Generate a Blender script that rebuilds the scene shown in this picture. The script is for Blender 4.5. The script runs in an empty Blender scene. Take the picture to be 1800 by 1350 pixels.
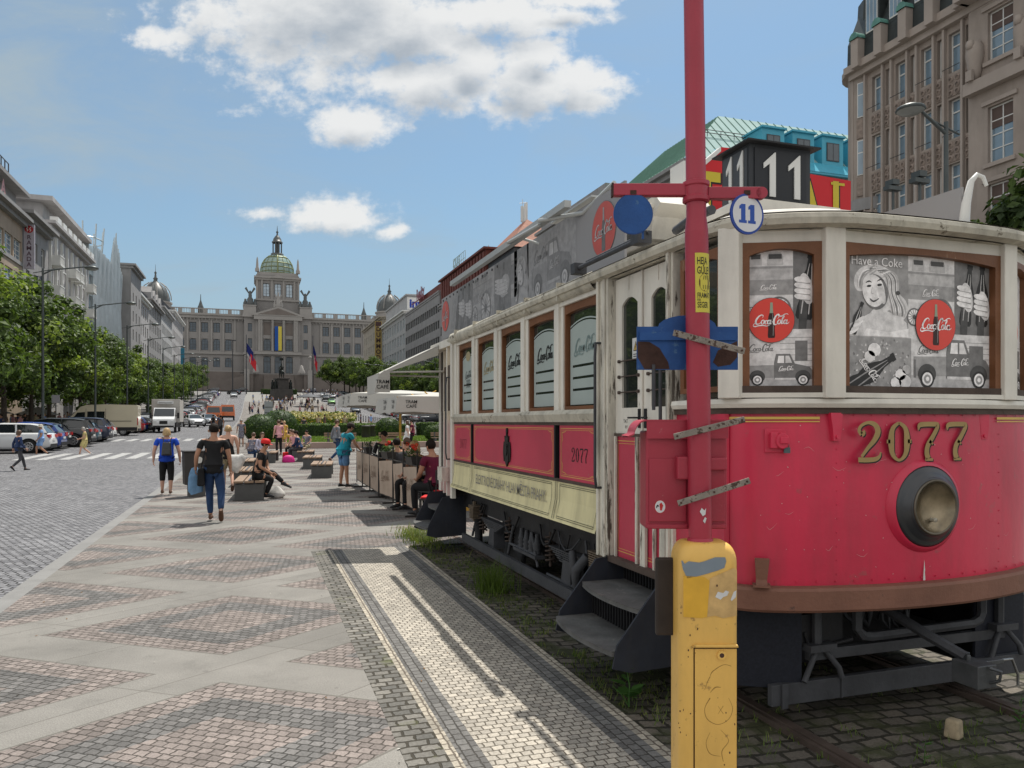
import bpy, bmesh, math, random
from math import sin, cos, pi, radians, sqrt, atan2
from mathutils import Vector, Matrix, noise
V = Vector
SC = bpy.context.scene
COL = SC.collection
random.seed(7)
# ---------------------------------------------------------------- camera
TH = radians(18.63); ST, CT = sin(TH), cos(TH); FPX = 1350.0; EYE = 1.70
cam_d = bpy.data.cameras.new("camera"); cam = bpy.data.objects.new("camera", cam_d); COL.objects.link(cam)
cam.location = (0, 0, EYE); cam.rotation_euler = (pi/2, 0, -TH)
cam_d.sensor_width = 36; cam_d.lens = 27.0; cam_d.shift_y = 67/1800
cam_d.clip_start = 0.05; cam_d.clip_end = 5000
SC.camera = cam
# ---------------------------------------------------------------- sun and sky
SUN_TRAVEL = V((-.295, -.40, -1)).normalized()
sd = bpy.data.lights.new("sun", 'SUN'); sd.energy = 4.3; sd.angle = radians(0.5); sd.color = (1.0, .945, .86)
so = bpy.data.objects.new("sun", sd); COL.objects.link(so)
so.rotation_euler = SUN_TRAVEL.to_track_quat('-Z', 'Y').to_euler(); so.location = (30, 30, 90)
SC.view_settings.view_transform = 'Standard'; SC.view_settings.look = 'None'
SC.view_settings.exposure = 0.42; SC.view_settings.gamma = 1.0
world = bpy.data.worlds.new("World"); SC.world = world; world.use_nodes = True
wn, wl = world.node_tree.nodes, world.node_tree.links
wn.clear()
def N(nodes, t, **k):
 n = nodes.new(t)
 for a, b in k.items(): setattr(n, a, b)
 return n
def build_world():
 out = N(wn, 'ShaderNodeOutputWorld'); bg = N(wn, 'ShaderNodeBackground'); wl.new(bg.outputs[0], out.inputs[0])
 sky = N(wn, 'ShaderNodeTexSky'); sky.sky_type = 'NISHITA'; sky.sun_disc = False
 sky.sun_elevation = radians(63.5); sky.sun_rotation = radians(36.4)
 sky.air_density = 1.1; sky.dust_density = 1.4; sky.ozone_density = 1.6
 bg.inputs[1].default_value = 0.10
 tc = N(wn, 'ShaderNodeTexCoord')
 def dot(vec):
  d = N(wn, 'ShaderNodeVectorMath', operation='DOT_PRODUCT'); wl.new(tc.outputs['Generated'], d.inputs[0])
  d.inputs[1].default_value = vec; return d.outputs['Value']
 def M(op, a, b=None, clamp=False):
  m = N(wn, 'ShaderNodeMath', operation=op); m.use_clamp = clamp
  for i, x in enumerate((a, b)):
   if x is None: continue
   if isinstance(x, (int, float)): m.inputs[i].default_value = x
   else: wl.new(x, m.inputs[i])
  return m.outputs[0]
 # sky chart: tangent coordinates round a fixed compass bearing (the bearing of the square)
 f = M('MAXIMUM', dot((ST, CT, 0)), .05)
 a = M('DIVIDE', dot((CT, -ST, 0)), f); b = M('DIVIDE', dot((0, 0, 1)), f)
 cb = N(wn, 'ShaderNodeCombineXYZ'); wl.new(a, cb.inputs[0]); wl.new(b, cb.inputs[1])
 P = cb.outputs[0]
 def noise_(scale, det, rough, vec=P, sx=1, sy=1, off=(0, 0, 0), dist=0):
  mp = N(wn, 'ShaderNodeMapping'); wl.new(vec, mp.inputs[0]); mp.inputs['Scale'].default_value = (sx, sy, 1); mp.inputs['Location'].default_value = off
  n = N(wn, 'ShaderNodeTexNoise'); wl.new(mp.outputs[0], n.inputs['Vector'])
  n.inputs['Scale'].default_value = scale; n.inputs['Detail'].default_value = det; n.inputs['Roughness'].default_value = rough; n.inputs['Distortion'].default_value = dist
  return n.outputs[0]
 def shifted(dx, dy):
  s_ = N(wn, 'ShaderNodeVectorMath', operation='ADD'); wl.new(P, s_.inputs[0]); s_.inputs[1].default_value = (dx, dy, 0); return s_.outputs[0]
 ell = [(620,70,330,120,.8),(560,20,280,105,1.1),(700,60,200,85,1),(880,25,190,50,1),(760,140,200,62,1),(930,150,150,66,1.1),(1030,175,70,38,1),(635,212,80,46,.75),(840,120,80,45,1),(1010,150,95,55,.9),
   (960,95,60,40,.9),(300,66,75,26,.72),(465,373,60,16,.62),(572,378,105,36,.72),(695,407,30,12,.5),(1000,2,90,20,.9),(420,40,120,70,.7)]
 def field(PV, full=True):
  n1 = noise_(6.5, 8, .58, sy=1.5, vec=PV); nn = M('MULTIPLY', M('SUBTRACT', n1, .5), 2.2)
  if full: nn = M('ADD', nn, M('MULTIPLY', M('SUBTRACT', noise_(26, 6, .6, sy=1.3, off=(3, 1, 0), vec=PV), .5), 1.3)); nn = M('ADD', nn, M('MULTIPLY', M('SUBTRACT', noise_(70, 5, .6, vec=PV), .5), .45))
  cur = None
  for (u, v, ru, rv, wgt) in ell:
   s = N(wn, 'ShaderNodeVectorMath', operation='SUBTRACT'); wl.new(PV, s.inputs[0]); s.inputs[1].default_value = ((u-900)/FPX, (742-v)/FPX, 0)
   d = N(wn, 'ShaderNodeVectorMath', operation='MULTIPLY'); wl.new(s.outputs[0], d.inputs[0]); d.inputs[1].default_value = (FPX/ru, FPX/rv, 0)
   l = N(wn, 'ShaderNodeVectorMath', operation='LENGTH'); wl.new(d.outputs[0], l.inputs[0])
   e = M('MULTIPLY', M('SUBTRACT', 1.0, l.outputs['Value']), wgt)
   cur = e if cur is None else M('MAXIMUM', cur, e)
  return M('ADD', M('MAXIMUM', cur, -1.5), nn)
 dens = field(P); dens2 = field(shifted(.012, .03), False)
 mr = N(wn, 'ShaderNodeMapRange', interpolation_type='SMOOTHSTEP'); wl.new(dens, mr.inputs[0])
 mr.inputs[1].default_value = -.1; mr.inputs[2].default_value = .5
 # veil of thin high cloud
 v1 = noise_(2.2, 7, .62, sx=1.0, sy=3.2, off=(5, 2, 0), dist=.6)
 vr = N(wn, 'ShaderNodeMapRange', interpolation_type='SMOOTHSTEP'); wl.new(v1, vr.inputs[0]); vr.inputs[3].default_value = .28; vr.inputs[1].default_value = .36; vr.inputs[2].default_value = .78; vr.inputs[4].default_value = .85
 lf = N(wn, 'ShaderNodeMapRange'); wl.new(a, lf.inputs[0]); lf.inputs[1].default_value = -.75; lf.inputs[2].default_value = .45; lf.inputs[3].default_value = 1.25; lf.inputs[4].default_value = .45
 hv = N(wn, 'ShaderNodeMapRange', interpolation_type='SMOOTHSTEP'); wl.new(b, hv.inputs[0]); hv.inputs[1].default_value = .42; hv.inputs[2].default_value = .06; hv.inputs[4].default_value = .68
 veil = M('MAXIMUM', M('MULTIPLY', vr.outputs[0], lf.outputs[0]), hv.outputs[0])
 tint = N(wn, 'ShaderNodeMixRGB', blend_type='MULTIPLY'); tint.inputs[0].default_value = 1; wl.new(sky.outputs[0], tint.inputs[1]); tint.inputs[2].default_value = (.62, .81, .87, 1)
 m1 = N(wn, 'ShaderNodeMixRGB'); wl.new(veil, m1.inputs[0]); wl.new(tint.outputs[0], m1.inputs[1]); m1.inputs[2].default_value = (2.9, 3.6, 4.1, 1)
 # cumulus: lit rims, greyer cores
 core = N(wn, 'ShaderNodeMapRange', interpolation_type='SMOOTHSTEP'); wl.new(dens2, core.inputs[0])
 core.inputs[1].default_value = .1; core.inputs[2].default_value = 1.15
 cc = N(wn, 'ShaderNodeMixRGB'); wl.new(core.outputs[0], cc.inputs[0]); cc.inputs[1].default_value = (6.5, 6.5, 6.4, 1); cc.inputs[2].default_value = (3.0, 3.35, 3.75, 1)
 m2 = N(wn, 'ShaderNodeMixRGB'); wl.new(M('MULTIPLY', mr.outputs[0], .93), m2.inputs[0]); wl.new(m1.outputs[0], m2.inputs[1]); wl.new(cc.outputs[0], m2.inputs[2])
 # unseen bright cloud added behind the camera as fill light for shaded faces
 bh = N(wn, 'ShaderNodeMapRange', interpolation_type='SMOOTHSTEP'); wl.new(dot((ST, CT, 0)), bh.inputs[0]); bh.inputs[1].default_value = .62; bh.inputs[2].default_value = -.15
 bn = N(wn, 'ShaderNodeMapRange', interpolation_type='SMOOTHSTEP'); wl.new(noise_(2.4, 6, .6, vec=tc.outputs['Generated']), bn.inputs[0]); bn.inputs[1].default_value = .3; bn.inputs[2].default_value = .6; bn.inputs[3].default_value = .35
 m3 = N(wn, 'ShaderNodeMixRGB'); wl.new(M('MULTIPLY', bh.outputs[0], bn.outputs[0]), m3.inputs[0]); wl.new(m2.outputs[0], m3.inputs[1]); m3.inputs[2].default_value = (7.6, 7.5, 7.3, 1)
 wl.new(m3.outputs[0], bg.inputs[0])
build_world()
# ---------------------------------------------------------------- where things are
def hz(Y):      # height of the ground along the square
 T = [(-50,0),(25,0),(60,.35),(85,.75),(135,1.9),(180,4.2),(230,8.4),(290,12.4),(340,14.4),(5000,14.4)]
 for (a, p), (b, q) in zip(T, T[1:]):
  if Y <= b:
   t = (Y-a)/(b-a); return p+(q-p)*t
 return 14.4
def XY(u, D):   # bearing of a photo column at a depth
 r = (u-900)/FPX*D
 return (ST*D+CT*r, CT*D-ST*r)
def yx(u, X):   # along-square distance where a column meets the line X
 r = (u-900)/FPX
 return X*(CT-r*ST)/(ST+r*CT)
def xy_(u, Y):
 r = (u-900)/FPX
 return Y*(ST+r*CT)/(CT-r*ST)
def gp(u, v):   # ground point under a pixel, near flat part
 D = EYE*FPX/(v-742); return XY(u, D)
def dep(X, Y): return ST*X+CT*Y
def zv(X, Y, v): return EYE+dep(X, Y)*(742-v)/FPX
# ---------------------------------------------------------------- tags
def tag(o, label=None, cat=None, group=None, kind=None):
 if label: o['label'] = label
 if cat: o['category'] = cat
 if group: o['group'] = group
 if kind: o['kind'] = kind
 return o
def thing(name, label, cat, loc=(0,0,0), rz=0, group=None):
 o = bpy.data.objects.new(name, None); COL.objects.link(o); o.location = loc; o.rotation_euler = (0,0,rz); o.empty_display_size = .1
 return tag(o, label, cat, group)
KIDS = {}
ORD = 'first second third fourth fifth sixth seventh eighth ninth tenth eleventh twelfth thirteenth fourteenth fifteenth sixteenth seventeenth eighteenth nineteenth twentieth'.split()
ORD += ['twenty-'+w for w in ORD[:9]]+['thirtieth']+['thirty-'+w for w in ORD[:9]]+['fortieth']+['forty-'+w for w in ORD[:9]]+['fiftieth']+['fifty-'+w for w in ORD[:9]]+['sixtieth']+['sixty-'+w for w in ORD[:9]]
def par(o, p):
 if p is not None:
  o.parent = p; KIDS.setdefault(p.name, []).append(o)
def dup(root, loc=None, rz=None, label=None, group=None, scale=None, mats=None):
 c = root.copy(); COL.objects.link(c)
 if loc is not None: c.location = loc
 if rz is not None: c.rotation_euler = (0,0,rz)
 if label: c['label'] = label
 if group: c['group'] = group
 if scale is not None: c.scale = (scale,)*3 if isinstance(scale, (int,float)) else scale
 for ch in KIDS.get(root.name, []):
  k = ch.copy(); COL.objects.link(k); par(k, c)
  for g in KIDS.get(ch.name, []):
   q = g.copy(); COL.objects.link(q); par(q, k)
 return c
# ---------------------------------------------------------------- materials
MC = {}
def pm(name, col, rough=.7, var=.12, vs=2.0, bump=0, bs=30, metal=0, spec=.3, streak=0, wear=None, wearamt=.5, wearscale=6, wv=(1,1,1), coat=0, dirt=0):
 """procedural paint/stone/metal: base colour with two scales of tone noise, optional worn patches and bump"""
 if name in MC: return MC[name]
 m = bpy.data.materials.new(name); m.use_nodes = True; MC[name] = m
 nt = m.node_tree; n, l = nt.nodes, nt.links; b = n['Principled BSDF']
 b.inputs['Roughness'].default_value = rough; b.inputs['Metallic'].default_value = metal
 b.inputs['Specular IOR Level'].default_value = spec
 if coat: b.inputs['Coat Weight'].default_value = coat; b.inputs['Coat Roughness'].default_value = .08
 col = tuple(col[:3])
 m.diffuse_color = col+(1,)
 if var == 0 and not wear and not bump:
  b.inputs['Base Color'].default_value = col+(1,); return m
 tc = n.new('ShaderNodeTexCoord')
 def nz(scale, det=5, sc=(1,1,1), r=.6):
  mp = n.new('ShaderNodeMapping'); mp.inputs['Scale'].default_value = sc; l.new(tc.outputs['Object'], mp.inputs[0])
  t = n.new('ShaderNodeTexNoise'); t.inputs['Scale'].default_value = scale; t.inputs['Detail'].default_value = det; t.inputs['Roughness'].default_value = r
  l.new(mp.outputs[0], t.inputs[0]); return t.outputs[0]
 r1 = n.new('ShaderNodeMapRange'); l.new(nz(vs, 6, (1,1,.35) if streak else (1,1,1)), r1.inputs[0])
 r1.inputs[1].default_value = .3; r1.inputs[2].default_value = .7; r1.inputs[3].default_value = 1-var; r1.inputs[4].default_value = 1+var
 mx = n.new('ShaderNodeMixRGB'); mx.blend_type = 'MULTIPLY'; mx.inputs[0].default_value = 1; mx.inputs[1].default_value = col+(1,); l.new(r1.outputs[0], mx.inputs[2])
 c = mx.outputs[0]
 if wear:
  r2 = n.new('ShaderNodeMapRange'); l.new(nz(wearscale, 8, wv, .7), r2.inputs[0]); t = 1-wearamt
  r2.inputs[1].default_value = .35+.35*t; r2.inputs[2].default_value = .39+.35*t+.02
  m2 = n.new('ShaderNodeMixRGB'); l.new(r2.outputs[0], m2.inputs[0]); l.new(c, m2.inputs[1]); m2.inputs[2].default_value = tuple(wear[:3])+(1,); c = m2.outputs[0]
 if dirt:
  r3 = n.new('ShaderNodeMapRange'); l.new(nz(vs*5, 8, (1,1,.25)), r3.inputs[0]); r3.inputs[1].default_value = .45; r3.inputs[2].default_value = .75; r3.inputs[4].default_value = dirt
  m3 = n.new('ShaderNodeMixRGB'); l.new(r3.outputs[0], m3.inputs[0]); l.new(c, m3.inputs[1]); m3.inputs[2].default_value = (.05,.045,.04,1); c = m3.outputs[0]
 l.new(c, b.inputs['Base Color'])
 if bump:
  bp = n.new('ShaderNodeBump'); bp.inputs['Strength'].default_value = bump; bp.inputs['Distance'].default_value = .01; l.new(nz(bs, 4), bp.inputs['Height']); l.new(bp.outputs[0], b.inputs['Normal'])
 return m
def flat(col, rough=.6, spec=.2):
 k = 'tone_%02x%02x%02x_%d' % tuple([int(min(1,max(0,c))*255) for c in col[:3]]+[int(rough*10)])
 return pm(k, col, rough, .05, 8, spec=spec)
def glass(name, tint=(.03,.045,.055), rough=.06, spec=.9, metal=0):
 if name in MC: return MC[name]
 m = bpy.data.materials.new(name); m.use_nodes = True; MC[name] = m
 n, l = m.node_tree.nodes, m.node_tree.links; b = n['Principled BSDF']
 b.inputs['Roughness'].default_value = rough; b.inputs['Specular IOR Level'].default_value = spec; b.inputs['Metallic'].default_value = metal
 tc = n.new('ShaderNodeTexCoord'); t = n.new('ShaderNodeTexNoise'); t.inputs['Scale'].default_value = .7; l.new(tc.outputs['Object'], t.inputs[0])
 r = n.new('ShaderNodeValToRGB'); r.color_ramp.elements[0].color = tuple(x*.6 for x in tint)+(1,); r.color_ramp.elements[1].color = tuple(min(1,x*1.7) for x in tint)+(1,)
 l.new(t.outputs[0], r.inputs[0]); l.new(r.outputs[0], b.inputs['Base Color'])
 t2 = n.new('ShaderNodeTexNoise'); t2.inputs['Scale'].default_value = 1.3; l.new(tc.outputs['Object'], t2.inputs[0])
 bp = n.new('ShaderNodeBump'); bp.inputs['Strength'].default_value = .12; bp.inputs['Distance'].default_value = .02; l.new(t2.outputs[0], bp.inputs['Height']); l.new(bp.outputs[0], b.inputs['Normal'])
 return m
# ---------------------------------------------------------------- mesh builder
class Fr:      # a plane to draw on
 def __init__(s, o, ux, uy=(0,0,1)):
  s.o = V(o); s.ux = V(ux).normalized(); s.uy = V(uy).normalized(); s.n = s.ux.cross(s.uy)
 def p(s, a, b, c=0): return s.o+s.ux*a+s.uy*b+s.n*c
class MB:
 def __init__(s, org=(0,0,0)):
  s.v, s.f, s.m, s.s, s.org, s.M = [], [], [], [], V(org), None
 def add(s, vs, fs, m=0, sm=False):
  o = len(s.v)
  for p in vs:
   p = V(p)
   if s.M is not None: p = s.M @ p
   s.v.append(p-s.org)
  for f in fs: s.f.append([i+o for i in f]); s.m.append(m); s.s.append(sm)
 def box(s, x0, x1, y0, y1, z0, z1, m=0, tx=0, ty=0):
  s.add([(x0,y0,z0),(x1,y0,z0),(x1,y1,z0),(x0,y1,z0),(x0+tx,y0+ty,z1),(x1-tx,y0+ty,z1),(x1-tx,y1-ty,z1),(x0+tx,y1-ty,z1)],
    [(0,3,2,1),(4,5,6,7),(0,1,5,4),(1,2,6,5),(2,3,7,6),(3,0,4,7)], m)
 def fbox(s, fr, a0, a1, b0, b1, c0, c1, m=0):
  P = fr.p
  s.add([P(a0,b0,c0),P(a1,b0,c0),P(a1,b1,c0),P(a0,b1,c0),P(a0,b0,c1),P(a1,b0,c1),P(a1,b1,c1),P(a0,b1,c1)],
    [(0,3,2,1),(4,5,6,7),(0,1,5,4),(1,2,6,5),(2,3,7,6),(3,0,4,7)], m)
 def poly(s, fr, pts, c0=0, c1=None, m=0):      # flat polygon, or prism when c1 is given
  k = len(pts)
  if c1 is None: s.add([fr.p(a,b,c0) for a,b in pts], [tuple(range(k))], m)
  else:
   s.add([fr.p(a,b,c0) for a,b in pts]+[fr.p(a,b,c1) for a,b in pts],
     [tuple(range(k))[::-1], tuple(range(k,2*k))]+[(i,(i+1)%k,(i+1)%k+k,i+k) for i in range(k)], m)
 def ell(s, fr, a, b, ra, rb, c0=0, c1=None, m=0, n=28, rot=0):
  s.poly(fr, [(a+ra*cos(t)*cos(rot)-rb*sin(t)*sin(rot), b+ra*cos(t)*sin(rot)+rb*sin(t)*cos(rot)) for t in [2*pi*i/n for i in range(n)]], c0, c1, m)
 def tube(s, pts, r, n=8, m=0, cap=True, sm=True):
  pts = [V(p) for p in pts]; R = r if isinstance(r, (list,tuple)) else [r]*len(pts)
  rings = []; prev = None
  for i, p in enumerate(pts):
   d = (pts[min(i+1,len(pts)-1)]-pts[max(i-1,0)]).normalized()
   if prev is None:
    a = V((0,0,1)) if abs(d.z) < .9 else V((1,0,0)); x = d.cross(a).normalized()
   else:
    x = (prev-d*prev.dot(d)).normalized()
   prev = x; y = d.cross(x)
   rings.append([p+(x*cos(2*pi*j/n)+y*sin(2*pi*j/n))*R[i] for j in range(n)])
  s.add([q for rg in rings for q in rg], [(i*n+j, i*n+(j+1)%n, (i+1)*n+(j+1)%n, (i+1)*n+j) for i in range(len(pts)-1) for j in range(n)], m, sm)
  if cap:
   s.add(rings[0], [tuple(range(n))[::-1]], m); s.add(rings[-1], [tuple(range(n))], m)
 def lathe(s, prof, c=(0,0,0), n=24, m=0, axis='z', sm=True, a0=0, a1=2*pi, split=False):
  c = V(c); full = abs(a1-a0-2*pi) < 1e-6; k = n if full else n+1
  def P(r, h, t):
   x, y = r*cos(t), r*sin(t)
   return c+(V((x,y,h)) if axis == 'z' else V((x,h,y)) if axis == 'y' else V((h,x,y)))
  segs = [(prof[i], prof[i+1]) for i in range(len(prof)-1)] if split else None
  if split:
   for p, q in segs:
    s.add([P(p[0],p[1],a0+(a1-a0)*j/n) for j in range(k)]+[P(q[0],q[1],a0+(a1-a0)*j/n) for j in range(k)], [(j,(j+1)%k,(j+1)%k+k,j+k) for j in range(n)], m, sm)
  else:
   s.add([P(r,h,a0+(a1-a0)*j/n) for r,h in prof for j in range(k)], [(i*k+j, i*k+(j+1)%k, (i+1)*k+(j+1)%k, (i+1)*k+j) for i in range(len(prof)-1) for j in range(n)], m, sm)
 def loft(s, rings, m=0, sm=True, closed=True, caps=True):
  n = len(rings[0]); K = n if closed else n-1
  s.add([p for r in rings for p in r], [(i*n+j, i*n+(j+1)%n, (i+1)*n+(j+1)%n, (i+1)*n+j) for i in range(len(rings)-1) for j in range(K)], m, sm)
  if caps and closed:
   s.add(rings[0], [tuple(range(n))[::-1]], m); s.add(rings[-1], [tuple(range(n))], m)
 def ribbon(s, fr, pts, m=0, c=0, sc=1, ox=0, oy=0, shear=0, step=5, c1=None, wmul=1):      # brush stroke (x, y, width)
  q = []
  for i in range(len(pts)-1):
   p0, p1, p2, p3 = pts[max(i-1,0)], pts[i], pts[i+1], pts[min(i+2,len(pts)-1)]
   for k in range(step):
    t = k/step
    q.append([.5*((2*p1[j])+(-p0[j]+p2[j])*t+(2*p0[j]-5*p1[j]+4*p2[j]-p3[j])*t*t+(-p0[j]+3*p1[j]-3*p2[j]+p3[j])*t**3) for j in range(3)])
  q.append(list(pts[-1]))
  L, R = [], []
  for i, (x, y, w) in enumerate(q):
   a, b = q[max(i-1,0)], q[min(i+1,len(q)-1)]
   dx, dy = b[0]-a[0], b[1]-a[1]; d = sqrt(dx*dx+dy*dy) or 1; nx, ny = -dy/d*w*wmul/2, dx/d*w*wmul/2
   L.append((ox+sc*(x+nx+shear*(y+ny)), oy+sc*(y+ny))); R.append((ox+sc*(x-nx+shear*(y-ny)), oy+sc*(y-ny)))
  k = len(q)
  s.add([fr.p(a,b,c) for a,b in L]+[fr.p(a,b,c) for a,b in R], [(i,i+1,k+i+1,k+i) for i in range(k-1)], m)
  if c1 is not None:
   s.add([fr.p(a,b,c) for a,b in L]+[fr.p(a,b,c1) for a,b in L]+[fr.p(a,b,c) for a,b in R]+[fr.p(a,b,c1) for a,b in R],
     [(i,i+1,k+i+1,k+i) for i in range(k-1)]+[(2*k+i,2*k+i+1,3*k+i+1,3*k+i) for i in range(k-1)]+[(k+i,k+i+1,3*k+i+1,3*k+i) for i in range(k-1)], m)
 def build(s, name, mats, parent=None, loc=None, smooth=None):
  me = bpy.data.meshes.new(name); me.from_pydata([tuple(p) for p in s.v], [], s.f)
  if not isinstance(mats, (list,tuple)): mats = [mats]
  for m in mats: me.materials.append(m)
  me.polygons.foreach_set('material_index', s.m)
  me.polygons.foreach_set('use_smooth', s.s if smooth is None else [smooth]*len(s.f))
  me.update()
  o = bpy.data.objects.new(name, me); COL.objects.link(o); par(o, parent)
  if loc is not None: o.location = loc
  return o
def bev(o, w=.01, seg=2, ang=40):
 m = o.modifiers.new('bevel', 'BEVEL'); m.width = w; m.segments = seg; m.limit_method = 'ANGLE'; m.angle_limit = radians(ang); return o
TXT = {}
def text_data(sx, bold=0, align='CENTER', cw=1.0):
 k = (sx, bold, align, cw)
 if k in TXT: return TXT[k]
 cu = bpy.data.curves.new('t', 'FONT'); cu.body = sx; cu.size = 1; cu.align_x = align; cu.align_y = 'CENTER'; cu.offset = bold; cu.resolution_u = 3; cu.space_character = cw
 o = bpy.data.objects.new('t', cu); COL.objects.link(o)
 dg = bpy.context.evaluated_depsgraph_get(); me = bpy.data.meshes.new_from_object(o.evaluated_get(dg))
 r = ([tuple(v.co[:2]) for v in me.vertices], [tuple(p.vertices) for p in me.polygons])
 bpy.data.objects.remove(o); bpy.data.curves.remove(cu); bpy.data.meshes.remove(me)
 TXT[k] = r; return r
def text(mb, fr, sx, a, b, size, c=0, m=0, bold=0, wide=1, align='CENTER', cw=1.0, rot=0):
 vs, fs = text_data(sx, bold, align, cw)
 cr, sr = cos(rot), sin(rot)
 mb.add([fr.p(a+(x*wide*cr-y*sr)*size, b+(x*wide*sr+y*cr)*size, c) for x, y in vs], fs, m)
# script lettering of the soft drink, drawn as brush strokes; about 3.2 wide, 1.1 high
def el_(x, y, rx, ry, w, a0=60, a1=420, k=12):
 return [(x+rx*cos(radians(a0+(a1-a0)*i/k)), y+ry*sin(radians(a0+(a1-a0)*i/k)), w*(.55+.45*abs(cos(radians(a0+(a1-a0)*i/k))))) for i in range(k+1)]
SCRIPT = [
 [(.72,.72,.02),(.74,.9,.05),(.6,.98,.07),(.38,.86,.12),(.2,.56,.15),(.19,.28,.14),(.33,.12,.1),(.52,.16,.06),(.66,.3,.03)],
 [(.19,.28,.05),(.05,.12,.05),(.04,-.04,.06),(.22,-.1,.08),(.5,-.02,.09),(.9,-.0,.08),(1.25,-.06,.06),(1.5,.02,.03)],
 el_(.82,.31,.13,.19,.10), [(.9,.46,.03),(1.02,.44,.03)],
 [(1.22,.38,.05),(1.17,.47,.06),(1.06,.4,.09),(1.03,.26,.1),(1.1,.14,.07),(1.22,.18,.03)],
 el_(1.38,.31,.12,.18,.10), [(1.53,.52,.06),(1.5,.3,.11),(1.52,.15,.1),(1.64,.17,.04)],
 [(1.62,.3,.05),(1.78,.36,.07)],
 [(2.1,.6,.02),(2.2,.82,.05),(2.16,1.0,.07),(2.0,1.0,.09),(1.86,.78,.13),(1.8,.45,.15),(1.86,.16,.13),(2.0,.06,.09),(2.14,.14,.05),(2.22,.26,.03)],
 [(1.98,1.0,.05),(2.15,.9,.07),(2.4,.84,.08),(2.62,1.0,.07),(2.85,1.06,.05),(2.98,.98,.03)],
 el_(2.3,.31,.13,.19,.10), [(2.38,.46,.03),(2.48,.4,.03),(2.6,.62,.04),(2.66,.84,.05),(2.58,.86,.06),(2.54,.6,.1),(2.53,.3,.11),(2.58,.14,.07),(2.68,.2,.03)],
 el_(2.83,.31,.12,.18,.10), [(2.98,.52,.07),(2.95,.3,.12),(2.98,.15,.1),(3.1,.16,.05),(3.22,.3,.02)]]
def script(mb, fr, a, b, width, c=0, m=0, wm=1.0, shear=.2, rot=0):
 k = width/3.35; fr2 = fr
 if rot:
  fr2 = Fr(fr.p(a, b), fr.ux*cos(rot)+fr.uy*sin(rot), fr.uy*cos(rot)-fr.ux*sin(rot)); a = b = 0
 for st in SCRIPT: mb.ribbon(fr2, st, m, c, k, a-1.65*k, b-.42*k, shear, 4, wmul=wm)
def grow(L, n): return [L[i % len(L)] for i in range(n)]
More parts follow.
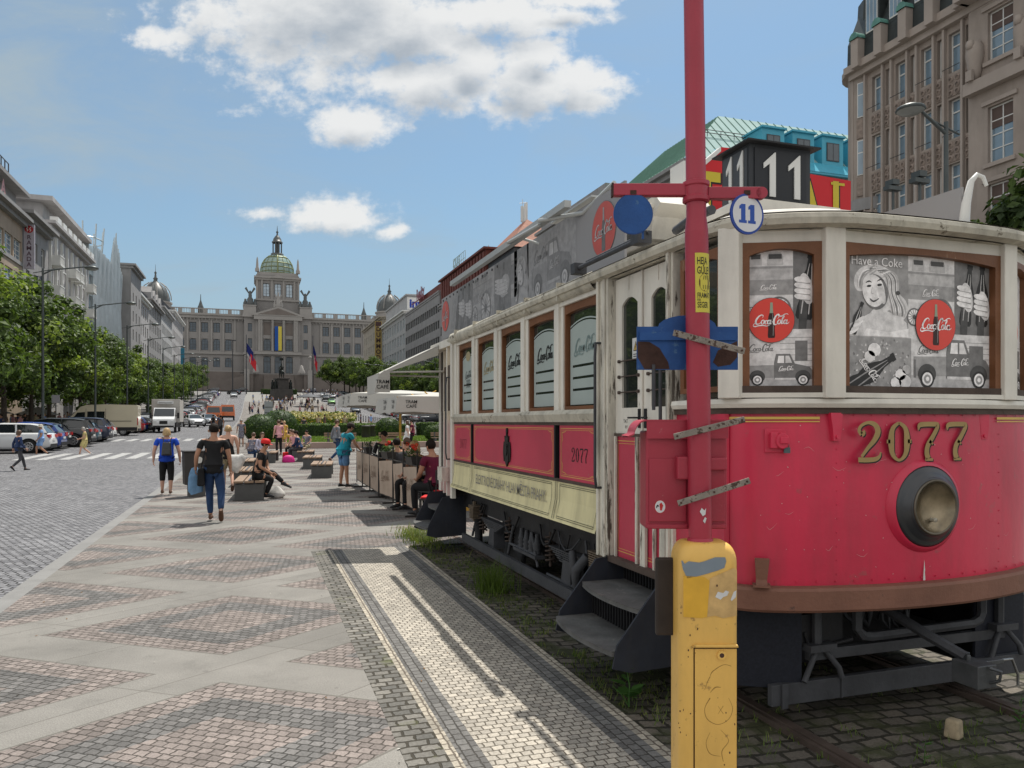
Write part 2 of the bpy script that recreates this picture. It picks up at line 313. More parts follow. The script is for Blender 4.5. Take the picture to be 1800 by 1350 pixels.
# ---------------------------------------------------------------- ground materials
def cobble(name, c1, c2, mortar, bw=.1, bh=.08, rot=0, msz=.008, bump=.6, dist=.012, moss=None, mossamt=.5, rough=.85, patch=.18):
 m = bpy.data.materials.new(name); m.use_nodes = True; nt = m.node_tree; n, l = nt.nodes, nt.links; b = n['Principled BSDF']
 b.inputs['Roughness'].default_value = rough; b.inputs['Specular IOR Level'].default_value = .25
 g = n.new('ShaderNodeNewGeometry')
 ns = n.new('ShaderNodeTexNoise'); ns.inputs['Scale'].default_value = 21; ns.inputs['Detail'].default_value = 2; l.new(g.outputs['Position'], ns.inputs[0])
 sb = n.new('ShaderNodeVectorMath'); sb.operation = 'SUBTRACT'; l.new(ns.outputs[1], sb.inputs[0]); sb.inputs[1].default_value = (.5,.5,.5)
 sc = n.new('ShaderNodeVectorMath'); sc.operation = 'SCALE'; l.new(sb.outputs[0], sc.inputs[0]); sc.inputs['Scale'].default_value = dist*1.9
 ad = n.new('ShaderNodeVectorMath'); ad.operation = 'ADD'; l.new(g.outputs['Position'], ad.inputs[0]); l.new(sc.outputs[0], ad.inputs[1])
 mp = n.new('ShaderNodeMapping'); mp.inputs['Rotation'].default_value = (0,0,rot); l.new(ad.outputs[0], mp.inputs[0])
 br = n.new('ShaderNodeTexBrick'); l.new(mp.outputs[0], br.inputs['Vector']); br.inputs['Scale'].default_value = 1
 br.inputs['Brick Width'].default_value = bw; br.inputs['Row Height'].default_value = bh; br.inputs['Mortar Size'].default_value = msz; br.inputs['Mortar Smooth'].default_value = .4; br.inputs['Bias'].default_value = 0
 br.inputs['Color1'].default_value = tuple(c1)+(1,); br.inputs['Color2'].default_value = tuple(c2)+(1,); br.inputs['Mortar'].default_value = tuple(mortar)+(1,)
 def nz(s, d=5, sm=(1,1,1)):
  q = n.new('ShaderNodeMapping'); q.inputs['Scale'].default_value = sm; l.new(g.outputs['Position'], q.inputs[0])
  t = n.new('ShaderNodeTexNoise'); t.inputs['Scale'].default_value = s; t.inputs['Detail'].default_value = d; t.inputs['Roughness'].default_value = .65; l.new(q.outputs[0], t.inputs[0]); return t.outputs[0]
 def mr(x, a, b_, c, d):
  r = n.new('ShaderNodeMapRange'); l.new(x, r.inputs[0]); r.inputs[1].default_value = a; r.inputs[2].default_value = b_; r.inputs[3].default_value = c; r.inputs[4].default_value = d; return r.outputs[0]
 def mul(c, f):
  x = n.new('ShaderNodeMixRGB'); x.blend_type = 'MULTIPLY'; x.inputs[0].default_value = 1; l.new(c, x.inputs[1]); l.new(f, x.inputs[2]); return x.outputs[0]
 c = mul(mul(br.outputs[0], mr(nz(.45, 4), .3, .7, 1-patch, 1+patch)), mr(nz(60, 3), .25, .75, .72, 1.28))
 if moss:
  x = n.new('ShaderNodeMixRGB'); l.new(mr(nz(2.6, 8), .62-.25*mossamt, .72-.25*mossamt, 0, .9), x.inputs[0]); l.new(c, x.inputs[1]); x.inputs[2].default_value = tuple(moss)+(1,); c = x.outputs[0]
 l.new(c, b.inputs['Base Color'])
 inv = mr(br.outputs['Fac'], 0, 1, 1, 0)
 hh = n.new('ShaderNodeMath'); hh.operation = 'ADD'; l.new(inv, hh.inputs[0]); l.new(mr(nz(35, 4), 0, 1, 0, .7), hh.inputs[1])
 bp = n.new('ShaderNodeBump'); bp.inputs['Strength'].default_value = bump; bp.inputs['Distance'].default_value = .012; l.new(hh.outputs[0], bp.inputs['Height']); l.new(bp.outputs[0], b.inputs['Normal'])
 return m, n, l, b, c, bp, g, mr, nz, mul
M_road = cobble('road_setts', (.25,.25,.262), (.12,.12,.13), (.04,.04,.04), .11, .09, radians(8), .012, .9, .02, patch=.1)[0]
M_light = cobble('pale_setts', (.44,.405,.345), (.29,.27,.235), (.11,.095,.075), .062, .055, 0, .0045, .9, .011)[0]
M_dark = cobble('dark_setts', (.17,.167,.16), (.1,.098,.095), (.05,.047,.042), .07, .06, pi/2, .005, .7, .008)[0]
M_mid = cobble('grey_setts', (.2,.19,.17), (.1,.098,.09), (.045,.04,.03), .11, .075, 0, .009, .9, .014, moss=(.09,.1,.04), mossamt=.12)[0]
M_edge = cobble('pale_edge_setts', (.42,.38,.31), (.26,.24,.2), (.12,.1,.08), .07, .065, pi/2, .006, .6, .01)[0]
M_track = cobble('mossy_track_setts', (.15,.13,.105), (.075,.068,.06), (.03,.027,.02), .16, .11, .06, .014, 1.0, .017, moss=(.045,.05,.022), mossamt=.52)[0]
def paving_mat():
 m, n, l, b, cpink, bp, g, mr, nz, mul = cobble('diamond_paving', (.25,.215,.198), (.15,.13,.12), (.07,.06,.052), .072, .062, radians(36), .005, .7, .013)
 def M(op, a, b_=None):
  x = n.new('ShaderNodeMath'); x.operation = op
  for i, y in enumerate((a, b_)):
   if y is None: continue
   if isinstance(y, (int,float)): x.inputs[i].default_value = y
   else: l.new(y, x.inputs[i])
  return x.outputs[0]
 br = [x for x in n if x.type == 'TEX_BRICK'][0]
 dk = n.new('ShaderNodeMixRGB'); dk.inputs[0].default_value = 1; dk.blend_type = 'MULTIPLY'; l.new(cpink, dk.inputs[1]); dk.inputs[2].default_value = (.68,.76,.8,1)
 sp = n.new('ShaderNodeSeparateXYZ'); l.new(g.outputs['Position'], sp.inputs[0])
 wob = M('MULTIPLY', M('SUBTRACT', nz(14, 2), .5), .035)
 x = M('DIVIDE', M('ADD', sp.outputs[0], .2), 1.83); y = M('DIVIDE', M('SUBTRACT', sp.outputs[1], 7.0), 1.325)
 p = M('ADD', M('MULTIPLY', M('ADD', x, y), .5), 100.5); q = M('ADD', M('MULTIPLY', M('SUBTRACT', x, y), .5), 100.5)
 fp = M('SUBTRACT', M('FRACT', p), .5); fq = M('SUBTRACT', M('FRACT', q), .5)
 d0 = M('MULTIPLY', M('MAXIMUM', M('ABSOLUTE', fp), M('ABSOLUTE', fq)), 2.0); d = M('ADD', d0, wob)
 in_out = M('LESS_THAN', d, .755); in_dk = M('MULTIPLY', M('LESS_THAN', d, .55), M('GREATER_THAN', d, .30))
 sl = n.new('ShaderNodeMixRGB'); sl.blend_type = 'MULTIPLY'; sl.inputs[0].default_value = 1; sl.inputs[1].default_value = (.195,.187,.172,1); l.new(M('MULTIPLY', mr(nz(1.1, 6), .3, .7, .84, 1.12), mr(nz(120, 3), .3, .7, .68, 1.3)), sl.inputs[2])
 wnz = n.new('ShaderNodeTexWhiteNoise'); wnz.noise_dimensions = '2D'; cbx = n.new('ShaderNodeCombineXYZ'); l.new(M('FLOOR', M('ADD', M('MULTIPLY', p, 2.0), .5)), cbx.inputs[0]); l.new(M('FLOOR', M('MULTIPLY', q, 2.0)), cbx.inputs[1]); l.new(cbx.outputs[0], wnz.inputs[0])
 slv = mul(sl.outputs[0], mr(wnz.outputs[0], 0, 1, .86, 1.1))
 j1 = M('LESS_THAN', M('ABSOLUTE', M('SUBTRACT', M('FRACT', M('MULTIPLY', p, 2.0)), .5)), .0045)
 j2 = M('LESS_THAN', M('ABSOLUTE', M('SUBTRACT', M('FRACT', M('ADD', M('MULTIPLY', q, 2.0), .5)), .5)), .0045)
 j3 = M('LESS_THAN', M('ABSOLUTE', M('SUBTRACT', d0, .765)), .008)
 j = M('MAXIMUM', M('MAXIMUM', j1, j2), j3)
 sj = n.new('ShaderNodeMixRGB'); l.new(M('MULTIPLY', j, .75), sj.inputs[0]); l.new(slv, sj.inputs[1]); sj.inputs[2].default_value = (.1,.092,.08,1)
 cb = n.new('ShaderNodeMixRGB'); l.new(in_dk, cb.inputs[0]); l.new(cpink, cb.inputs[1]); l.new(dk.outputs[0], cb.inputs[2])
 f = n.new('ShaderNodeMixRGB'); l.new(in_out, f.inputs[0]); l.new(sj.outputs[0], f.inputs[1]); l.new(cb.outputs[0], f.inputs[2])
 vo = n.new('ShaderNodeTexVoronoi'); vo.inputs['Scale'].default_value = 2.2; l.new(g.outputs['Position'], vo.inputs[0])
 spot = mr(M('ADD', vo.outputs[0], M('MULTIPLY', nz(9, 4), .12)), .085, .11, .72, 1)
 fm = mul(mul(mul(f.outputs[0], mr(nz(.35, 5), .3, .7, .82, 1.14)), spot), mr(nz(3.2, 8), .55, .72, 1, .8)); l.new(fm, b.inputs['Base Color'])
 l.new(M('ADD', M('MULTIPLY', in_out, .7), .2), bp.inputs['Strength'])
 return m
M_pave = paving_mat()
M_slab = pm('plain_paving', (.205,.2,.188), .85, .12, .5, .15, 40)
M_walk = pm('sidewalk_stone', (.17,.165,.16), .9, .15, .4)
M_kerb = pm('granite_kerb', (.185,.183,.178), .8, .12, 3, .3, 60)
M_ground = pm('city_ground', (.15,.147,.14), .9, .15, .05)
M_white = pm('road_paint', (.34,.34,.335), .85, .15, 4, wear=(.22,.22,.23), wearamt=.5, wearscale=7)
M_steel = pm('rail_steel', (.13,.1,.085), .5, .3, 6, metal=.6, bump=.2)
def strip(name, x0, x1, y0, y1, dz, mat, kind='structure', th=0, label=None, cat=None, nx=1):
 ys = [y0]+[y for y in range(int(y0)+1, int(math.ceil(y1))) if y % 5 == 0]+[y1]
 vs, fs = [], []; K = nx+1
 for y in ys:
  for i in range(K): vs.append((x0+(x1-x0)*i/nx, y, hz(y)+dz))
 for i in range(len(ys)-1):
  for k in range(nx): fs.append((i*K+k, i*K+k+1, (i+1)*K+k+1, (i+1)*K+k))
 mb = MB(); mb.add(vs, fs)
 if th:   # a raised edge: side walls down to the ground
  o = len(vs); 
  for s in (0, nx):
   w = [(vs[i*K+s]) for i in range(len(ys))]
   mb.add(w+[(a, b, c-th) for a, b, c in w], [(i, i+1, len(ys)+i+1, len(ys)+i) for i in range(len(ys)-1)])
  w = vs[:K]; mb.add(w+[(a,b,c-th) for a,b,c in w], [(0,nx,K+nx,K)])
 o = mb.build(name, mat); return tag(o, label, cat, kind=kind)
# big sheet reaching the horizon
mb = MB(); ys = [-300,-60,0]+list(range(5,345,5))+[345,600,1500,4000]; xs = [-4000,-600,-100,-24,0,40,120,600,4000]
mb.add([(x,y,hz(y)-.09) for y in ys for x in xs], [(i*9+j,i*9+j+1,(i+1)*9+j+1,(i+1)*9+j) for i in range(len(ys)-1) for j in range(8)])
tag(mb.build('ground', M_ground), kind='structure')
strip('road', -15.5, -2.31, -30, 345, -.018, M_road)
strip('kerb', -2.31, -2.13, -30, 250, .0, M_kerb, th=.05)
strip('pavement', -2.13, .72, -30, 10.45, 0, M_pave)
strip('square_paving', -2.13, 18, 10.45, 215, 0.0, M_pave)
strip('forecourt_paving', -2.13, 18, 215, 300, 0.002, M_slab)
strip('left_sidewalk', -24, -15.5, -30, 345, .08, M_walk, th=.1)
strip('right_road', 18.2, 30.5, -30, 345, -.018, M_road)
strip('right_kerb', 18.0, 18.2, -30, 250, .03, M_kerb, th=.06)
strip('right_sidewalk', 30.5, 40, -30, 345, .08, M_walk, th=.1)
strip('track_paving', 7.2, 18, -30, 10.45, 0, M_slab)
# the cobbled stop platform and its bands
mb = MB()
for i, (a, b, k) in enumerate([(.72,.94,0),(.94,.995,1),(.995,1.12,2),(1.12,1.82,3),(1.82,1.975,2),(1.975,2.05,1)]):
 mb.add([(a,-12,.0),(b,-12,.0),(b,10.448,.0),(a,10.448,.0)], [(0,1,2,3)], k)
tag(mb.build('cobbled_path', [M_mid, M_edge, M_dark, M_light]), kind='structure')
mb = MB(); mb.add([(x, y, -.012-.02*abs(sin(x*2.1+y*.7))*(1 if 2.1 < x < 7 else 0)) for y in [-12+i*.5 for i in range(46)] for x in [2.05+.25*j for j in range(22)]],
  [(i*22+j,i*22+j+1,(i+1)*22+j+1,(i+1)*22+j) for i in range(45) for j in range(21)], sm=True)
tag(mb.build('track_bed', M_track), kind='structure')
for x in (2.85, 4.285):
 mb = MB(); mb.box(x-.028, x+.028, -12, 12, -.05, .012); mb.box(x-.06, x-.034, -12, 12, -.05, .004)
 tag(mb.build('rail', M_steel), kind='structure')
# zebra crossings and lane lines
def stripes(y0, y1, xs, w):
 mb = MB()
 for x in xs: mb.add([(x,y0,hz(y0)-.013),(x+w,y0,hz(y0)-.013),(x+w,y1,hz(y1)-.013),(x,y1,hz(y1)-.013)], [(0,1,2,3)])
 return mb
tag(stripes(37, 42.5, [-9.6+.86*i for i in range(9)], .45).build('zebra_crossing', M_white), kind='structure')
tag(stripes(60.2, 64.8, [-9.6+.95*i for i in range(8)], .5).build('zebra_crossing', M_white), kind='structure')
mb = MB()
for y in range(95, 340, 5):
 for x in (-6.2, 22.2): mb.add([(x,y,hz(y)-.012),(x+.15,y,hz(y)-.012),(x+.15,y+2.5,hz(y+2.5)-.012),(x,y+2.5,hz(y+2.5)-.012)], [(0,1,2,3)])
tag(mb.build('lane_markings', M_white), kind='structure')
mb = MB()
for y in range(44, 90, 1):
 if (y*10) % 25 < 10: mb.add([(-14.6,y,hz(y)-.012),(-9.4,y,hz(y)-.012),(-9.4,y+.12,hz(y)-.012),(-14.6,y+.12,hz(y)-.012)], [(0,1,2,3)])
tag(mb.build('parking_markings', M_white), kind='structure')
# ---------------------------------------------------------------- grass and weeds
def leafmat(name, col, var=.35, trans=.3, vs=1.2):
 if name in MC: return MC[name]
 m = bpy.data.materials.new(name); m.use_nodes = True; MC[name] = m; n, l = m.node_tree.nodes, m.node_tree.links; n.clear()
 out = n.new('ShaderNodeOutputMaterial'); tc = n.new('ShaderNodeTexCoord'); t = n.new('ShaderNodeTexNoise'); t.inputs['Scale'].default_value = vs; t.inputs['Detail'].default_value = 5; l.new(tc.outputs['Object'], t.inputs[0])
 r = n.new('ShaderNodeMapRange'); r.inputs[1].default_value = .3; r.inputs[2].default_value = .7; r.inputs[3].default_value = 1-var; r.inputs[4].default_value = 1+var; l.new(t.outputs[0], r.inputs[0])
 x = n.new('ShaderNodeMixRGB'); x.blend_type = 'MULTIPLY'; x.inputs[0].default_value = 1; x.inputs[1].default_value = tuple(col)+(1,); l.new(r.outputs[0], x.inputs[2])
 d = n.new('ShaderNodeBsdfPrincipled'); d.inputs['Roughness'].default_value = .55; d.inputs['Specular IOR Level'].default_value = .25; l.new(x.outputs[0], d.inputs['Base Color'])
 tr = n.new('ShaderNodeBsdfTranslucent'); x2 = n.new('ShaderNodeMixRGB'); x2.blend_type = 'MULTIPLY'; x2.inputs[0].default_value = 1; l.new(x.outputs[0], x2.inputs[1]); x2.inputs[2].default_value = (1.5,1.6,.6,1); l.new(x2.outputs[0], tr.inputs[0])
 mx = n.new('ShaderNodeMixShader'); mx.inputs[0].default_value = trans; l.new(d.outputs[0], mx.inputs[1]); l.new(tr.outputs[0], mx.inputs[2]); l.new(mx.outputs[0], out.inputs[0])
 return m
M_grass = leafmat('grass_blades', (.085,.13,.025)); M_grass2 = leafmat('dry_grass', (.15,.17,.05)); M_weed = leafmat('weed_leaf', (.07,.16,.04))
M_lawn = leafmat('lawn_grass', (.11,.17,.03), .2, .2, 3)
def blade(mb, x, y, z, h, lean, w, m=0):
 a = random.uniform(0, 2*pi); dx, dy = cos(a), sin(a); lx, ly = lean*h*cos(a+1.3), lean*h*sin(a+1.3)
 mb.add([(x-dx*w,y-dy*w,z),(x+dx*w,y+dy*w,z),(x+dx*w*.6+lx*.4,y+dy*w*.6+ly*.4,z+h*.6),(x-dx*w*.6+lx*.4,y-dy*w*.6+ly*.4,z+h*.6),(x+lx,y+ly,z+h)], [(0,1,2,3),(3,2,4)], m)
mb = MB(); R = random.Random(5)
for i in range(900):      # low tufts in the joints of the track bed
 y = R.uniform(1.2, 11.5); x = 2.06+abs(R.gauss(0, .3)) if R.random() < .72 else R.uniform(2.1, 6.5)
 if noise.noise(V((x*1.5, y*.9, 3))) < -.05: continue
 for k in range(7): blade(mb, x+R.gauss(0,.03), y+R.gauss(0,.03), -.02, R.uniform(.015,.055), .7, .003, R.random() < .35)
for i in range(900): blade(mb, 2.3+R.gauss(0,.13), 11.0+R.gauss(0,.5), -.01, R.uniform(.05,.14), .7, .006, R.random() < .6)
for i in range(120): # front right weeds by the rails
 x, y = R.uniform(2.2, 5.2), R.uniform(2.2, 3.4)
 for k in range(6): blade(mb, x+R.gauss(0,.025), y+R.gauss(0,.025), -.02, R.uniform(.02,.06), .7, .0025)
tag(mb.build('grass', [M_grass, M_grass2]), 'low grass and moss growing between the track setts', 'grass', kind='stuff')
mb = MB()
for i in range(420): blade(mb, R.gauss(0,.085), R.gauss(0,.13), 0, R.uniform(.12,.34), R.uniform(.2,.9), .004)
tag(mb.build('grass_tuft', [M_grass], loc=(2.32, 7.5, -.02)), 'tall green grass tuft growing beside the tram under its guard beam', 'grass tuft')
def leaf(mb, p, d, L, w, m=0, droop=.3):
 p, d = V(p), V(d).normalized(); s = d.cross(V((0,0,1))).normalized(); u = s.cross(d)
 q = [p, p+d*L*.3+s*w*.5, p+d*L*.65+s*w*.42-u*droop*L*.15, p+d*L-u*droop*L*.4, p+d*L*.65-s*w*.42-u*droop*L*.15, p+d*L*.3-s*w*.5, p+d*L*.5-u*L*.07*droop-u*.004]
 mb.add(q, [(0,1,6),(1,2,6),(2,3,6),(3,4,6),(4,5,6),(5,0,6)], m)
wd = thing('weed', 'leafy green weed with broad leaves growing at the foot of the tram steps', 'weed', (2.14, 4.15, -.01))
mb = MB(); ml = MB(); mb.tube([(0,0,0),(.01,.01,.12),(-.01,.02,.26)], [.006,.005,.002], 6)
mb.tube([(0,0,0),(-.05,.0,.08),(-.1,.02,.13)], [.004,.003,.002], 5)
for i in range(26):
 a = R.uniform(0,2*pi); z = R.uniform(.04,.26); big = z < .14
 leaf(ml, (.01*cos(a), .01*sin(a)+.01, z), (cos(a), sin(a), .5), R.uniform(.07,.12) if big else R.uniform(.03,.05), R.uniform(.05,.08) if big else .025)
mb.build('stem', M_weed, wd); ml.build('leaves', M_weed, wd)
# small weed with thin stalks in front of the plough board, and a loose sett
for k, (x, y, hh) in enumerate([(4.05,3.15,.2),(3.2,3.0,.12),(3.75,2.85,.1)]):
 mb = MB()
 for i in range(16 if k == 0 else 10):
  a = R.uniform(0,2*pi); z = R.uniform(.02,hh); leaf(mb, (0,0,z), (cos(a),sin(a),.6), .05, .01)
 mb.tube([(0,0,0),(.01,0,hh)], [.003,.001], 5)
 tag(mb.build('weed_sprig', M_weed, loc=(x,y,-.02)), ['tallest thin weed standing in front of the black board under the tram front','short weed sprig nearest the rail in front of the tram','short weed sprig between the loose stone and the tall weed'][k], 'weed')
mb = MB(); mb.box(-.045,.045,-.04,.04,0,.1,tx=.008,ty=.006); o = bev(mb.build('loose_stone', pm('tan_stone', (.33,.27,.18), .9, .25, 20, .5), loc=(3.62,3.2,-.02)), .012)
o.rotation_euler = (0,.08,.4); tag(o, 'loose tan paving stone standing upright in front of the tram', 'stone')
# lawn and planting in the middle of the square
mb = MB(); x0,x1,y0,y1 = .6,17,50.5,66
strip('lawn_soil', x0, x1, y0, y1, .05, pm('soil_green', (.1,.15,.03), .9, .2, 1), th=.06)
for i in range(14000):
 x, y = R.uniform(x0+.05,x1-.05), R.uniform(y0+.05,y1-.05); blade(mb, x, y, hz(y)+.05, R.uniform(.05,.1), .4, .03)
tag(mb.build('grass', [M_lawn]), 'mown lawn bed in the middle of the square', 'lawn', kind='stuff')
strip('lawn_kerb', .4, 17.2, 50.2, 50.5, .12, M_kerb, th=.14)
mb = MB(); R = random.Random(77)
for i in range(170):
 x, y = R.uniform(-2.0,1.9), 2.6+R.random()**1.5*14; a = R.uniform(0,6.28); s = R.uniform(.006,.016)
 if x > .7 and y > 10: continue
 mb.add([(x-cos(a)*s,y-sin(a)*s,.003),(x+sin(a)*s*.45,y-cos(a)*s*.45,.005),(x+cos(a)*s,y+sin(a)*s,.004+s*.3),(x-sin(a)*s*.45,y+cos(a)*s*.45,.007)], [(0,1,2,3)], i % 3)
tag(mb.build('litter', [pm('dry_leaf', (.16,.09,.04), .9, .2, 9), pm('pale_crumb', (.5,.48,.44), .9, .2, 9), pm('dark_crumb', (.04,.035,.03), .9, .2, 9)]), 'dry leaf bits and crumbs scattered over the paving', 'litter', kind='stuff')
# ---------------------------------------------------------------- building kit
M_win = glass('window_glass', (.035,.05,.06)); M_winblue = glass('bright_window_glass', (.13,.19,.24), .08, 1.0)
def facade(mb, fr, W, z0, z1, cols, rows, dep_=.25, m=0, arch=False):
 """wall in plane fr (a to the right, b up from z0), with an opening at every (col,row); returns the openings"""
 A = [0]+[x for c in cols for x in c]+[W]; B = [z0]+[z for r in rows for z in r]+[z1]; ops = []
 for i in range(len(A)-1):
  for j in range(len(B)-1):
   a0,a1,b0,b1 = A[i],A[i+1],B[j],B[j+1]
   if a1-a0 < 1e-4 or b1-b0 < 1e-4: continue
   if i % 2 == 1 and j % 2 == 1:
    ops.append((a0,a1,b0,b1))
    P = fr.p
    mb.add([P(a0,b0),P(a1,b0),P(a1,b1),P(a0,b1),P(a0,b0,-dep_),P(a1,b0,-dep_),P(a1,b1,-dep_),P(a0,b1,-dep_)], [(0,4,5,1),(1,5,6,2),(2,6,7,3),(3,7,4,0)], m)
   else: mb.add([fr.p(a0,b0),fr.p(a1,b0),fr.p(a1,b1),fr.p(a0,b1)], [(0,1,2,3)], m)
 return ops
WD = {}
def win_mesh(w, h, mats, style='cross', arch=0, fw=.09):
 """a window of its own: frame, mullions and glass set in its opening"""
 k = (round(w,2), round(h,2), tuple(m.name for m in mats), style, arch)
 if k in WD: return WD[k]
 mb = MB(); fr = Fr((0,0,0), (1,0,0)); f = mb.fbox
 mb.add([(0,0,0),(w,0,0),(w,0,h),(0,0,h)], [(0,1,2,3)], 1)
 t = .06
 f(fr,0,fw,0,h,0,t); f(fr,w-fw,w,0,h,0,t); f(fr,fw,w-fw,0,fw,0,t); f(fr,fw,w-fw,h-fw,h,0,t)
 if 'c' in style: f(fr,w/2-fw*.4,w/2+fw*.4,fw,h-fw,0,t-.01)
 if 't' in style: f(fr,fw,w-fw,h*.68-fw*.5,h*.68+fw*.5,0,t-.005)
 if 'g' in style:
  for q in (.25,.5,.75): f(fr,fw,w-fw,h*q-.03,h*q+.03,0,t-.015)
 if 'r' in style: f(fr,fw,w-fw,h*.62,h-fw,0.005,t-.02,2)
 if arch:     # spandrel filling the corners above a round head
  n = 10; r = w/2
  for s in (1,-1):
   pts = [(r+s*r, h+.01)]+[(r+s*r*cos(i*pi/2/n), h-r+r*sin(i*pi/2/n)) for i in range(n+1)]
   mb.poly(fr, pts, 0, .14, 2)
 o = mb.build('window', list(mats)); o.hide_render = False
 me = o.data; bpy.data.objects.remove(o); WD[k] = me; return me
def put_windows(parent, fr, ops, mats, style='ct', arch=0, org=(0,0,0), dep_=.25, fw=.09, name='window'):
 ang = atan2(fr.ux.y, fr.ux.x)
 for a0,a1,b0,b1 in ops:
  o = bpy.data.objects.new(name, win_mesh(a1-a0, b1-b0, mats, style, arch, fw)); COL.objects.link(o); par(o, parent)
  o.location = fr.p(a0,b0,-dep_+.02)-V(org); o.rotation_euler = (0,0,ang)
def even(W, n, w, m0=None):
 m0 = m0 if m0 is not None else (W-n*w)/(n+.6)*.8
 g = (W-2*m0-n*w)/(max(n-1,1)); return [(m0+i*(w+g), m0+i*(w+g)+w) for i in range(n)]
def levels(z0, n, pitch, h): return [(z0+i*pitch, z0+i*pitch+h) for i in range(n)]
def block(label, cat, X, Y0, Y1, z0, z1, wall, ncol, w, rows, side, depth=14, style='ct', mats=None, cornice=.6, name='building', roofm=None, front=True, band=None, pil=None, flatroof=True, arch=0, grp=None, endwin=True):
 """a street block whose facade lies on the plane X, facing the square"""
 t = thing(name, label, cat, (X, Y0, z0), group=grp); org = (X, Y0, z0)
 mats = mats or (pm('white_frame', (.6,.6,.58), .5, .05), M_win, wall)
 mb = MB(org); W = Y1-Y0
 fr = Fr((X, Y1 if side > 0 else Y0, 0), (0,-1 if side > 0 else 1,0))
 ops = facade(mb, fr, W, z0-1, z1, even(W, ncol, w), rows)
 Xb = X+side*depth
 yn = Y0
 fe = Fr((X,yn,0), (1,0,0)) if side > 0 else Fr((Xb,yn,0), (1,0,0))   # end wall facing the camera
 eo = facade(mb, fe, depth, z0-1, z1, even(depth, 3, w) if endwin else [], rows if endwin else [])
 mb.add([(X,Y1,z0-1),(Xb,Y1,z0-1),(Xb,Y1,z1),(X,Y1,z1)], [(0,1,2,3)]); mb.add([(Xb,Y0,z0-1),(Xb,Y1,z0-1),(Xb,Y1,z1),(Xb,Y0,z1)], [(0,1,2,3)])
 if flatroof: mb.add([(X,Y0,z1),(Xb,Y0,z1),(Xb,Y1,z1),(X,Y1,z1)], [(0,1,2,3)])
 mb.build('wall', [wall], t)
 put_windows(t, fr, ops, mats, style, arch, org); 
 if eo: put_windows(t, fe, eo, mats, style, arch, org)
 cm = MB(org); c = cornice; x0, x1 = sorted((X-side*c, Xb)); 
 if c:
  cm.box(x0, x1, Y0-c*.6, Y1, z1-.02, z1+.35); x0, x1 = sorted((X-side*c*.5, Xb)); cm.box(x0, x1, Y0-c*.3, Y1-.01, z1-.5, z1-.022)
 for (a, b, o_) in (band or []):
  x0, x1 = sorted((X-side*o_, X+side*.02)); cm.box(x0, x1, Y0-o_, Y1-.03, a, b)
 if cm.v: cm.build('cornice', [pil or wall], t)
 return t, org, fr
def sills(t, org, fr, ops_cols, rows, mat, out=.15, name='sills'):
 mb = MB(org)
 for a0,a1 in ops_cols:
  for b0,b1 in rows: mb.fbox(fr, a0-.12, a1+.12, b0-.16, b0-.01, .002, out)
 return mb.build(name, [mat], t)
W_gray = pm('grey_render', (.26,.255,.255), .85, .1, .3, dirt=.25); W_tan = pm('tan_stone_wall', (.34,.27,.21), .85, .12, .3, dirt=.2)
W_white = pm('white_render', (.36,.36,.36), .8, .08, .3, dirt=.2); W_lilac = pm('pale_grey_plaster', (.36,.35,.35), .85, .1, .3, dirt=.25); W_dark = pm('dark_frame_metal', (.05,.05,.055), .5, .2, 1)
W_cream = pm('cream_plaster', (.33,.3,.25), .85, .1, .3, dirt=.25); W_brick = pm('dark_red_brick', (.14,.05,.042), .85, .2, .8); W_tile = pm('red_roof_tile', (.24,.10,.065), .8, .3, 2, .4, 6)
W_copper = pm('green_copper', (.19,.35,.285), .95, .18, .8, streak=1, spec=.05); W_slate = pm('dark_slate', (.05,.055,.065), .5, .2, 1); F_white = pm('white_frame', (.6,.6,.58), .5, .05)
F_dark = pm('dark_window_frame', (.06,.055,.05), .5, .1)
# ---- left row, nearest first
XL_ = -24.0
rw = levels(5.2, 6, 3.5, 2.1)
t, org, fr = block('grey and tan office block with blue-glazed window bands at the left edge', 'building', XL_, 62, 97, .3, 23.6, W_tan, 11, 2.75, rw[:5], -1, mats=(F_white, M_winblue, W_tan), style='cg', cornice=1.1, pil=W_gray, band=[(z-.5,z-.1,.12) for z,_ in rw[:5]])
mb = MB(org); mb.box(-24-6, -24-.4, 62, 96.2, 24, 26.3); mb.box(-30.5,-23.2,61,97,26.31,26.7)
mb.build('penthouse', [W_gray], t)
mb = MB(org)
for i in range(24):
 y = 66+i*1.27; mb.box(-24.9,-24.8,y,y+.1,26.7,29.4)
for z in (27.4,28.4,29.35): mb.box(-24.9,-24.82,66,95.3,z,z+.08)
mb.build('roof_railing', [W_dark], t)
mb = MB(org); f2 = Fr((-24+.35, 80, 25.1), (0,1,0)); 
for i, ch in enumerate('JALTA'): text(mb, f2, ch, 1+i*2.0, 0, 2.2, 0, 0, .03)
# lettering strip along the roof edge
mb.build('roof_letters', [pm('pink_letters', (.5,.25,.24), .5)], t)
mb = MB(org); f2 = Fr((-24+.15, 76, 12.3), (0,1,0)); mb.fbox(f2,0,19.5,-1.1,1.1,.0,.12,0); text(mb, f2, 'JASMIN', 10, 0, 2.3, .13, 1, .03)
mb.build('shop_sign', [pm('red_fascia', (.4,.09,.08), .5), pm('dark_letters', (.06,.03,.03), .5)], t)
t, org, fr = block('narrow grey hotel building carrying the tall vertical sign', 'hotel', XL_, 97, 108, .9, 24.6, W_gray, 3, 1.5, levels(5.5,5,3.7,2.2), -1, cornice=1.3, style='ct')
sg = thing('hotel_sign', 'tall pale lilac hotel sign with a red round emblem projecting from the grey facade', 'sign', (-23.4, 97.2, 18.6))
mb = MB(); mb.box(-.52,.52,0,.3,0,4.9); mb.build('sign_panel', [pm('lilac_panel', (.36,.34,.39), .5)], sg)
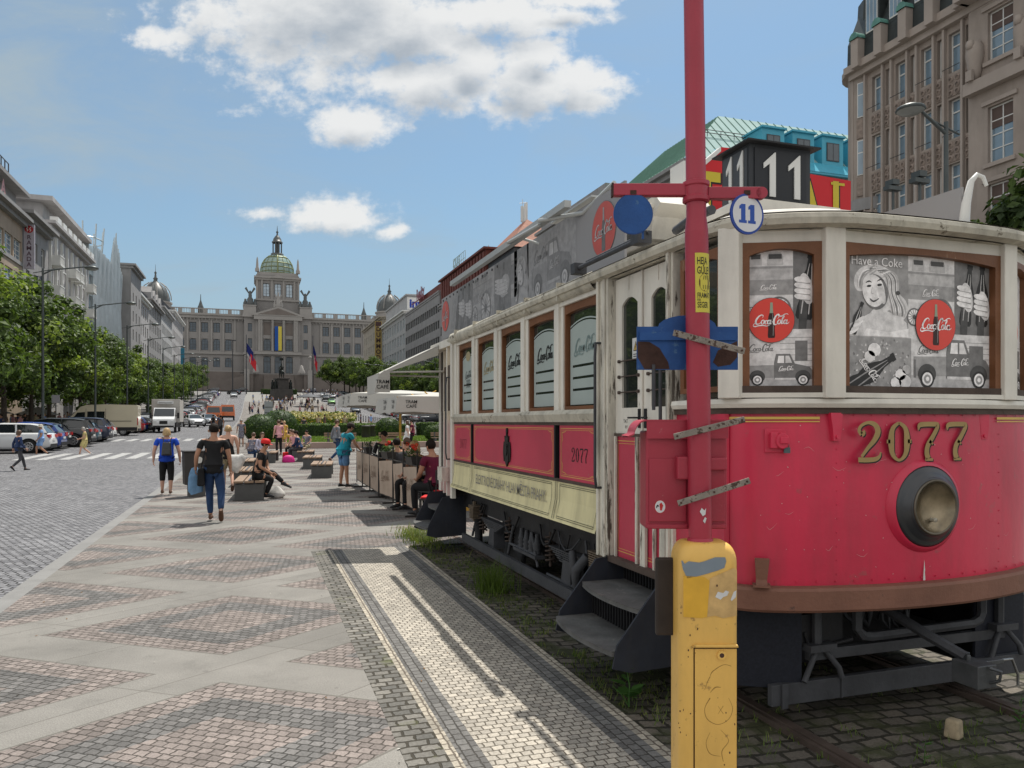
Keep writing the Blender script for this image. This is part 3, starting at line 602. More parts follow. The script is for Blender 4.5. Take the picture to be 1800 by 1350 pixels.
mb = MB(); f2 = Fr((0,-.012,0),(1,0,0))
for i, ch in enumerate('RAMADA'): text(mb, f2, ch, 0, 3.45-i*.6, .66, 0, 0, .02)
mb.build('sign_letters', [pm('plum_letters', (.09,.05,.07), .5)], sg)
mb = MB(); mb.ell(f2, 0, 4.35, .42, .4, 0, .02, 0); 
for q in (-.2,.08): mb.ribbon(f2, [(q,4.1,.07),(q+.1,4.26,.08),(q-.02,4.4,.08),(q+.12,4.58,.07)], 1, .03)
mb.build('emblem', [pm('emblem_red', (.35,.02,.03), .5), F_white], sg)
sg = thing('vertical_shop_sign', 'narrow dark blue vertical sign with white letters below the hotel sign', 'sign', (-23.3, 101.0, 15.3))
mb = MB(); mb.box(-.32,.32,0,.25,0,3.2); mb.build('sign_panel', [pm('navy_panel', (.03,.05,.09), .5)], sg)
mb = MB()
for i, ch in enumerate('ELYSEE'): text(mb, Fr((0,-.01,0),(1,0,0)), ch, 0, 2.9-i*.5, .55, 0, 0, .03)
mb.build('sign_letters', [F_white], sg)
# classic building with balconies
rw = levels(6.6, 5, 3.75, 2.3); cl = even(25, 8, 1.35)
t, org, fr = block('grey-white hotel with rows of ornate balconies and a set-back top floor', 'hotel', XL_, 108, 133, 1.4, 26.2, W_lilac, 8, 1.35, rw, -1, cornice=1.0, style='ct')
sills(t, org, fr, cl, rw, F_white, .25, 'window_sills')
mb = MB(org)
for a0,a1 in cl:
 mb.fbox(fr, a0-.75, a0-.45, 5, 25.2, .002, .3)
mb.build('pilasters', [F_white], t)
mb = MB(org); mb.box(-29,-25,110,132.5,26.5,29.2); mb.box(-30,-23.6,108.6,133.2,29.21,29.8); mb.build('penthouse', [W_lilac], t)
for ci in (0,3,4,7):
 for (b0,b1) in rw[:]:
  mb = MB(org); a0,a1 = cl[ci]
  mb.fbox(fr, a0-.5,a1+.5,b0-.35,b0-.1,0.002,1.25); mb.fbox(fr,a0-.5,a1+.5,b0+.85,b0+.98,1.1,1.24)
  for k in range(9): x = a0-.46+k*(a1-a0+.92)/8; mb.fbox(fr, x-.04,x+.04,b0-.1,b0+.85,1.13,1.2)
  for s in (a0-.5,a1+.42): mb.fbox(fr,s,s+.08,b0-.1,b0+.9,.02,1.1)
  mb.build('balcony', [F_white], t)
for k in range(8):
 mb = MB(org); a0 = cl[k][0]; mb.fbox(fr, a0-.3,a0+1.7,26.6,27.35,0,.9); mb.build('planter', [F_white], t)
# glass building with fins
rw = levels(5.5, 7, 3.3, 2.7)
t, org, fr = block('pale glass and steel building wrapped in slanting vertical fins', 'building', XL_, 133, 160, 2.2, 29.2, pm('steel_blue', (.36,.41,.43), .35, .1, .5, metal=.3), 9, 2.5, rw, -1, mats=(F_white, M_winblue, W_gray), style='', cornice=0)
mb = MB(org); R = random.Random(3)
for i in range(46):
 a = .3+i*.585; y = 133+a; dy = .15*sin(i*.9); top = 29.3+(0 if a < 15 else (a-15)*1.3 if a < 20 else max(0, 6.5-(a-20)*1.0))
 mb.tube([(-23.55,y,5.5),(-23.2,y+dy,14),(-23.5,y-dy*.6,22),(-23.3+.1*sin(i),y+dy*.4,top)], .09, 4, sm=False)
mb.build('fins', [pm('fin_steel', (.48,.53,.55), .35, .1, 1, metal=.4)], t)
mb = MB(org)
for i in range(9):
 a = 2*pi*i/9; mb.tube([(-28+2.5*cos(a),152+4*sin(a),29.2),(-28+3.0*cos(a),152+5*sin(a),36)], .12, 4, sm=False)
for z in (31.3,33.6): mb.tube([(-28+2.8*cos(a),152+4.5*sin(a),z) for a in [2*pi*k/16 for k in range(17)]], .12, 4, sm=False)
mb.add([(-23.6,149,29.3),(-23.6,159,29.3),(-23.6,156,32),(-23.6,153,35.0)], [(0,1,2,3)])
mb.build('roof_crown', [pm('fin_steel', (.5,.5,.5))], t)
t, org, fr = block('plain dark grey blank-walled tower block between glass building and long row', 'building', XL_+2.2, 160, 174, 3.2, 31.2, W_gray, 3, 1.2, levels(7,6,3.5,2), -1, cornice=.9, endwin=False)
for (a, b, z0, z1, wall, n, lab) in [(174,205,4.2,29.5,W_lilac,8,'long grey building with two bands of tall windows beyond the grey tower'),
  (205,232,7,31.5,W_gray,7,'dark-roofed ornate building with small gables in the far left row'),
  (232,262,9.2,33.5,W_white,9,'pale building with close-set vertical mullions in the far left row'),
  (262,300,11.2,36.5,W_lilac,9,'last building of the left row, beside the museum')]:
 t, org, fr = block(lab, 'building', XL_, a, b, z0, z1, wall, n, 1.7, levels(z0+5, 5, 4.1, 2.6), -1, cornice=1.0, style='ct', pil=F_white if wall is W_lilac else wall)
 mb = MB(org); mb.add([(-24,a,z1+.36),(-24,b,z1+.36),(-27.5,b-1,z1+4),(-27.5,a+1,z1+4),(-38,a,z1+.36),(-38,b,z1+.36)], [(0,1,2,3),(3,2,5,4),(0,3,4),(1,5,2)]); mb.build('roof', [W_slate], t)
 if n == 7:
  for k in range(4):
   mb = MB(org); y = a+3.4+k*6.4; mb.poly(Fr((-23.7,y,z1+.3),(0,1,0)), [(-1.6,0),(1.6,0),(1.6,1.8),(0,3.4),(-1.6,1.8)], -2.5, 0); mb.build('dormer', [W_gray], t)
mb = MB(); mb.box(-.6,.6,0,.2,0,7); sg = tag(mb.build('banner_sign', [pm('banner_blue', (.03,.17,.26), .6)], loc=(-22.8, 284, 20)), 'tall blue banner sign hanging at the end of the left row', 'sign')
# ---- right row
XR_ = 40.0
def roofpoly(name, pts, faces, mat, t, org):
 mb = MB(org); mb.add(pts, faces); return mb.build(name, [mat], t)
# teal roofed corner building
t, org, fr = block('corner building with sheet-copper roof and blue dormers behind the tram', 'building', XR_, 65, 84, .5, 26.7, W_gray, 6, 1.6, levels(6,5,4,2.4), 1, depth=35, cornice=.9, endwin=False)
M_teal = pm('teal_sheet', (.3,.42,.41), .85, .1, .4, spec=.1); M_blue = pm('sky_blue_metal', (.06,.33,.45), .4, .12, .6)
roofpoly('roof', [(39.2,64.2,27.1),(39.2,84,27.1),(48,84,35),(48,72,35)], [(0,1,2,3)], W_copper, t, org)
roofpoly('roof', [(39.2,64.2,27.1),(48,72,35),(70,72,35),(76,64.2,27.1)], [(0,3,2,1)], M_teal, t, org)
mb = MB(org)
for i in range(30):
 y = 64.8+i*.64; k = min(1, (y-64.2)/7.8); mb.tube([(39.2,y,27.14),(39.2+8.8*k,y+(0 if k>=1 else 0),27.14+7.9*k)], .03, 4, sm=False)
for i in range(34):
 x = 40.4+i*1.05; k = min(1,(x-39.2)/8.8) if x < 60 else min(1,(76-x)/6); mb.tube([(x,64.2,27.14),(x,64.2+7.8*k,27.14+7.9*k)], .05, 4, sm=False)
mb.build('roof_seams', [pm('seam_grey', (.09,.2,.16), .8)], t)
mb = MB(org); mb.box(39.4,76,63.95,64.3,26.9,27.15); mb.add([(43,63.9,27.12),(76,63.9,27.12),(76,65.4,28.6),(43,65.4,28.6)], [(0,1,2,3)]); mb.build('gutter', [M_blue], t)
for i in range(6):
 x = 48.6+i*3.7; d = MB(org); d.box(x,x+2.7,65.3,69,28.2,31.4); d.box(x-.15,x+2.85,65.05,69.2,31.41,31.6)
 o = d.build('dormer', [M_blue], t); w = MB(org); f2 = Fr((x+.55,65.28,28.9),(1,0,0)); w.fbox(f2,0,1.6,0,1.9,0,.05,0); w.fbox(f2,.1,.75,.1,1.8,.051,.06,1); w.fbox(f2,.85,1.5,.1,1.8,.051,.06,1); q = w.build('window', [W_dark, M_win], o)
mb = MB(org)
for i in range(9): mb.tube([(44+i*1.6,68.0,30.95),(44+i*1.6,68.0,31.6)], .04, 4)
for z in (31.3,31.6): mb.tube([(43.6,68.0,z),(58,68.0,z)], .045, 4)
mb.build('snow_rail', [W_dark], t)
# stepped grey building
t, org, fr = block('tall grey building with plain stepped parapet behind the tram roof banner', 'building', XR_, 84, 106, 1, 29.0, W_gray, 7, 1.6, levels(6,6,3.6,2.1), 1, cornice=.8)
mb = MB(org); mb.box(40.3,54,84.2,106,29.36,30.6); mb.build('parapet', [W_gray], t)
t, org, fr = block('white corner building partly hidden by the banner of the tram', 'building', XR_, 106, 119, 1.2, 25.5, W_cream, 4, 1.4, levels(6,5,3.8,2.2), 1, cornice=.9)
rw = levels(7, 6, 3.5, 2)
t, org, fr = block('building with dark red brick attic and red tiled hip roof carrying antennas', 'building', XR_, 119, 170, 1.8, 27.6, W_gray, 15, 2.2, rw[:5], 1, cornice=.5, mats=(F_dark, M_win, W_gray))
mb = MB(org); mb.box(40.2,54,134,169.5,27.95,33.2); mb.box(39.6,54,133.5,169.8,33.21,33.6)
for i in range(17): mb.box(39.9,40.2,134.5+i*2.05,135.5+i*2.05,28.4,32.9)
mb.build('brick_attic', [W_brick], t)
roofpoly('roof', [(39.5,119,30.5),(39.5,141,30.5),(54,141,30.5),(54,119,30.5),(46,132,37.6),(46,128,37.6),(40.5,120,27.9),(40.5,140,27.9)], [(0,1,4,5),(1,2,4),(2,3,5,4),(3,0,5)], W_tile, t, org)
mb = MB(org); mb.box(40.6,54,119.5,140.5,27.96,30.45); mb.build('attic_wall', [W_dark], t)
mb = MB(org)
for k,(dx,dy,h) in enumerate([(0,0,3.2),(.5,.6,3.6),(-.5,.4,2.8),(0,1.2,3.0)]): mb.box(46+dx-.15,46+dx+.15,129+dy,129+dy+.3,37.5,37.5+h)
mb.tube([(46.2,131,37.4),(46.2,131,42)], .06, 4); mb.tube([(45.6,131,41.2),(46.9,131,41.5)], .05, 4)
for y in (145,149): mb.tube([(44,y,33.5),(44,y,36.6)], .08, 4)
mb.build('antenna', [F_white], t)
mb = MB(org)
for i in range(7): mb.tube([(40.6,150+i*1.6,33.6),(40.6,150+i*1.6,36.4)], .06, 4)
for z in (35,36.4): mb.tube([(40.6,150,z),(40.6,160,z)], .06, 4)
f2 = Fr((40.3,158.5,35.2),(0,-1,0))
for i, ch in enumerate('CUE'): text(mb, f2, ch, 1+i*1.9, -.2, 2.6, 0, 0, .04)
mb.build('roof_sign', [pm('pale_sign', (.3,.4,.38), .5)], t)
# banded office building
t, org, fr = block('modern office block with continuous dark window bands and red roof letters', 'building', XR_, 170, 211, 4, 31.2, W_gray, 18, 1.9, levels(8.2,6,3.7,1.9), 1, cornice=.3, mats=(F_dark, M_win, W_gray), style='c')
mb = MB(org); mb.box(41.5,52,172,200,31.6,34.2); mb.build('attic', [W_brick], t)
mb = MB(org); f2 = Fr((40.6,206,36.0),(0,-1,0)); text(mb, f2, 'Reality', 12, -1.2, 3.6, 0, 0, .05); mb.box(40.7,40.9,190,206,33.4,33.6); mb.build('roof_letters', [pm('dark_red_letters', (.18,.02,.03), .5)], t)
t, org, fr = block('white office building with a blue travel sign on its top floor', 'building', XR_, 211, 252, 7.2, 32.3, W_white, 9, 2.8, levels(11,5,4.2,2.9), 1, cornice=1.1, mats=(F_white, M_winblue, W_white), style='c', pil=F_white)
mb = MB(org); mb.box(41,54,214,250,32.66,37.3); mb.box(40.6,54,213.6,250,37.31,37.7); mb.build('penthouse', [W_white], t)
mb = MB(org); mb.box(41,48.5,213.8,213.98,33.3,36.8,1); text(mb, Fr((44.6,213.75,35.0),(1,0,0)), 'invia', 0, 0, 3.3, 0, 0, .04); mb.build('sign_letters', [pm('deep_blue_letters', (.01,.04,.3), .5), F_white], t)
t, org, fr = block('narrow cream building with bay windows near the museum', 'building', XR_, 252, 296, 10, 36, W_cream, 9, 1.6, levels(14,5,4.1,2.5), 1, cornice=1.1)
sg = thing('vertical_shop_sign', 'tall ochre vertical sign with dark letters projecting from the right row', 'sign', (38.6, 250.5, 19.5))
mb = MB(); mb.box(-1.1,1.1,0,.4,0,15); mb.build('sign_panel', [pm('ochre_panel', (.33,.24,.08), .6)], sg)
mb = MB()
for i, ch in enumerate('DUMMODY'): text(mb, Fr((0,-.03,0),(1,0,0)), ch, 0, 12.4-i*1.85, 2.0, 0, 0, .03)
mb.box(-.9,.9,-.05,-.01,13.4,14.8); mb.build('sign_letters', [pm('dark_letters', (.06,.03,.03), .5)], sg)
# ---------------------------------------------------------------- brown art-nouveau building on the right
def brown_building():
 X0 = 40.0; org = (X0, 24, 0)
 t = thing('ornate_hotel', 'brown art nouveau building with tall window bays and a dark mansard roof', 'hotel', org)
 wall = pm('brown_plaster', (.32,.27,.235), .85, .12, .35, .2, 12, dirt=.25); trim = pm('brown_trim', (.34,.29,.255), .85, .1, .5); roof = pm('verdigris_dark', (.035,.042,.042), .5, .35, 1.2, .4, 5)
 orn = pm('relief_panel', (.25,.2,.17), .85, .3, 4); copper = pm('hood_copper', (.1,.24,.2), .55, .25, 2)
 mb = MB(org)
 # bays: Y from 34.3 (near) to 42.6 (far); zones of big and narrow windows
 fr = Fr((X0, 43.4, 0), (0,-1,0)); rows = [(3.2,5.6),(7.0,9.4),(10.9,13.3),(14.9,17.3),(18.8,21.2),(22.8,25.2)]
 cols = []
 for k in range(4):
  c = 43.4-(41.35-2.03*k); cols += [(c-.45, c+.45)]
  if k < 4: cols += [(c+.75, c+1.11)]
 cols = sorted([(.3,.6)]+cols)[:9]
 ops = facade(mb, fr, 9.4, 0, 26, cols, rows, .34)
 mb.build('wall', [wall], t)
 put_windows(t, fr, ops, (F_white, M_winblue, wall), 't', 0, org, .34, .085)
 # relief panels between the floors and thin piers
 for (a0,a1) in cols:
  for z in (5.7,9.5,13.5,17.4,21.35):
   mb = MB(org); mb.fbox(fr,a0,a1,z,z+1.25,-.02,.06)
   kx = max(1,int((a1-a0)/.36))
   for i in range(kx):
    for j in range(3):
     ca, cb_, r = a0+(i+.5)*(a1-a0)/kx, z+.22+j*.4, min(.18,(a1-a0)/kx/2*.95)
     mb.add([fr.p(ca+r*cos(q),cb_+r*sin(q),.1) for q in [2*pi*s/10 for s in range(10)]]+[fr.p(ca+r*.55*cos(q),cb_+r*.55*sin(q),.14) for q in [2*pi*s/10 for s in range(10)]], [(s,(s+1)%10,(s+1)%10+10,s+10) for s in range(10)])
   mb.build('relief_panel', [orn], t)
 mb = MB(org)
 es = [0]+[ (cols[i][1]+cols[i+1][0])/2 for i in range(len(cols)-1)]+[9.3]
 for e in es: mb.fbox(fr, e-.06, e+.1, 0, 25.9, .002, .22)
 mb.build('piers', [trim], t)
 for (a0,a1) in cols[1::2]:
  for z in (18.9, 22.9, 14.9):
   mb = MB(org); mb.tube([fr.p(a0-.15,z+.1,.35),fr.p(a1+.15,z+.1,.35)], .025, 4); mb.build('window_rail', [W_dark], t)
 # cornice, mansard, hoods and dormers
 mb = MB(org); mb.fbox(fr, -.3, 13.4, 26.01, 26.5, -2, .7); mb.fbox(fr,-.15,13.4,25.6,26.0,.003,.4)
 mb.build('cornice', [trim], t)
 mb = MB(org); P = fr.p
 mb.add([P(-.2,26.51,.45),P(13.4,26.51,.45),P(13.4,28.1,.4),P(-.2,28.1,.4),P(-.2,33,-1.7),P(13.4,33,-1.7),P(13.4,33,-10),P(-.2,33,-10),P(-.2,26.51,-10)], [(0,1,2,3),(3,2,5,4),(4,5,6,7),(0,3,4,7,8)])
 mb.build('mansard_roof', [roof], t)
 for k in range(5):
  c = 43.4-(41.35+1.0-2.03*k); mb = MB(org)
  mb.fbox(fr,c-.32,c+.32,26.0,27.9,.4,1.0); o = mb.build('corbel', [trim], t)
  h = MB(org); n = 8; h.add([fr.p(c-.4*cos(pi*i/n),27.9+.45*sin(pi*i/n),.35) for i in range(n+1)]+[fr.p(c-.4*cos(pi*i/n),27.9+.45*sin(pi*i/n),1.1) for i in range(n+1)], [(i,i+1,n+2+i,n+1+i) for i in range(n)]+[tuple(range(n+1,2*n+2))], sm=False); h.build('hood', [copper], o)
  if k < 4:
   c2 = c+1.0; mb = MB(org); mb.fbox(fr,c2-.62,c2+.62,27.9,31.6,-1.4,.42); o = mb.build('dormer', [roof], t)
   w = MB(org); w.fbox(fr,c2-.5,c2+.5,28.1,31.3,.421,.47,0)
   for q in range(3): w.fbox(fr,c2-.44+q*.31,c2-.18+q*.31,28.2,31.2,.471,.48,1)
   w.build('window', [F_white, M_winblue], o)
 # rounded turret bay at the far corner
 mb = MB(org); mb.lathe([(1.7,2),(1.7,14)], (X0+1.4,43.2,0), 20, 0); mb.lathe([(2.1,14),(2.1,14.5),(1.9,14.9),(1.9,16.2),(1.6,16.3),(1.6,25.9),(2.0,26),(2.0,26.4)], (X0+1.4,43.2,0), 20, 0, split=True)
 mb.build('corner_turret', [wall], t)
 for ang in (200,228,256):
  q = radians(ang); o_ = V((X0+1.4+1.62*cos(q), 43.2+1.62*sin(q), 0)); f6 = Fr(o_, (-sin(q),cos(q),0))
  for z in (18.8,22.8):
   mb = MB(org); mb.fbox(f6,-.26,.26,z,z+2.4,-.1,.04,0); mb.fbox(f6,-.2,.2,z+.06,z+1.5,.041,.05,1); mb.fbox(f6,-.2,.2,z+1.58,z+2.34,.041,.05,1); mb.build('window', [F_white, M_winblue], t)
   mb = MB(org); mb.fbox(f6,-.3,.3,z-1.45,z-.15,-.1,.06); mb.build('relief_panel', [orn], t)
 mb = MB(org); mb.lathe([(1.75,26.4),(1.75,28.3),(1.5,28.4),(1.35,31.2),(0,31.6)], (X0+1.7,42.9,0), 8, 0, sm=False); mb.build('turret_roof', [roof], t)
 mb = MB(org); mb.lathe([(1.92,16.3),(1.95,17.1)], (X0+1.4,43.2,0), 20, 0); mb.build('balcony_rail', [W_gray], t)
 # plain near section with wide windows
 f2 = Fr((X0-.35,34.0,0),(0,-1,0)); mb = MB(org)
 c2 = [(1.2,2.75),(5.2,6.75),(9,10.5)]; r2 = [(3,5.8),(7.4,10.4),(12.2,15.2),(16.4,19.6),(22.2,25)]
 ops = facade(mb, f2, 12, 0, 26.6, c2, r2, .3); P = f2.p
 mb.add([P(0,0),P(0,26.6),P(0,26.6,-.4),P(0,0,-.4)], [(0,1,2,3)]); mb.add([P(0,0,-12),P(12,0,-12),P(12,26.6,-12),P(0,26.6,-12),P(12,0),P(12,26.6)], [(0,1,2,3),(4,1,2,5)])
 mb.build('wall', [wall], t); put_windows(t, f2, ops, (F_white, M_winblue, pm('blind_brown', (.1,.07,.06), .7)), 'cgr', 0, org, .3, .08)
 for (a0,a1) in c2:
  for (b0,b1) in r2:
   mb = MB(org); mb.fbox(f2,a0-.3,a1+.3,b1+.12,b1+.35,.002,.14); mb.build('window_hood', [trim], t); mb = MB(org); mb.fbox(f2,a0-.2,a1+.2,b0-.25,b0-.02,.002,.16); mb.build('window_sill', [trim], t)
 mb = MB(org); mb.fbox(f2,0,12,20.6,21.3,.003,.5); mb.fbox(f2,-.1,12,26.0,26.6,.003,1.1); mb.build('string_course', [trim], t)
 for a in (.55,3.5,4.6):    # carved lion-like busts between the top windows
  mb = MB(org); mb.lathe([(0,0),(.22,.05),(.34,.4),(.42,.9),(.5,1.4),(.46,1.9),(.3,2.2),(0,2.3)], tuple(f2.p(a,21.4,.2)), 10); mb.lathe([(0,0),(.2,.04),(.26,.25),(.2,.5),(0,.55)], tuple(f2.p(a,23.1,.55)), 8)
  mb.fbox(f2,a-.2,a+.2,21.3,21.9,.5,.7); mb.build('stone_bust', [trim], t)
 mb = MB(org); mb.fbox(fr, 9.4,21.5,26.61,33,-10,-1); mb.build('attic', [roof], t)
 return t
brown_building()
# ---------------------------------------------------------------- museum
def museum():
 CX, FY, zb = 10.1, 345.0, 14.4; org = (CX, FY, zb)
 t = thing('museum', 'long neo-renaissance museum with arched windows and a gilded central dome', 'museum', org)
 st = pm('museum_stone', (.25,.237,.228), .9, .1, .08, dirt=.12); st2 = pm('museum_trim', (.29,.275,.26), .9, .1, .1); rust = pm('museum_base', (.16,.138,.125), .9, .15, .2)
 dome = pm('gilded_copper', (.2,.22,.1), .4, .2, .5, metal=.3); dglass = glass('dome_glass', (.17,.24,.21), .2, .8); lead = pm('dome_lead', (.085,.092,.092), .45, .2, .6); sky_ = M_winblue
 fm = (F_dark, glass('museum_glass', (.07,.09,.11), .25, .5), st)
 P_ = 4.62
 for s in (-1, 1):
  x0, x1 = (CX-54, CX-13.8) if s < 0 else (CX+13.8, CX+54)
  fr = Fr((x0, FY, 0), (1,0,0)); W = x1-x0; n = 7
  cols = [((W-n*P_)/2+i*P_+1.0, (W-n*P_)/2+i*P_+1.0+2.7) for i in range(n)]
  mb = MB(org); mb2 = []
  oa = facade(mb, fr, W, zb, 30.8, cols, [(24.8,28.8)], .5); ob = facade(mb, fr, W, 30.8, 37.3, cols, [(31.8,36.6)], .5); oc = facade(mb, fr, W, 37.3, 46, cols, [(39.3,43.4)], .5)
  mb.add([(x0,FY,zb),(x0,FY+30,zb),(x0,FY+30,46),(x0,FY,46)], [(0,1,2,3)]); mb.add([(x1,FY,zb),(x1,FY+30,zb),(x1,FY+30,46),(x1,FY,46)], [(0,1,2,3)])
  mb.add([(x0,FY,46),(x1,FY,46),(x1,FY+30,46),(x0,FY+30,46)], [(0,1,2,3)])
  mb.build('wall', [st], t)
  put_windows(t, fr, oa, fm, 'ct', 1, org, .5, .16); put_windows(t, fr, ob, fm, 'cg', 1, org, .5, .16); put_windows(t, fr, oc, fm, 'cg', 0, org, .5, .2)
  mb = MB(org)
  for i in range(n+1):
   a = (W-n*P_)/2+i*P_; mb.fbox(fr, a-.05+.02*i, a+.65, 31.2, 45.1, .002, .4)
  mb.fbox(fr,0,W,30.2,31.19,.003,.55); mb.fbox(fr,-.3,W+.3,45.11,46.3,-1,.9); mb.fbox(fr,-.5,W+.5,46.31,46.9,-1,1.5); mb.fbox(fr,0,W,22.8,23.3,.003,.3)
  for i in range(28): mb.fbox(fr, .6+i*W/28, .9+i*W/28, 44.3, 45.1, .401, .75)
  mb.build('cornice', [st2], t)
  mb = MB(org); mb.fbox(fr,0,W,46.9,47.3,-.6,0); mb.fbox(fr,0,W,49.0,49.35,-.6,.05)
  for i in range(9): mb.fbox(fr, i*(W-1.6)/8, i*(W-1.6)/8+1.6, 47.3, 49.0, -.5, -.05)
  for i in range(64): mb.fbox(fr, i*W/64, i*W/64+.18, 47.3, 49.0, -.4, -.2)
  mb.build('balustrade', [st2], t)
  # corner pavilion and dome
  px = CX-49 if s < 0 else CX+49.5
  mb = MB(org); mb.lathe([(6.2,49.4),(6.2,51.5),(6.6,51.6),(6.6,52.2)], (px,FY+9,0), 16, split=True); mb.box(px-8,px+8,FY+1.2,FY+16,46.9,49.4); mb.build('pavilion', [st2], t)
  mb = MB(org); mb.lathe([(5.7,52.2),(5.6,54),(5.1,56),(4.0,57.8),(2.3,59.6),(.9,60.9),(.7,61.6),(1.0,62),(.5,62.6),(.3,64),(.55,64.5),(.1,65.2),(.05,68)], (px,FY+9,0), 16)
  d = mb.build('corner_dome', [lead], t); mb = MB(org)
  for k in range(8):
   a = 2*pi*k/8+.2; mb.tube([(px+r*cos(a),FY+9+r*sin(a),z) for r, z in ((6.15,53.3),(6.05,55),(5.45,57.1),(4.25,58.9),(2.4,60.3))], .2, 4)
  mb.build('dome_ribs', [st2], d)
  mb = MB(org); mb.lathe([(1.2,46.9),(1.2,50),(.8,51),(.2,53),(.1,55.5)], (CX+s*31 if s < 0 else CX+37,FY+3,0), 8); mb.build('roof_pinnacle', [lead], t)
 # central block
 fr = Fr((CX-13.7, FY-3, 0), (1,0,0)); W = 27.4; mb = MB(org)
 fl = [(2.0,3.6)]; 
 oa = facade(mb, fr, 4.6, zb, 46, [(1.5,3.2)], [(33,37),(40,43.4)], .4)
 fr3 = Fr((CX+9.1, FY-3, 0), (1,0,0)); ob = facade(mb, fr3, 4.6, zb, 46, [(1.4,3.1)], [(33,37),(40,43.4)], .4)
 f4 = Fr((CX-9.1, FY-4.2, 0), (1,0,0)); cl = [(3.1,6.1),(7.6,10.6),(12.1,15.1)]
 oc = facade(mb, f4, 18.2, zb, 30.8, cl, [(22.4,29.6)], .8); od = facade(mb, f4, 18.2, 30.8, 46, cl, [(32,37),(38.5,44)], .8)
 for x in (CX-13.7, CX+13.7): mb.add([(x,FY-3,zb),(x,FY+30,zb),(x,FY+30,50),(x,FY-3,50)], [(0,1,2,3)])
 for x in (CX-9.1, CX+9.1): mb.add([(x,FY-4.2,zb),(x,FY-3,zb),(x,FY-3,46),(x,FY-4.2,46)], [(0,1,2,3)])
 mb.add([(CX-13.7,FY-3,46),(CX+13.7,FY-3,46),(CX+13.7,FY+30,46),(CX-13.7,FY+30,46)], [(0,1,2,3)]); mb.add([(CX-9.1,FY-4.2,46),(CX+9.1,FY-4.2,46),(CX+9.1,FY-3,46),(CX-9.1,FY-3,46)], [(0,1,2,3)])
 mb.build('wall', [st], t)
 put_windows(t, fr, oa, fm, 'c', 0, org, .4, .15); put_windows(t, fr3, ob, fm, 'c', 0, org, .4, .15); put_windows(t, f4, oc, fm, 'ct', 1, org, .8, .2); put_windows(t, f4, [o for o in od if o[2] < 35], fm, 'cg', 1, org, .8, .2)
 mb = MB(org)
 for a0,a1 in cl: mb.fbox(f4,a0,a1,38.5,44,-.7,-.3)
 mb.build('relief_panel', [rust], t)
 mb = MB(org)
 for a in (1.5,2.3,6.85,11.35,15.9,16.7):
  mb.lathe([(.55,31.6),(.5,33),(.48,43.6),(.62,44.3),(.62,44.9)], tuple(V((CX-9.1+a, FY-4.75, 0))), 10)
 mb.build('columns', [st2], t)
 mb = MB(org); mb.box(CX-9.8,CX+9.8,FY-5.6,FY-4.0,44.91,46.6); mb.box(CX-14.3,CX+14.3,FY-4,FY+2,46.01,47.2); mb.box(CX-9.6,CX+9.6,FY-5.2,FY-4.21,30.3,31.5); mb.box(CX-14,CX+14,FY-3.5,FY-3.003,30.3,31.1)
 mb.box(CX-14,CX-8.9,FY-3.6,FY+6,47.21,50.6); mb.box(CX+8.9,CX+14,FY-3.6,FY+6,47.21,50.6); mb.box(CX-14.2,CX-8.7,FY-3.8,FY+6,50.61,51.1); mb.box(CX+8.7,CX+14.2,FY-3.8,FY+6,50.61,51.1)
 mb.build('entablature', [st2], t)
 mb = MB(org); fp = Fr((CX,FY-5.6,46.6),(1,0,0)); mb.poly(fp, [(-10.4,0),(10.4,0),(10.4,.4),(0,4.0),(-10.4,.4)], -1.6, .2, 0); mb.poly(fp, [(-8,.45),(8,.45),(0,3.2)], .21, .3, 1); mb.build('pediment', [st2, rust], t)
 # upper tower
 f5 = Fr((CX-8.9,FY+1,0),(1,0,0)); mb = MB(org); cl = [(2.7,5.6),(7.45,10.35),(12.2,15.1)]
 oo = facade(mb, f5, 17.8, 47.2, 65, cl, [(55.6,61.4)], .6)
 for x in (CX-8.9,CX+8.9): mb.add([(x,FY+1,47),(x,FY+18,47),(x,FY+18,65),(x,FY+1,65)], [(0,1,2,3)])
 mb.add([(CX-8.9,FY+1,65),(CX+8.9,FY+1,65),(CX+8.9,FY+18,65),(CX-8.9,FY+18,65)], [(0,1,2,3)]); mb.build('tower_wall', [st], t)
 put_windows(t, f5, oo, (F_dark, glass('sky_through_glass', (.3,.38,.45), .1, 1), st), 'cg', 1, org, .6, .25)
 mb = MB(org)
 for a in (.0,2.0,6.1,10.9,15.4,17.1): mb.fbox(f5,a,a+.75,54.6,62.6,.002,.45)
 mb.fbox(f5,-.2,18,53.8,54.6,-.5,.6); mb.fbox(f5,-.4,18.2,62.61,63.4,-17,.7); mb.fbox(f5,-.8,18.6,63.41,64.2,-17.3,1.2); mb.fbox(f5,.4,17.4,64.21,66.2,-16,-.4); mb.poly(f5, [(6,63.5),(11.8,63.5),(8.9,65.2)], 1.21, 1.6)
 for a in (.5,17.3): mb.lathe([(.9,66.2),(.9,67.4),(.6,68),(.35,71.5),(.1,72.5)], tuple(V((CX-8.9+a,FY+1.5,0))), 8)
 mb.build('tower_cornice', [st2], t)
 prof = [(6.9,66.2),(6.9,67.3),(6.75,69.2),(6.2,71.2),(5.2,73.0),(3.6,74.5),(2.4,75.1)]
 mb = MB(org); mb.lathe(prof, (CX,FY+9,0), 24); d = mb.build('dome', [dglass], t); mb = MB(org)
 for k in range(16):
  a = 2*pi*k/16; mb.tube([(CX+(r+.05)*cos(a),FY+9+(r+.05)*sin(a),z) for r, z in prof], .1 if k % 4 else .32, 4)
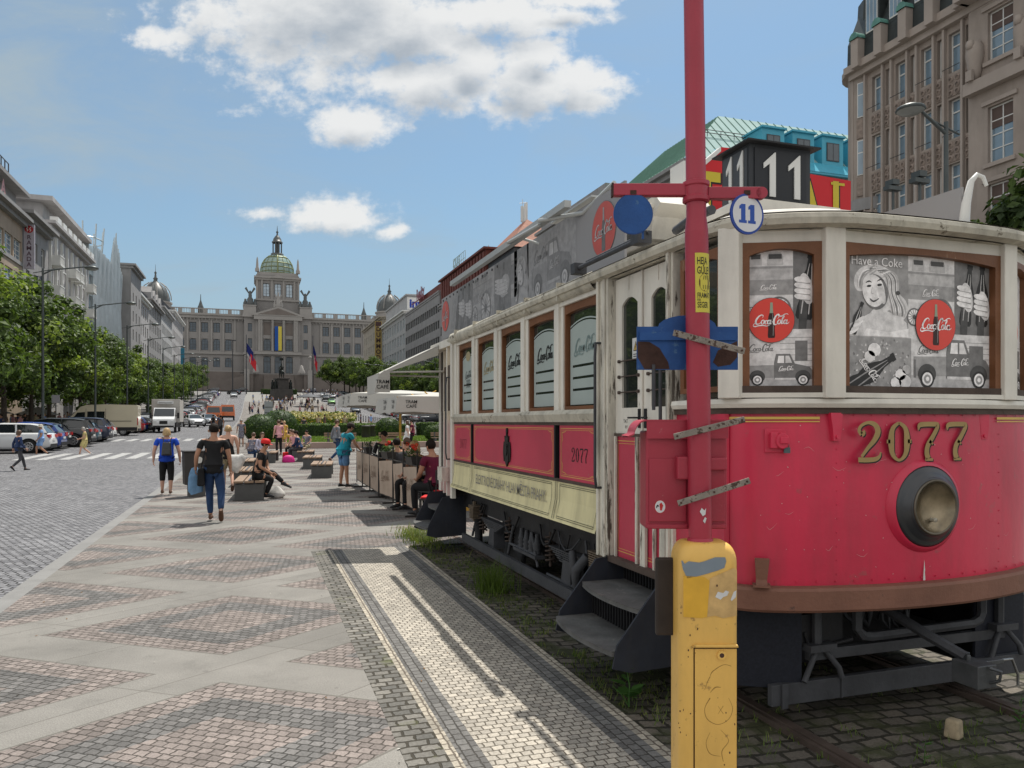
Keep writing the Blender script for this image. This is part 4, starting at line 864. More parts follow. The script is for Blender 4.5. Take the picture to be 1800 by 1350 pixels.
 for r, z in ((6.95,66.5),(6.9,67.4),(6.3,71.1),(4.6,73.8),(6.85,69.2)): mb.tube([(CX+r*cos(a),FY+9+r*sin(a),z) for a in [2*pi*i/24 for i in range(25)]], .2, 4)
 mb.build('dome_ribs', [dome], d)
 mb = MB(org); mb.lathe([(2.7,75.0),(2.7,75.9),(2.2,76)], (CX,FY+9,0), 12); mb.lathe([(2.3,80.6),(2.3,81.2),(1.9,81.3),(1.7,82.4),(.9,83.6),(.4,84.1),(.3,85),(.6,85.4),(.2,86),(.06,88.2)], (CX,FY+9,0), 12)
 for k in range(8): a = 2*pi*k/8+.39; mb.tube([(CX+1.9*cos(a),FY+9+1.9*sin(a),75.9),(CX+1.9*cos(a),FY+9+1.9*sin(a),80.7)], .3, 6)
 mb.lathe([(.9,76),(.9,80.6)], (CX,FY+9,0), 8); mb.build('lantern', [lead], t)
 # winged statues either side of the tower, small group over the pediment
 for x, h in ((CX-11.3,1),(CX+11.3,1),(CX,.7)):
  mb = MB(org); z = 51.1 if h == 1 else 50.4; y = FY-1 if h == 1 else FY-4.8
  mb.lathe([(1.5*h,0),(1.9*h,.8),(1.2*h,1.6),(1.35*h,2.6),(.7*h,3.6),(.75*h,4.6),(.45*h,5.4),(.55*h,5.9),(0,6.5)], (x,y,z), 9)
  for s in (-1,1):
   mb.loft([[(x+s*.2,y-.1,z+4.4*h),(x+s*.2,y+.2,z+4.4*h),(x+s*.2,y+.2,z+5.2*h),(x+s*.2,y-.1,z+5.2*h)],[(x+s*2.2*h,y,z+7.2*h),(x+s*2.2*h,y+.1,z+7.2*h),(x+s*1.5*h,y+.1,z+7.9*h),(x+s*1.5*h,y,z+7.9*h)]], sm=False)
   mb.lathe([(.9*h,0),(1.0*h,1.2),(.5*h,2.3),(.45*h,2.9),(0,3.3)], (x+s*1.9*h,y+.3,z-.2), 7)
  mb.build('statue', [lead if h == 1 else st2], t)
 # ramp, stairs and retaining walls
 mb = MB(org)
 mb.box(CX-50,CX-15,FY-9,FY-.6,zb,22.4); mb.box(CX+15,CX+50,FY-9,FY-.6,zb,22.4); mb.box(CX-15,CX+15,FY-13,FY-4.3,zb,21.4)
 for i in range(8): mb.box(CX-6+.02*i,CX+6-.02*i,FY-13-6+i*.75,FY-13.001,zb,zb+.85*(i+1))
 mb.add([(CX-34,FY-14,zb),(CX-34,FY-9.01,zb),(CX-10,FY-9.01,zb),(CX-10,FY-14,zb),(CX-10,FY-9.01,21.3),(CX-10,FY-14,21.3),(CX-34,FY-14,16.2),(CX-34,FY-9.01,16.2)], [(0,3,5,6),(0,6,7,1),(6,5,4,7),(3,2,4,5)])
 mb.add([(CX+34,FY-14,zb),(CX+34,FY-9.01,zb),(CX+10,FY-9.01,zb),(CX+10,FY-14,zb),(CX+10,FY-9.01,21.3),(CX+10,FY-14,21.3),(CX+34,FY-14,16.2),(CX+34,FY-9.01,16.2)], [(0,3,5,6),(0,6,7,1),(6,5,4,7),(3,2,4,5)])
 mb.build('ramp', [rust], t)
 for s in (-1,1):
  mb = MB(org); mb.box(CX+s*12.5-1,CX+s*12.5+1,FY-14.5,FY-12.5,zb,23.3); mb.lathe([(.3,23.3),(.22,27.5),(.2,28)], (CX+s*12.5,FY-13.5,0), 6); mb.lathe([(0,27.9),(.7,28.4),(.7,29),(0,29.5)], (CX+s*12.5,FY-13.5,0), 8)
  mb.lathe([(1.4,23.3),(1.5,24),(.9,25.2),(.6,26.4),(0,27)], (CX+s*9,FY-14.2,-1.5), 8)
  mb.build('lamp_pedestal', [st2], t)
 b = thing('hanging_flag', 'long vertical blue and yellow flag hanging over the museum entrance', 'flag', (CX, FY-5.4, 32))
 for i, (x, c) in enumerate(((-1.4,(.01,.07,.3)),(0,(.55,.45,.07)))):
  mb = MB(); n = 14; mb.add([(x+1.4*k/3, -.1*sin(k*1.2+j*.3)+(0), 10.2-10.2*j/n) for j in range(n+1) for k in range(4)], [(j*4+k,j*4+k+1,j*4+k+5,j*4+k+4) for j in range(n) for k in range(3)], sm=True)
  mb.build('flag_stripe', [pm('flag_%d' % i, c, .7, .08, 1)], b)
museum()
# ---------------------------------------------------------------- trees
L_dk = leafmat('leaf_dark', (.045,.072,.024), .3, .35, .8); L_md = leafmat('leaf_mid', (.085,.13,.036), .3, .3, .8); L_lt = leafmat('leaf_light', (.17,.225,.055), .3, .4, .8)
M_bark = pm('bark', (.075,.06,.048), .95, .3, 4, .8, 25)
def crown_mesh(seed, rx, ry, rz, cz, nclump, nleaf, lsz):
 R = random.Random(seed); mb = MB(); cl = []
 for i in range(nclump):
  while True:
   d = V((R.gauss(0,1), R.gauss(0,1), R.gauss(0,1))).normalized()
   r = R.random()**.45
   if d.z < -.75: continue
   break
  w = 1+.22*noise.noise(d*2.1+V((seed,0,0)))*2
  p = V((d.x*rx*r*w, d.y*ry*r*w, cz+d.z*rz*r*w)); cl.append((p, R.uniform(.45,1.0)*rx*.26, d))
 for p, cr, d0 in cl:
  paler = R.random();  # random leaf tone per clump, the leaves' own colour variance
  for k in range(nleaf):
   q = V((R.gauss(0,1), R.gauss(0,1), R.gauss(0,.75))); q = q.normalized()*cr*R.random()**.4
   c = p+q; n = (q.normalized()+d0*.5+V((R.gauss(0,.5),R.gauss(0,.5),R.gauss(0,.5)+.35))).normalized()
   a = n.cross(V((R.gauss(0,1),R.gauss(0,1),R.gauss(0,1)))).normalized(); b = n.cross(a); s = lsz*R.uniform(.45,1.5)
   m = 2 if paler > .86 else (1 if (paler > .42) ^ (R.random() < .2) else 0)
   mb.add([c-a*s*.5, c-b*s*.32+n*s*.08, c+a*s*.55-n*s*.1, c+b*s*.32+n*s*.08], [(0,1,2),(0,2,3)], m)
 return mb
def make_tree(seed, rx, ry, rz, cz, nclump, nleaf, lsz, label, loc, group, trunk=.17):
 t = thing('street_tree', label, 'tree', loc, 0, group); R = random.Random(seed)
 mb = MB(); mb.tube([(0,0,-.1),(.02,.03,cz*.35),(.05,-.03,cz*.7),(0,0,cz+rz*.5)], [trunk*1.25,trunk,trunk*.75,.03], 9)
 for i in range(9):
  a = 2*pi*i/9+R.random(); z = cz*R.uniform(.42,.8); L = rx*R.uniform(.6,.85)
  mb.tube([(0,0,z),(cos(a)*L*.4,sin(a)*L*.4,z+rz*.25),(cos(a)*L,sin(a)*L,z+rz*.55)], [trunk*.5,trunk*.3,.015], 6)
 mb.build('trunk', [M_bark], t)
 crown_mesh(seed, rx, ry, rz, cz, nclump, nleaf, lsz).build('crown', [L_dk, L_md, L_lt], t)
 return t
LG, RG = 'trees lining the left pavement', 'trees lining the right pavement'
lt = [make_tree(s, 4.9, 4.8, 4.9, 6.7, 175, 130, .33, 'leafy lime tree in the row along the left pavement', (-17.5, 38+8*s, .08), LG) for s in range(4)]
def named(root, label): root['label'] = label
k = 0
for i, y in enumerate([39.5, 47.5, 55.5, 64, 72, 80.5, 89, 98, 107, 116, 125, 134, 143, 152, 162, 172, 182, 192, 203, 214, 226, 238, 250]):
 x = -17.3+.5*sin(i*2.3); sc = [1.0,1.08,1.02,1.06,1.0,.97,.98,.94,.95,.9,.93,.9,.88,.9,.86,.88,.86,.85,.9,.86,.85,.85,.85][i]
 lab = ORD[i]+' lime tree along the left pavement, counted from the near end of the row' if i > 3 else ['largest dark tree at the left edge behind the dark blue woman','big tree behind the white parked wagon','tree standing behind the black parked cars','tree with yellowish tips beside the beige van'][i]
 o = lt[i] if i < 4 else dup(lt[i % 4], group=LG)
 o.location = (x, y, hz(y)+.06); o.rotation_euler = (0,0,i*1.7); o.scale = (sc, sc, sc*(.88 if i < 3 else .93)); o['label'] = lab
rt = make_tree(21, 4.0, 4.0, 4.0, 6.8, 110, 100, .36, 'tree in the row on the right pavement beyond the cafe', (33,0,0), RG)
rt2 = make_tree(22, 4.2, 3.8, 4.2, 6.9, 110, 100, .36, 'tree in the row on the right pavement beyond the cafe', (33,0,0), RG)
ys = [128, 138, 148, 160, 172, 184, 196, 208, 220, 232, 244, 256, 268]
for i, y in enumerate(ys):
 o = [rt, rt2][i] if i < 2 else dup([rt, rt2][i % 2], group=RG)
 o['label'] = ORD[i]+' tree on the right pavement beyond the cafe awnings, counted from the near end'
 o.location = (33.2+.4*sin(i*1.9)-(0 if y < 200 else 1.5), y, hz(y)+.06); o.rotation_euler = (0,0,i*2.1); sc = 1.0 if y < 200 else 1.12; o.scale = (sc*1.05,sc,sc)
o = dup(rt, (38.2,27.4,.08), .5, 'tree top showing above the tram roof at the right edge', RG, 1.3); o['group'] = RG
o = dup(rt2, (34,60,.1), 1.5, 'tree hidden behind the tram on the right pavement', RG, .9)
# the leafy mass right beside the statue
for i, (x, y, s) in enumerate([(24.5,262,1.1),(29.5,266,1.2)]):
 dup(rt, (x,y,hz(y)), i, ['tree standing left of its neighbour at the foot of the museum','tree standing at the foot of the museum behind the right road'][i], RG, s)
# ---------------------------------------------------------------- clipped bushes, hedge, flower bed
def ball(seed, rx, rz, lsz, n):
 R = random.Random(seed); mb = MB()
 for i in range(n):
  d = V((R.gauss(0,1),R.gauss(0,1),R.gauss(0,1))).normalized()
  if d.z < -.7: continue
  w = 1+.05*noise.noise(d*4+V((seed,0,0)))+R.uniform(-.05,.02); c = V((d.x*rx*w,d.y*rx*w,rz+d.z*rz*w))
  nn = (d+V((R.gauss(0,.45),R.gauss(0,.45),R.gauss(0,.45)))).normalized(); a = nn.cross(V((R.gauss(0,1),R.gauss(0,1),1))).normalized(); b = nn.cross(a); s = lsz*R.uniform(.6,1.3)
  mb.add([c-a*s*.5,c-b*s*.4,c+a*s*.5,c+b*s*.4], [(0,1,2,3)], R.random() < .35)
 mb.lathe([(0,.05),(rx*.6,.1*rz),(rx*.9,rz*.6),(rx*.93,rz),(rx*.85,rz*1.45),(rx*.5,rz*1.83),(0,rz*1.93)], (0,0,0), 14, 0)
 return mb
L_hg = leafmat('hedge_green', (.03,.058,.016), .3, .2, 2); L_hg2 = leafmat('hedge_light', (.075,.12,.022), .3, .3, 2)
bs = [(458,778,52,1.15,'round clipped bush behind the seated women',1.0),(492,770,58,1.35,'taller round clipped bush left of the long hedge',1.2),(682,764,60,1.0,'round clipped bush behind the man in the black track top',1.0),(763,771,56,.72,'small round clipped bush beside the tram rear',.8)]
for i, (u, v, D, r, lab, sz) in enumerate(bs):
 x, y = XY(u, D); mb = ball(i, r, r*.84, .1, 2600); tag(mb.build('clipped_bush', [L_hg, L_hg2], loc=(x,y,hz(y)+.02)), lab, 'bush')
def hedge(x0, x1, y0, y1, h, seed, label):
 R = random.Random(seed); mb = MB(); z0 = hz((y0+y1)/2)
 mb.box(x0+.06,x1-.06,y0+.06,y1-.06,z0,z0+h-.05); A = [( (x1-x0)*(y1-y0), 't'), ((x1-x0)*h,'f'), ((y1-y0)*h,'l'), ((y1-y0)*h,'r')]
 for ar, s in A:
  for i in range(int(ar*130)):
   a, b = R.random(), R.random()
   c = {'t':V((x0+a*(x1-x0),y0+b*(y1-y0),z0+h)),'f':V((x0+a*(x1-x0),y0,z0+b*h)),'l':V((x0,y0+a*(y1-y0),z0+b*h)),'r':V((x1,y0+a*(y1-y0),z0+b*h))}[s]+V((R.gauss(0,.03),R.gauss(0,.03),R.gauss(0,.03)))
   nn = {'t':V((0,0,1)),'f':V((0,-1,0)),'l':V((-1,0,0)),'r':V((1,0,0))}[s]+V((R.gauss(0,.5),R.gauss(0,.5),R.gauss(0,.5))); nn.normalize()
   q = nn.cross(V((R.gauss(0,1),R.gauss(0,1),1))).normalized(); w = nn.cross(q); k = .13*R.uniform(.6,1.2)
   mb.add([c-q*k*.5,c-w*k*.4,c+q*k*.5,c+w*k*.4], [(0,1,2,3)], (s == 't' and R.random() < .7) or R.random() < .15)  # mostly lighter leaves on top: sunlight put into the leaf colour
 return tag(mb.build('hedge', [L_hg, L_hg2]), label, 'hedge')
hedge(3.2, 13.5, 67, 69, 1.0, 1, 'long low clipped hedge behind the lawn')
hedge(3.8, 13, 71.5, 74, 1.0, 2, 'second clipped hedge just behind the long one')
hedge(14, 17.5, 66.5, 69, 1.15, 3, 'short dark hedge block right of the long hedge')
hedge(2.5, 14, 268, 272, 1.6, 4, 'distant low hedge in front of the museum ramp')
# flower bed: one bed nobody could count
R = random.Random(8); mb = MB()
for i in range(9000):
 x, y = R.uniform(3.4, 14.2), R.uniform(112, 126); z = hz(y)+R.random()**.6*2.0*(.75+.25*noise.noise(V((x*.7,y*.7,0))))
 a = R.uniform(0,2*pi); s = R.uniform(.09,.2); c = V((x,y,z)); q = V((cos(a),sin(a),R.uniform(-.5,.5)))*s; w = V((-sin(a)*.4,cos(a)*.4,.8))*s
 mb.add([c-q,c-w,c+q,c+w], [(0,1,2,3)], 1 if z-hz(y) > .75 and R.random() < .7 else (2 if R.random() < .15 else 0))
tag(mb.build('flower_bed', [L_hg2, pm('cream_petals', (.62,.58,.3), .8, .2, 2), pm('yellow_petals', (.6,.45,.05), .8, .2, 2)]), 'tall cream and yellow flower bed behind the hedges', 'flower bed', kind='stuff')
# ---------------------------------------------------------------- vehicles
M_tyre = pm('tyre_rubber', (.018,.018,.018), .9, .2, 6); M_rim = pm('alloy_rim', (.45,.45,.46), .35, .1, 3, metal=.8); M_cglass = glass('car_glass', (.012,.015,.018), .05, .9)
M_tail = pm('tail_lamp_red', (.42,.01,.012), .25, .05, 3, spec=.7); M_head = pm('head_lamp', (.6,.62,.62), .15, .05, 3, spec=.8); M_blk = pm('black_trim', (.02,.02,.022), .6, .15, 3); M_plate = pm('number_plate', (.6,.6,.58), .5, .05, 3)
def paint(name, col, metal=.25): return pm('car_paint_'+name, col, .32, .05, .8, metal=metal, spec=.6, coat=.7)
PC = dict(white=paint('white',(.62,.63,.64),.0), black=paint('black',(.012,.013,.015)), dark=paint('dark',(.03,.035,.045)), blue=paint('blue',(.015,.05,.25)), red=paint('red',(.35,.015,.02)), grey=paint('grey',(.16,.17,.18),.5),
   silver=paint('silver',(.4,.42,.44),.6), navy=paint('navy',(.012,.02,.05)), green=paint('green',(.2,.42,.12)), orange=paint('orange',(.6,.13,.02)), beige=paint('beige',(.56,.50,.37),.0), teal=paint('teal',(.05,.12,.16)))
KIND = {  # side profile: list of (y along length front->rear, belt/hood z, half width); roof: (y, z)
 'wagon': dict(L=4.7, W=.9, hood=[(0,.42,.62),(.06,.66,.78),(.5,.84,.87),(1.25,.95,.9),(1.6,1.0,.9),(3.0,1.0,.9),(4.3,1.0,.88),(4.62,.95,.84),(4.7,.6,.74)], roof=[(1.3,.98),(2.05,1.4),(2.6,1.47),(3.8,1.44),(4.25,1.36),(4.58,1.0)]),
 'hatch': dict(L=4.1, W=.87, hood=[(0,.4,.6),(.06,.66,.74),(.5,.86,.84),(1.1,.98,.87),(1.5,1.0,.87),(2.9,1.0,.87),(3.8,.99,.85),(4.05,.9,.8),(4.1,.55,.72)], roof=[(1.1,1.0),(1.8,1.42),(2.3,1.5),(3.2,1.47),(3.65,1.38),(4.0,1.0)]),
 'sedan': dict(L=4.7, W=.9, hood=[(0,.4,.62),(.06,.64,.78),(.5,.8,.87),(1.25,.92,.9),(1.7,.96,.9),(3.2,.98,.9),(4.2,1.0,.88),(4.62,.96,.84),(4.7,.55,.74)], roof=[(1.35,.95),(2.15,1.38),(2.7,1.44),(3.3,1.4),(4.0,1.0)]),
 'suv': dict(L=4.7, W=.95, hood=[(0,.5,.68),(.06,.82,.82),(.45,1.0,.9),(1.2,1.1,.94),(1.6,1.13,.95),(3.0,1.13,.95),(4.35,1.13,.93),(4.62,1.08,.9),(4.7,.65,.8)], roof=[(1.25,1.1),(1.85,1.6),(2.4,1.7),(3.8,1.67),(4.3,1.6),(4.6,1.13)])}
def wheel(t, x, y, r, s):
 w = MB(); w.lathe([(r*.62,-.1),(r*.97,-.1),(r,-.06),(r,.06),(r*.97,.1),(r*.62,.1)], (0,0,0), 20, axis='x'); o = w.build('wheel', [M_tyre], t, (x,y,r))
 q = MB(); q.lathe([(r*.66,.085*s),(r*.6,.1*s),(r*.56,.05*s),(r*.1,.06*s),(0,.07*s)], (0,0,0), 20, axis='x', m=1)
 for k in range(10):
  a = 2*pi*k/10; q.add([(.1*s,r*.12*cos(a+.5),r*.12*sin(a+.5)),(.1*s,r*.12*cos(a-.5),r*.12*sin(a-.5)),(.11*s,r*.62*cos(a-.07),r*.62*sin(a-.07)),(.11*s,r*.62*cos(a+.07),r*.62*sin(a+.07))], [(0,1,2,3)], 0)
 q.lathe([(r*.66,.09*s),(r*.66,.105*s),(r*.58,.105*s)], (0,0,0), 20, axis='x', m=0)
 q.build('rim', [M_rim, M_blk], o)
def make_car(kind, col, label, loc=(0,0,0), rz=0, group=None, cat='car'):
 """nose towards +y, origin under the rear bumper"""
 K = KIND[kind]; L = K['L']; t = thing('parked_car', label, cat, loc, rz, group); p = PC[col]; gc = .2 if kind != 'suv' else .26
 mb = MB(); rings = []
 for (y, z, w) in K['hood']:
  Y = L-y; zb = gc+(.12 if y < .1 or y > L-.12 else 0)
  rings.append([(x, Y, zz) for x, zz in [(-w*.9,zb),(-w,zb+.14),(-w*1.01,zb+(z-zb)*.55),(-w*.985,z-.08),(-w*.9,z),(-w*.45,z+.025),(w*.45,z+.025),(w*.9,z),(w*.985,z-.08),(w*1.01,zb+(z-zb)*.55),(w,zb+.14),(w*.9,zb)]])
 mb.loft(rings); rf = K['roof']; Wb = K['W']
 # roof skin
 rr = [(y, z) for y, z in rf if z > 1.3]; 
 mb.loft([[(-Wb*.7,L-y,z-.05),(-Wb*.64,L-y,z+.0),(-Wb*.3,L-y,z+.025),(Wb*.3,L-y,z+.025),(Wb*.64,L-y,z+.0),(Wb*.7,L-y,z-.05)] for y, z in rr], closed=False)
 # pillars
 def pil(y0,z0,y1,z1,w=.07):
  for s in (-1,1):
   a = V((s*Wb*.905,L-y0,z0)); b = V((s*Wb*.70,L-y1,z1-.03)); mb.loft([[a+V((0,-w,0)),a+V((0,w,0)),a+V((-s*.03,w,-.0)),a+V((-s*.03,-w,0))],[b+V((0,-w*.8,0)),b+V((0,w*.8,0)),b+V((-s*.03,w*.8,0)),b+V((-s*.03,-w*.8,0))]], sm=False)
 pil(rf[0][0]+.03,rf[0][1],rr[0][0],rr[0][1]); ym = (rr[0][0]+rr[-1][0])/2; pil(ym+.1,1.0,ym+.05,rr[1][1],.04); pil(rf[-1][0]-.12,rf[-1][1],rr[-1][0],rr[-1][1],.11)
 mb.build('body', [p], t)
 g = MB(); g.loft([[(-Wb*(.9-.21*max(0,(z-1)/.45)),L-y,z-.03-(0 if z>1.3 else .04)),(-Wb*.6,L-y,z-.012),(Wb*.6,L-y,z-.012),(Wb*(.9-.21*max(0,(z-1)/.45)),L-y,z-.03-(0 if z>1.3 else .04)),(Wb*.89,L-y,.93),(-Wb*.89,L-y,.93)] for y, z in rf], sm=False)
 g.build('windows', [M_cglass], t)
 r = .33 if kind != 'suv' else .38; ya = (.85, L-.85-(.1 if kind=='hatch' else .05))
 a = MB()
 for y in ya:
  for s in (-1,1): a.lathe([(r+.07,-.02),(r+.07,.0),(0,.004)], (s*(Wb+.004),L-y,r+.01), 20, axis='x')
 a.box(-Wb*.93,Wb*.93,.3,L-.3,gc-.04,gc+.02); a.box(-Wb*.5,Wb*.5,L-.02,L+.012,.36,.56); a.box(-Wb*.75,Wb*.75,-.012,.03,gc+.05,gc+.25)
 a.build('trim', [M_blk], t)
 for y in ya:
  for s in (-1,1): wheel(t, s*(Wb-.07), L-y, r, s)
 zt = .86 if kind != 'suv' else 1.0
 for s in (-1,1):
  x0, x1 = sorted((s*Wb*.93, s*Wb*.52)); m = MB(); m.box(x0,x1,-.006,.14,zt-.1,zt+.06); m.build('tail_lamp', [M_tail], t)
  x0, x1 = sorted((s*Wb*.9, s*Wb*.5)); m = MB(); m.box(x0,x1,L-.2,L-.03,zt-.22,zt-.09); m.build('head_lamp', [M_head], t)
  m = MB(); m.box(*sorted((s*(Wb+.0),s*(Wb+.16))),L-rf[0][0]-.5,L-rf[0][0]-.38,1.0,1.12); m.build('mirror', [p], t)
 m = MB(); m.box(-.26,.26,-.03,-.013,.62,.73); m.build('number_plate', [M_plate], t)
 return t
def park(proto, y, rx=-9.6, side=-1, label=None, jit=0):
 o = dup(proto, (rx, y, hz(y)-.018), pi/2 if side < 0 else -pi/2, label); return o
GL = 'cars parked along the left side'; GR = 'cars parked along the right side'
c_ = [('wagon','grey','dark grey car at the left edge with a red tail lamp', 37.2, -11.3),('wagon','white','white estate car parked behind the man in the hat',44.0,-9.5),('hatch','blue','bright blue hatchback just right of the white estate',46.7,-9.6),
  ('wagon','dark','dark estate car between the blue hatchback and the black off-roader',49.0,-9.8),('suv','black','black off-roader with large alloy wheels',51.4,-9.0),('hatch','red','red hatchback behind the woman in the yellow dress',54.2,-9.5),
  ('hatch','teal','grey-blue hatchback right of the red one',56.8,-9.6),('suv','navy','dark navy estate with tall red tail lamps',59.8,-9.4),('hatch','white','small white car in front of the beige van',62.8,-9.6)]
protoL = {}
for kd, cl, lab, y, x in c_:
 o = make_car(kd, cl, lab, (x, y, hz(y)-.018), pi/2, GL); protoL[(kd,cl)] = o
protos = [protoL[('wagon','white')], protoL[('hatch','blue')], protoL[('suv','black')], protoL[('hatch','red')], protoL[('wagon','dark')], protoL[('suv','navy')], make_car('sedan','silver','silver saloon car in the long left parking row',(-9.6,84,hz(84)-.018),pi/2,GL), make_car('hatch','grey','grey hatchback in the long left parking row',(-9.6,87,hz(87)-.018),pi/2,GL)]
cn = ['white estate','blue hatchback','black off-roader','red hatchback','dark estate','navy off-roader','silver saloon','grey hatchback']
R = random.Random(11); y = 90; order = [6,0,7,2,0,6,4,1,0,7,6,2,4,0,3,5,6,0]
i = 0
while y < 255:
 k = order[i % len(order)]; o = dup(protos[k], (-9.6+R.uniform(-.25,.2), y, hz(y)-.018), pi/2+R.uniform(-.03,.03), cn[k]+' parked beyond the truck, '+ORD[i]+' in that stretch of the left row', GL); y += 3.0 if y < 160 else 4.2; i += 1
dup(protos[3], (-9.8, 80.5, hz(80)-.018), pi/2, 'red car half hidden behind the beige van and the truck', GL); dup(protos[1], (-9.7, 83, hz(83)-.018), pi/2, 'blue hatchback between the beige van and the truck', GL)
# right side row, moving cars
pr = [make_car('hatch','red','dark red car parked right of the awnings',(26,150,0),-pi/2,GR), make_car('suv','grey','grey van-like car parked beyond the awnings',(26,146,0),-pi/2,GR)]
for i, (y, k, lab) in enumerate([(151,0,None),(147,1,None)]): pr[i].location = (25.6, y, hz(y)-.018)
y = 155; i = 0
while y < 262:
 q = [protos[0],protos[2],protos[6],pr[1],protos[7],protos[4],protos[5]][i % 7]; qn = ['white estate','black off-roader','silver saloon','grey off-roader','grey hatchback','dark estate','navy off-roader'][i % 7]; dup(q, (25.6+R.uniform(-.2,.2), y, hz(y)-.018), -pi/2, qn+', '+ORD[i]+' in the far stretch of the right parking row', GR); y += 3.6; i += 1
for i, (y, k) in enumerate([(143.5,5),(140.5,2),(131,7),(128,6),(125,4)]): dup(protos[k], (25.7, y, hz(y)-.018), -pi/2, ['navy off-roader right of the grey parked one','black off-roader parked behind the silver people carrier','grey hatchback in the right row nearest the tram','silver saloon in the right row nearest the tram','dark estate in the right row nearest the tram'][i], GR)
mv = dup(pr[1], (24.2, 134.5, hz(134)-.018), -1.2, 'silver people carrier standing beside the white awning', GR)
dup(protos[4], (20.6, 168, hz(168)-.018), pi, 'dark car driving down the right road near the white awning', 'moving cars on the square')
g = make_car('hatch','green','small light green car driving down the right road',(19.2,205,hz(205)-.018),pi,'moving cars on the square')
dup(protos[2], (19.2, 222, hz(222)-.018), pi, 'black off-roader behind the green car on the right road', 'moving cars on the square'); dup(protos[0], (20.5, 246, hz(246)-.018), pi, 'white car at the top of the right road', 'moving cars on the square')
dup(protos[6], (22.8, 236, hz(236)-.018), 0, 'silver car at the top of the right road', 'moving cars on the square')
dup(protos[6], (-5.0, 152, hz(152)-.018), pi, 'silver car behind the orange truck on the left road', 'moving cars on the square')
dup(protos[0], (-5.2, 236, hz(236)-.018), pi, 'white car at the top of the left road', 'moving cars on the square'); dup(protos[2], (-4.2, 262, hz(262)-.018), .8, 'black car turning at the top of the left road', 'moving cars on the square')
dup(protos[0], (-7.6, 104, hz(104)-.018), pi+.3, 'white car waiting behind the box truck', 'moving cars on the square'); dup(protos[6], (-6.0, 110, hz(110)-.018), pi+.25, 'silver car with bright windscreen beside the parked row', 'moving cars on the square')
for i, (x, k) in enumerate([(-12,4),(-2,2),(24,5),(16,4)]): dup(protos[k], (x, 316, hz(316)), pi/2, ['dark car crossing in front of the museum, far left','black car crossing in front of the museum beside the flagpole','dark car crossing in front of the museum, behind the trees','dark car crossing in front of the museum right of the statue'][i], 'moving cars on the square')
# van
def make_van():
 x, y = -9.35, 73.5; t = thing('van', 'beige high-roofed panel van with one dark side window', 'van', (x, y, hz(y)-.018), pi/2); p = PC['beige']; L = 5.9; W = 1.0
 prof = [(0,.45),(0,2.52),(.12,2.62),(2.4,2.66),(3.9,2.6),(4.35,2.45),(5.05,1.62),(5.72,1.3),(5.88,.95),(5.9,.42),(0.02,.4)]
 fr = Fr((0,0,0),(0,1,0)); mb = MB(); mb.loft([[(s*(W if z < 1.4 else W-.1*(z-1.4)/1.2), yy, z) for yy, z in prof] for s in (-1,-.98,.98,1)], sm=False); o = mb.build('body', [p], t); bev(o,.05,3,30)
 m = MB()
 for s in (-1,1):
  m.add([(s*1.004,2.55,1.45),(s*1.004,3.85,1.45),(s*.955,3.85,2.05),(s*.955,2.55,2.05)], [(0,1,2,3)]); m.add([(s*1.004,4.02,1.42),(s*1.004,4.95,1.42),(s*.97,4.6,1.95),(s*.962,4.02,2.0)], [(0,1,2,3)])
 m.add([(-.88,4.47,2.33),(.88,4.47,2.33),(.93,5.0,1.72),(-.93,5.0,1.72)], [(0,1,2,3)]); m.build('windows', [M_cglass], t)
 m = MB()
 for s in (-1,1):
  m.box(*sorted((s*1.001,s*1.02)),0.05,5.7,.42,.72); m.box(*sorted((s*1.001,s*1.008)),.5,2.4,1.22,1.26); m.box(*sorted((s*1.001,s*1.006)),3.93,3.95,.8,2.3); m.box(*sorted((s*1.001,s*1.006)),2.45,2.47,.8,2.3)
 m.box(-.9,.9,-.05,.0,.42,.62); m.build('trim', [M_blk], t)
 for yy in (1.15,4.85):
  for s in (-1,1): wheel(t, s*.9, yy, .36, s)
 for s in (-1,1): m = MB(); m.box(*sorted((s*.86,s*.99)),-.02,.05,.9,1.5); m.build('tail_lamp', [M_tail], t); m = MB(); m.box(*sorted((s*.6,s*.92)),5.75,5.9,.85,1.1); m.build('head_lamp', [M_head], t)
make_van()
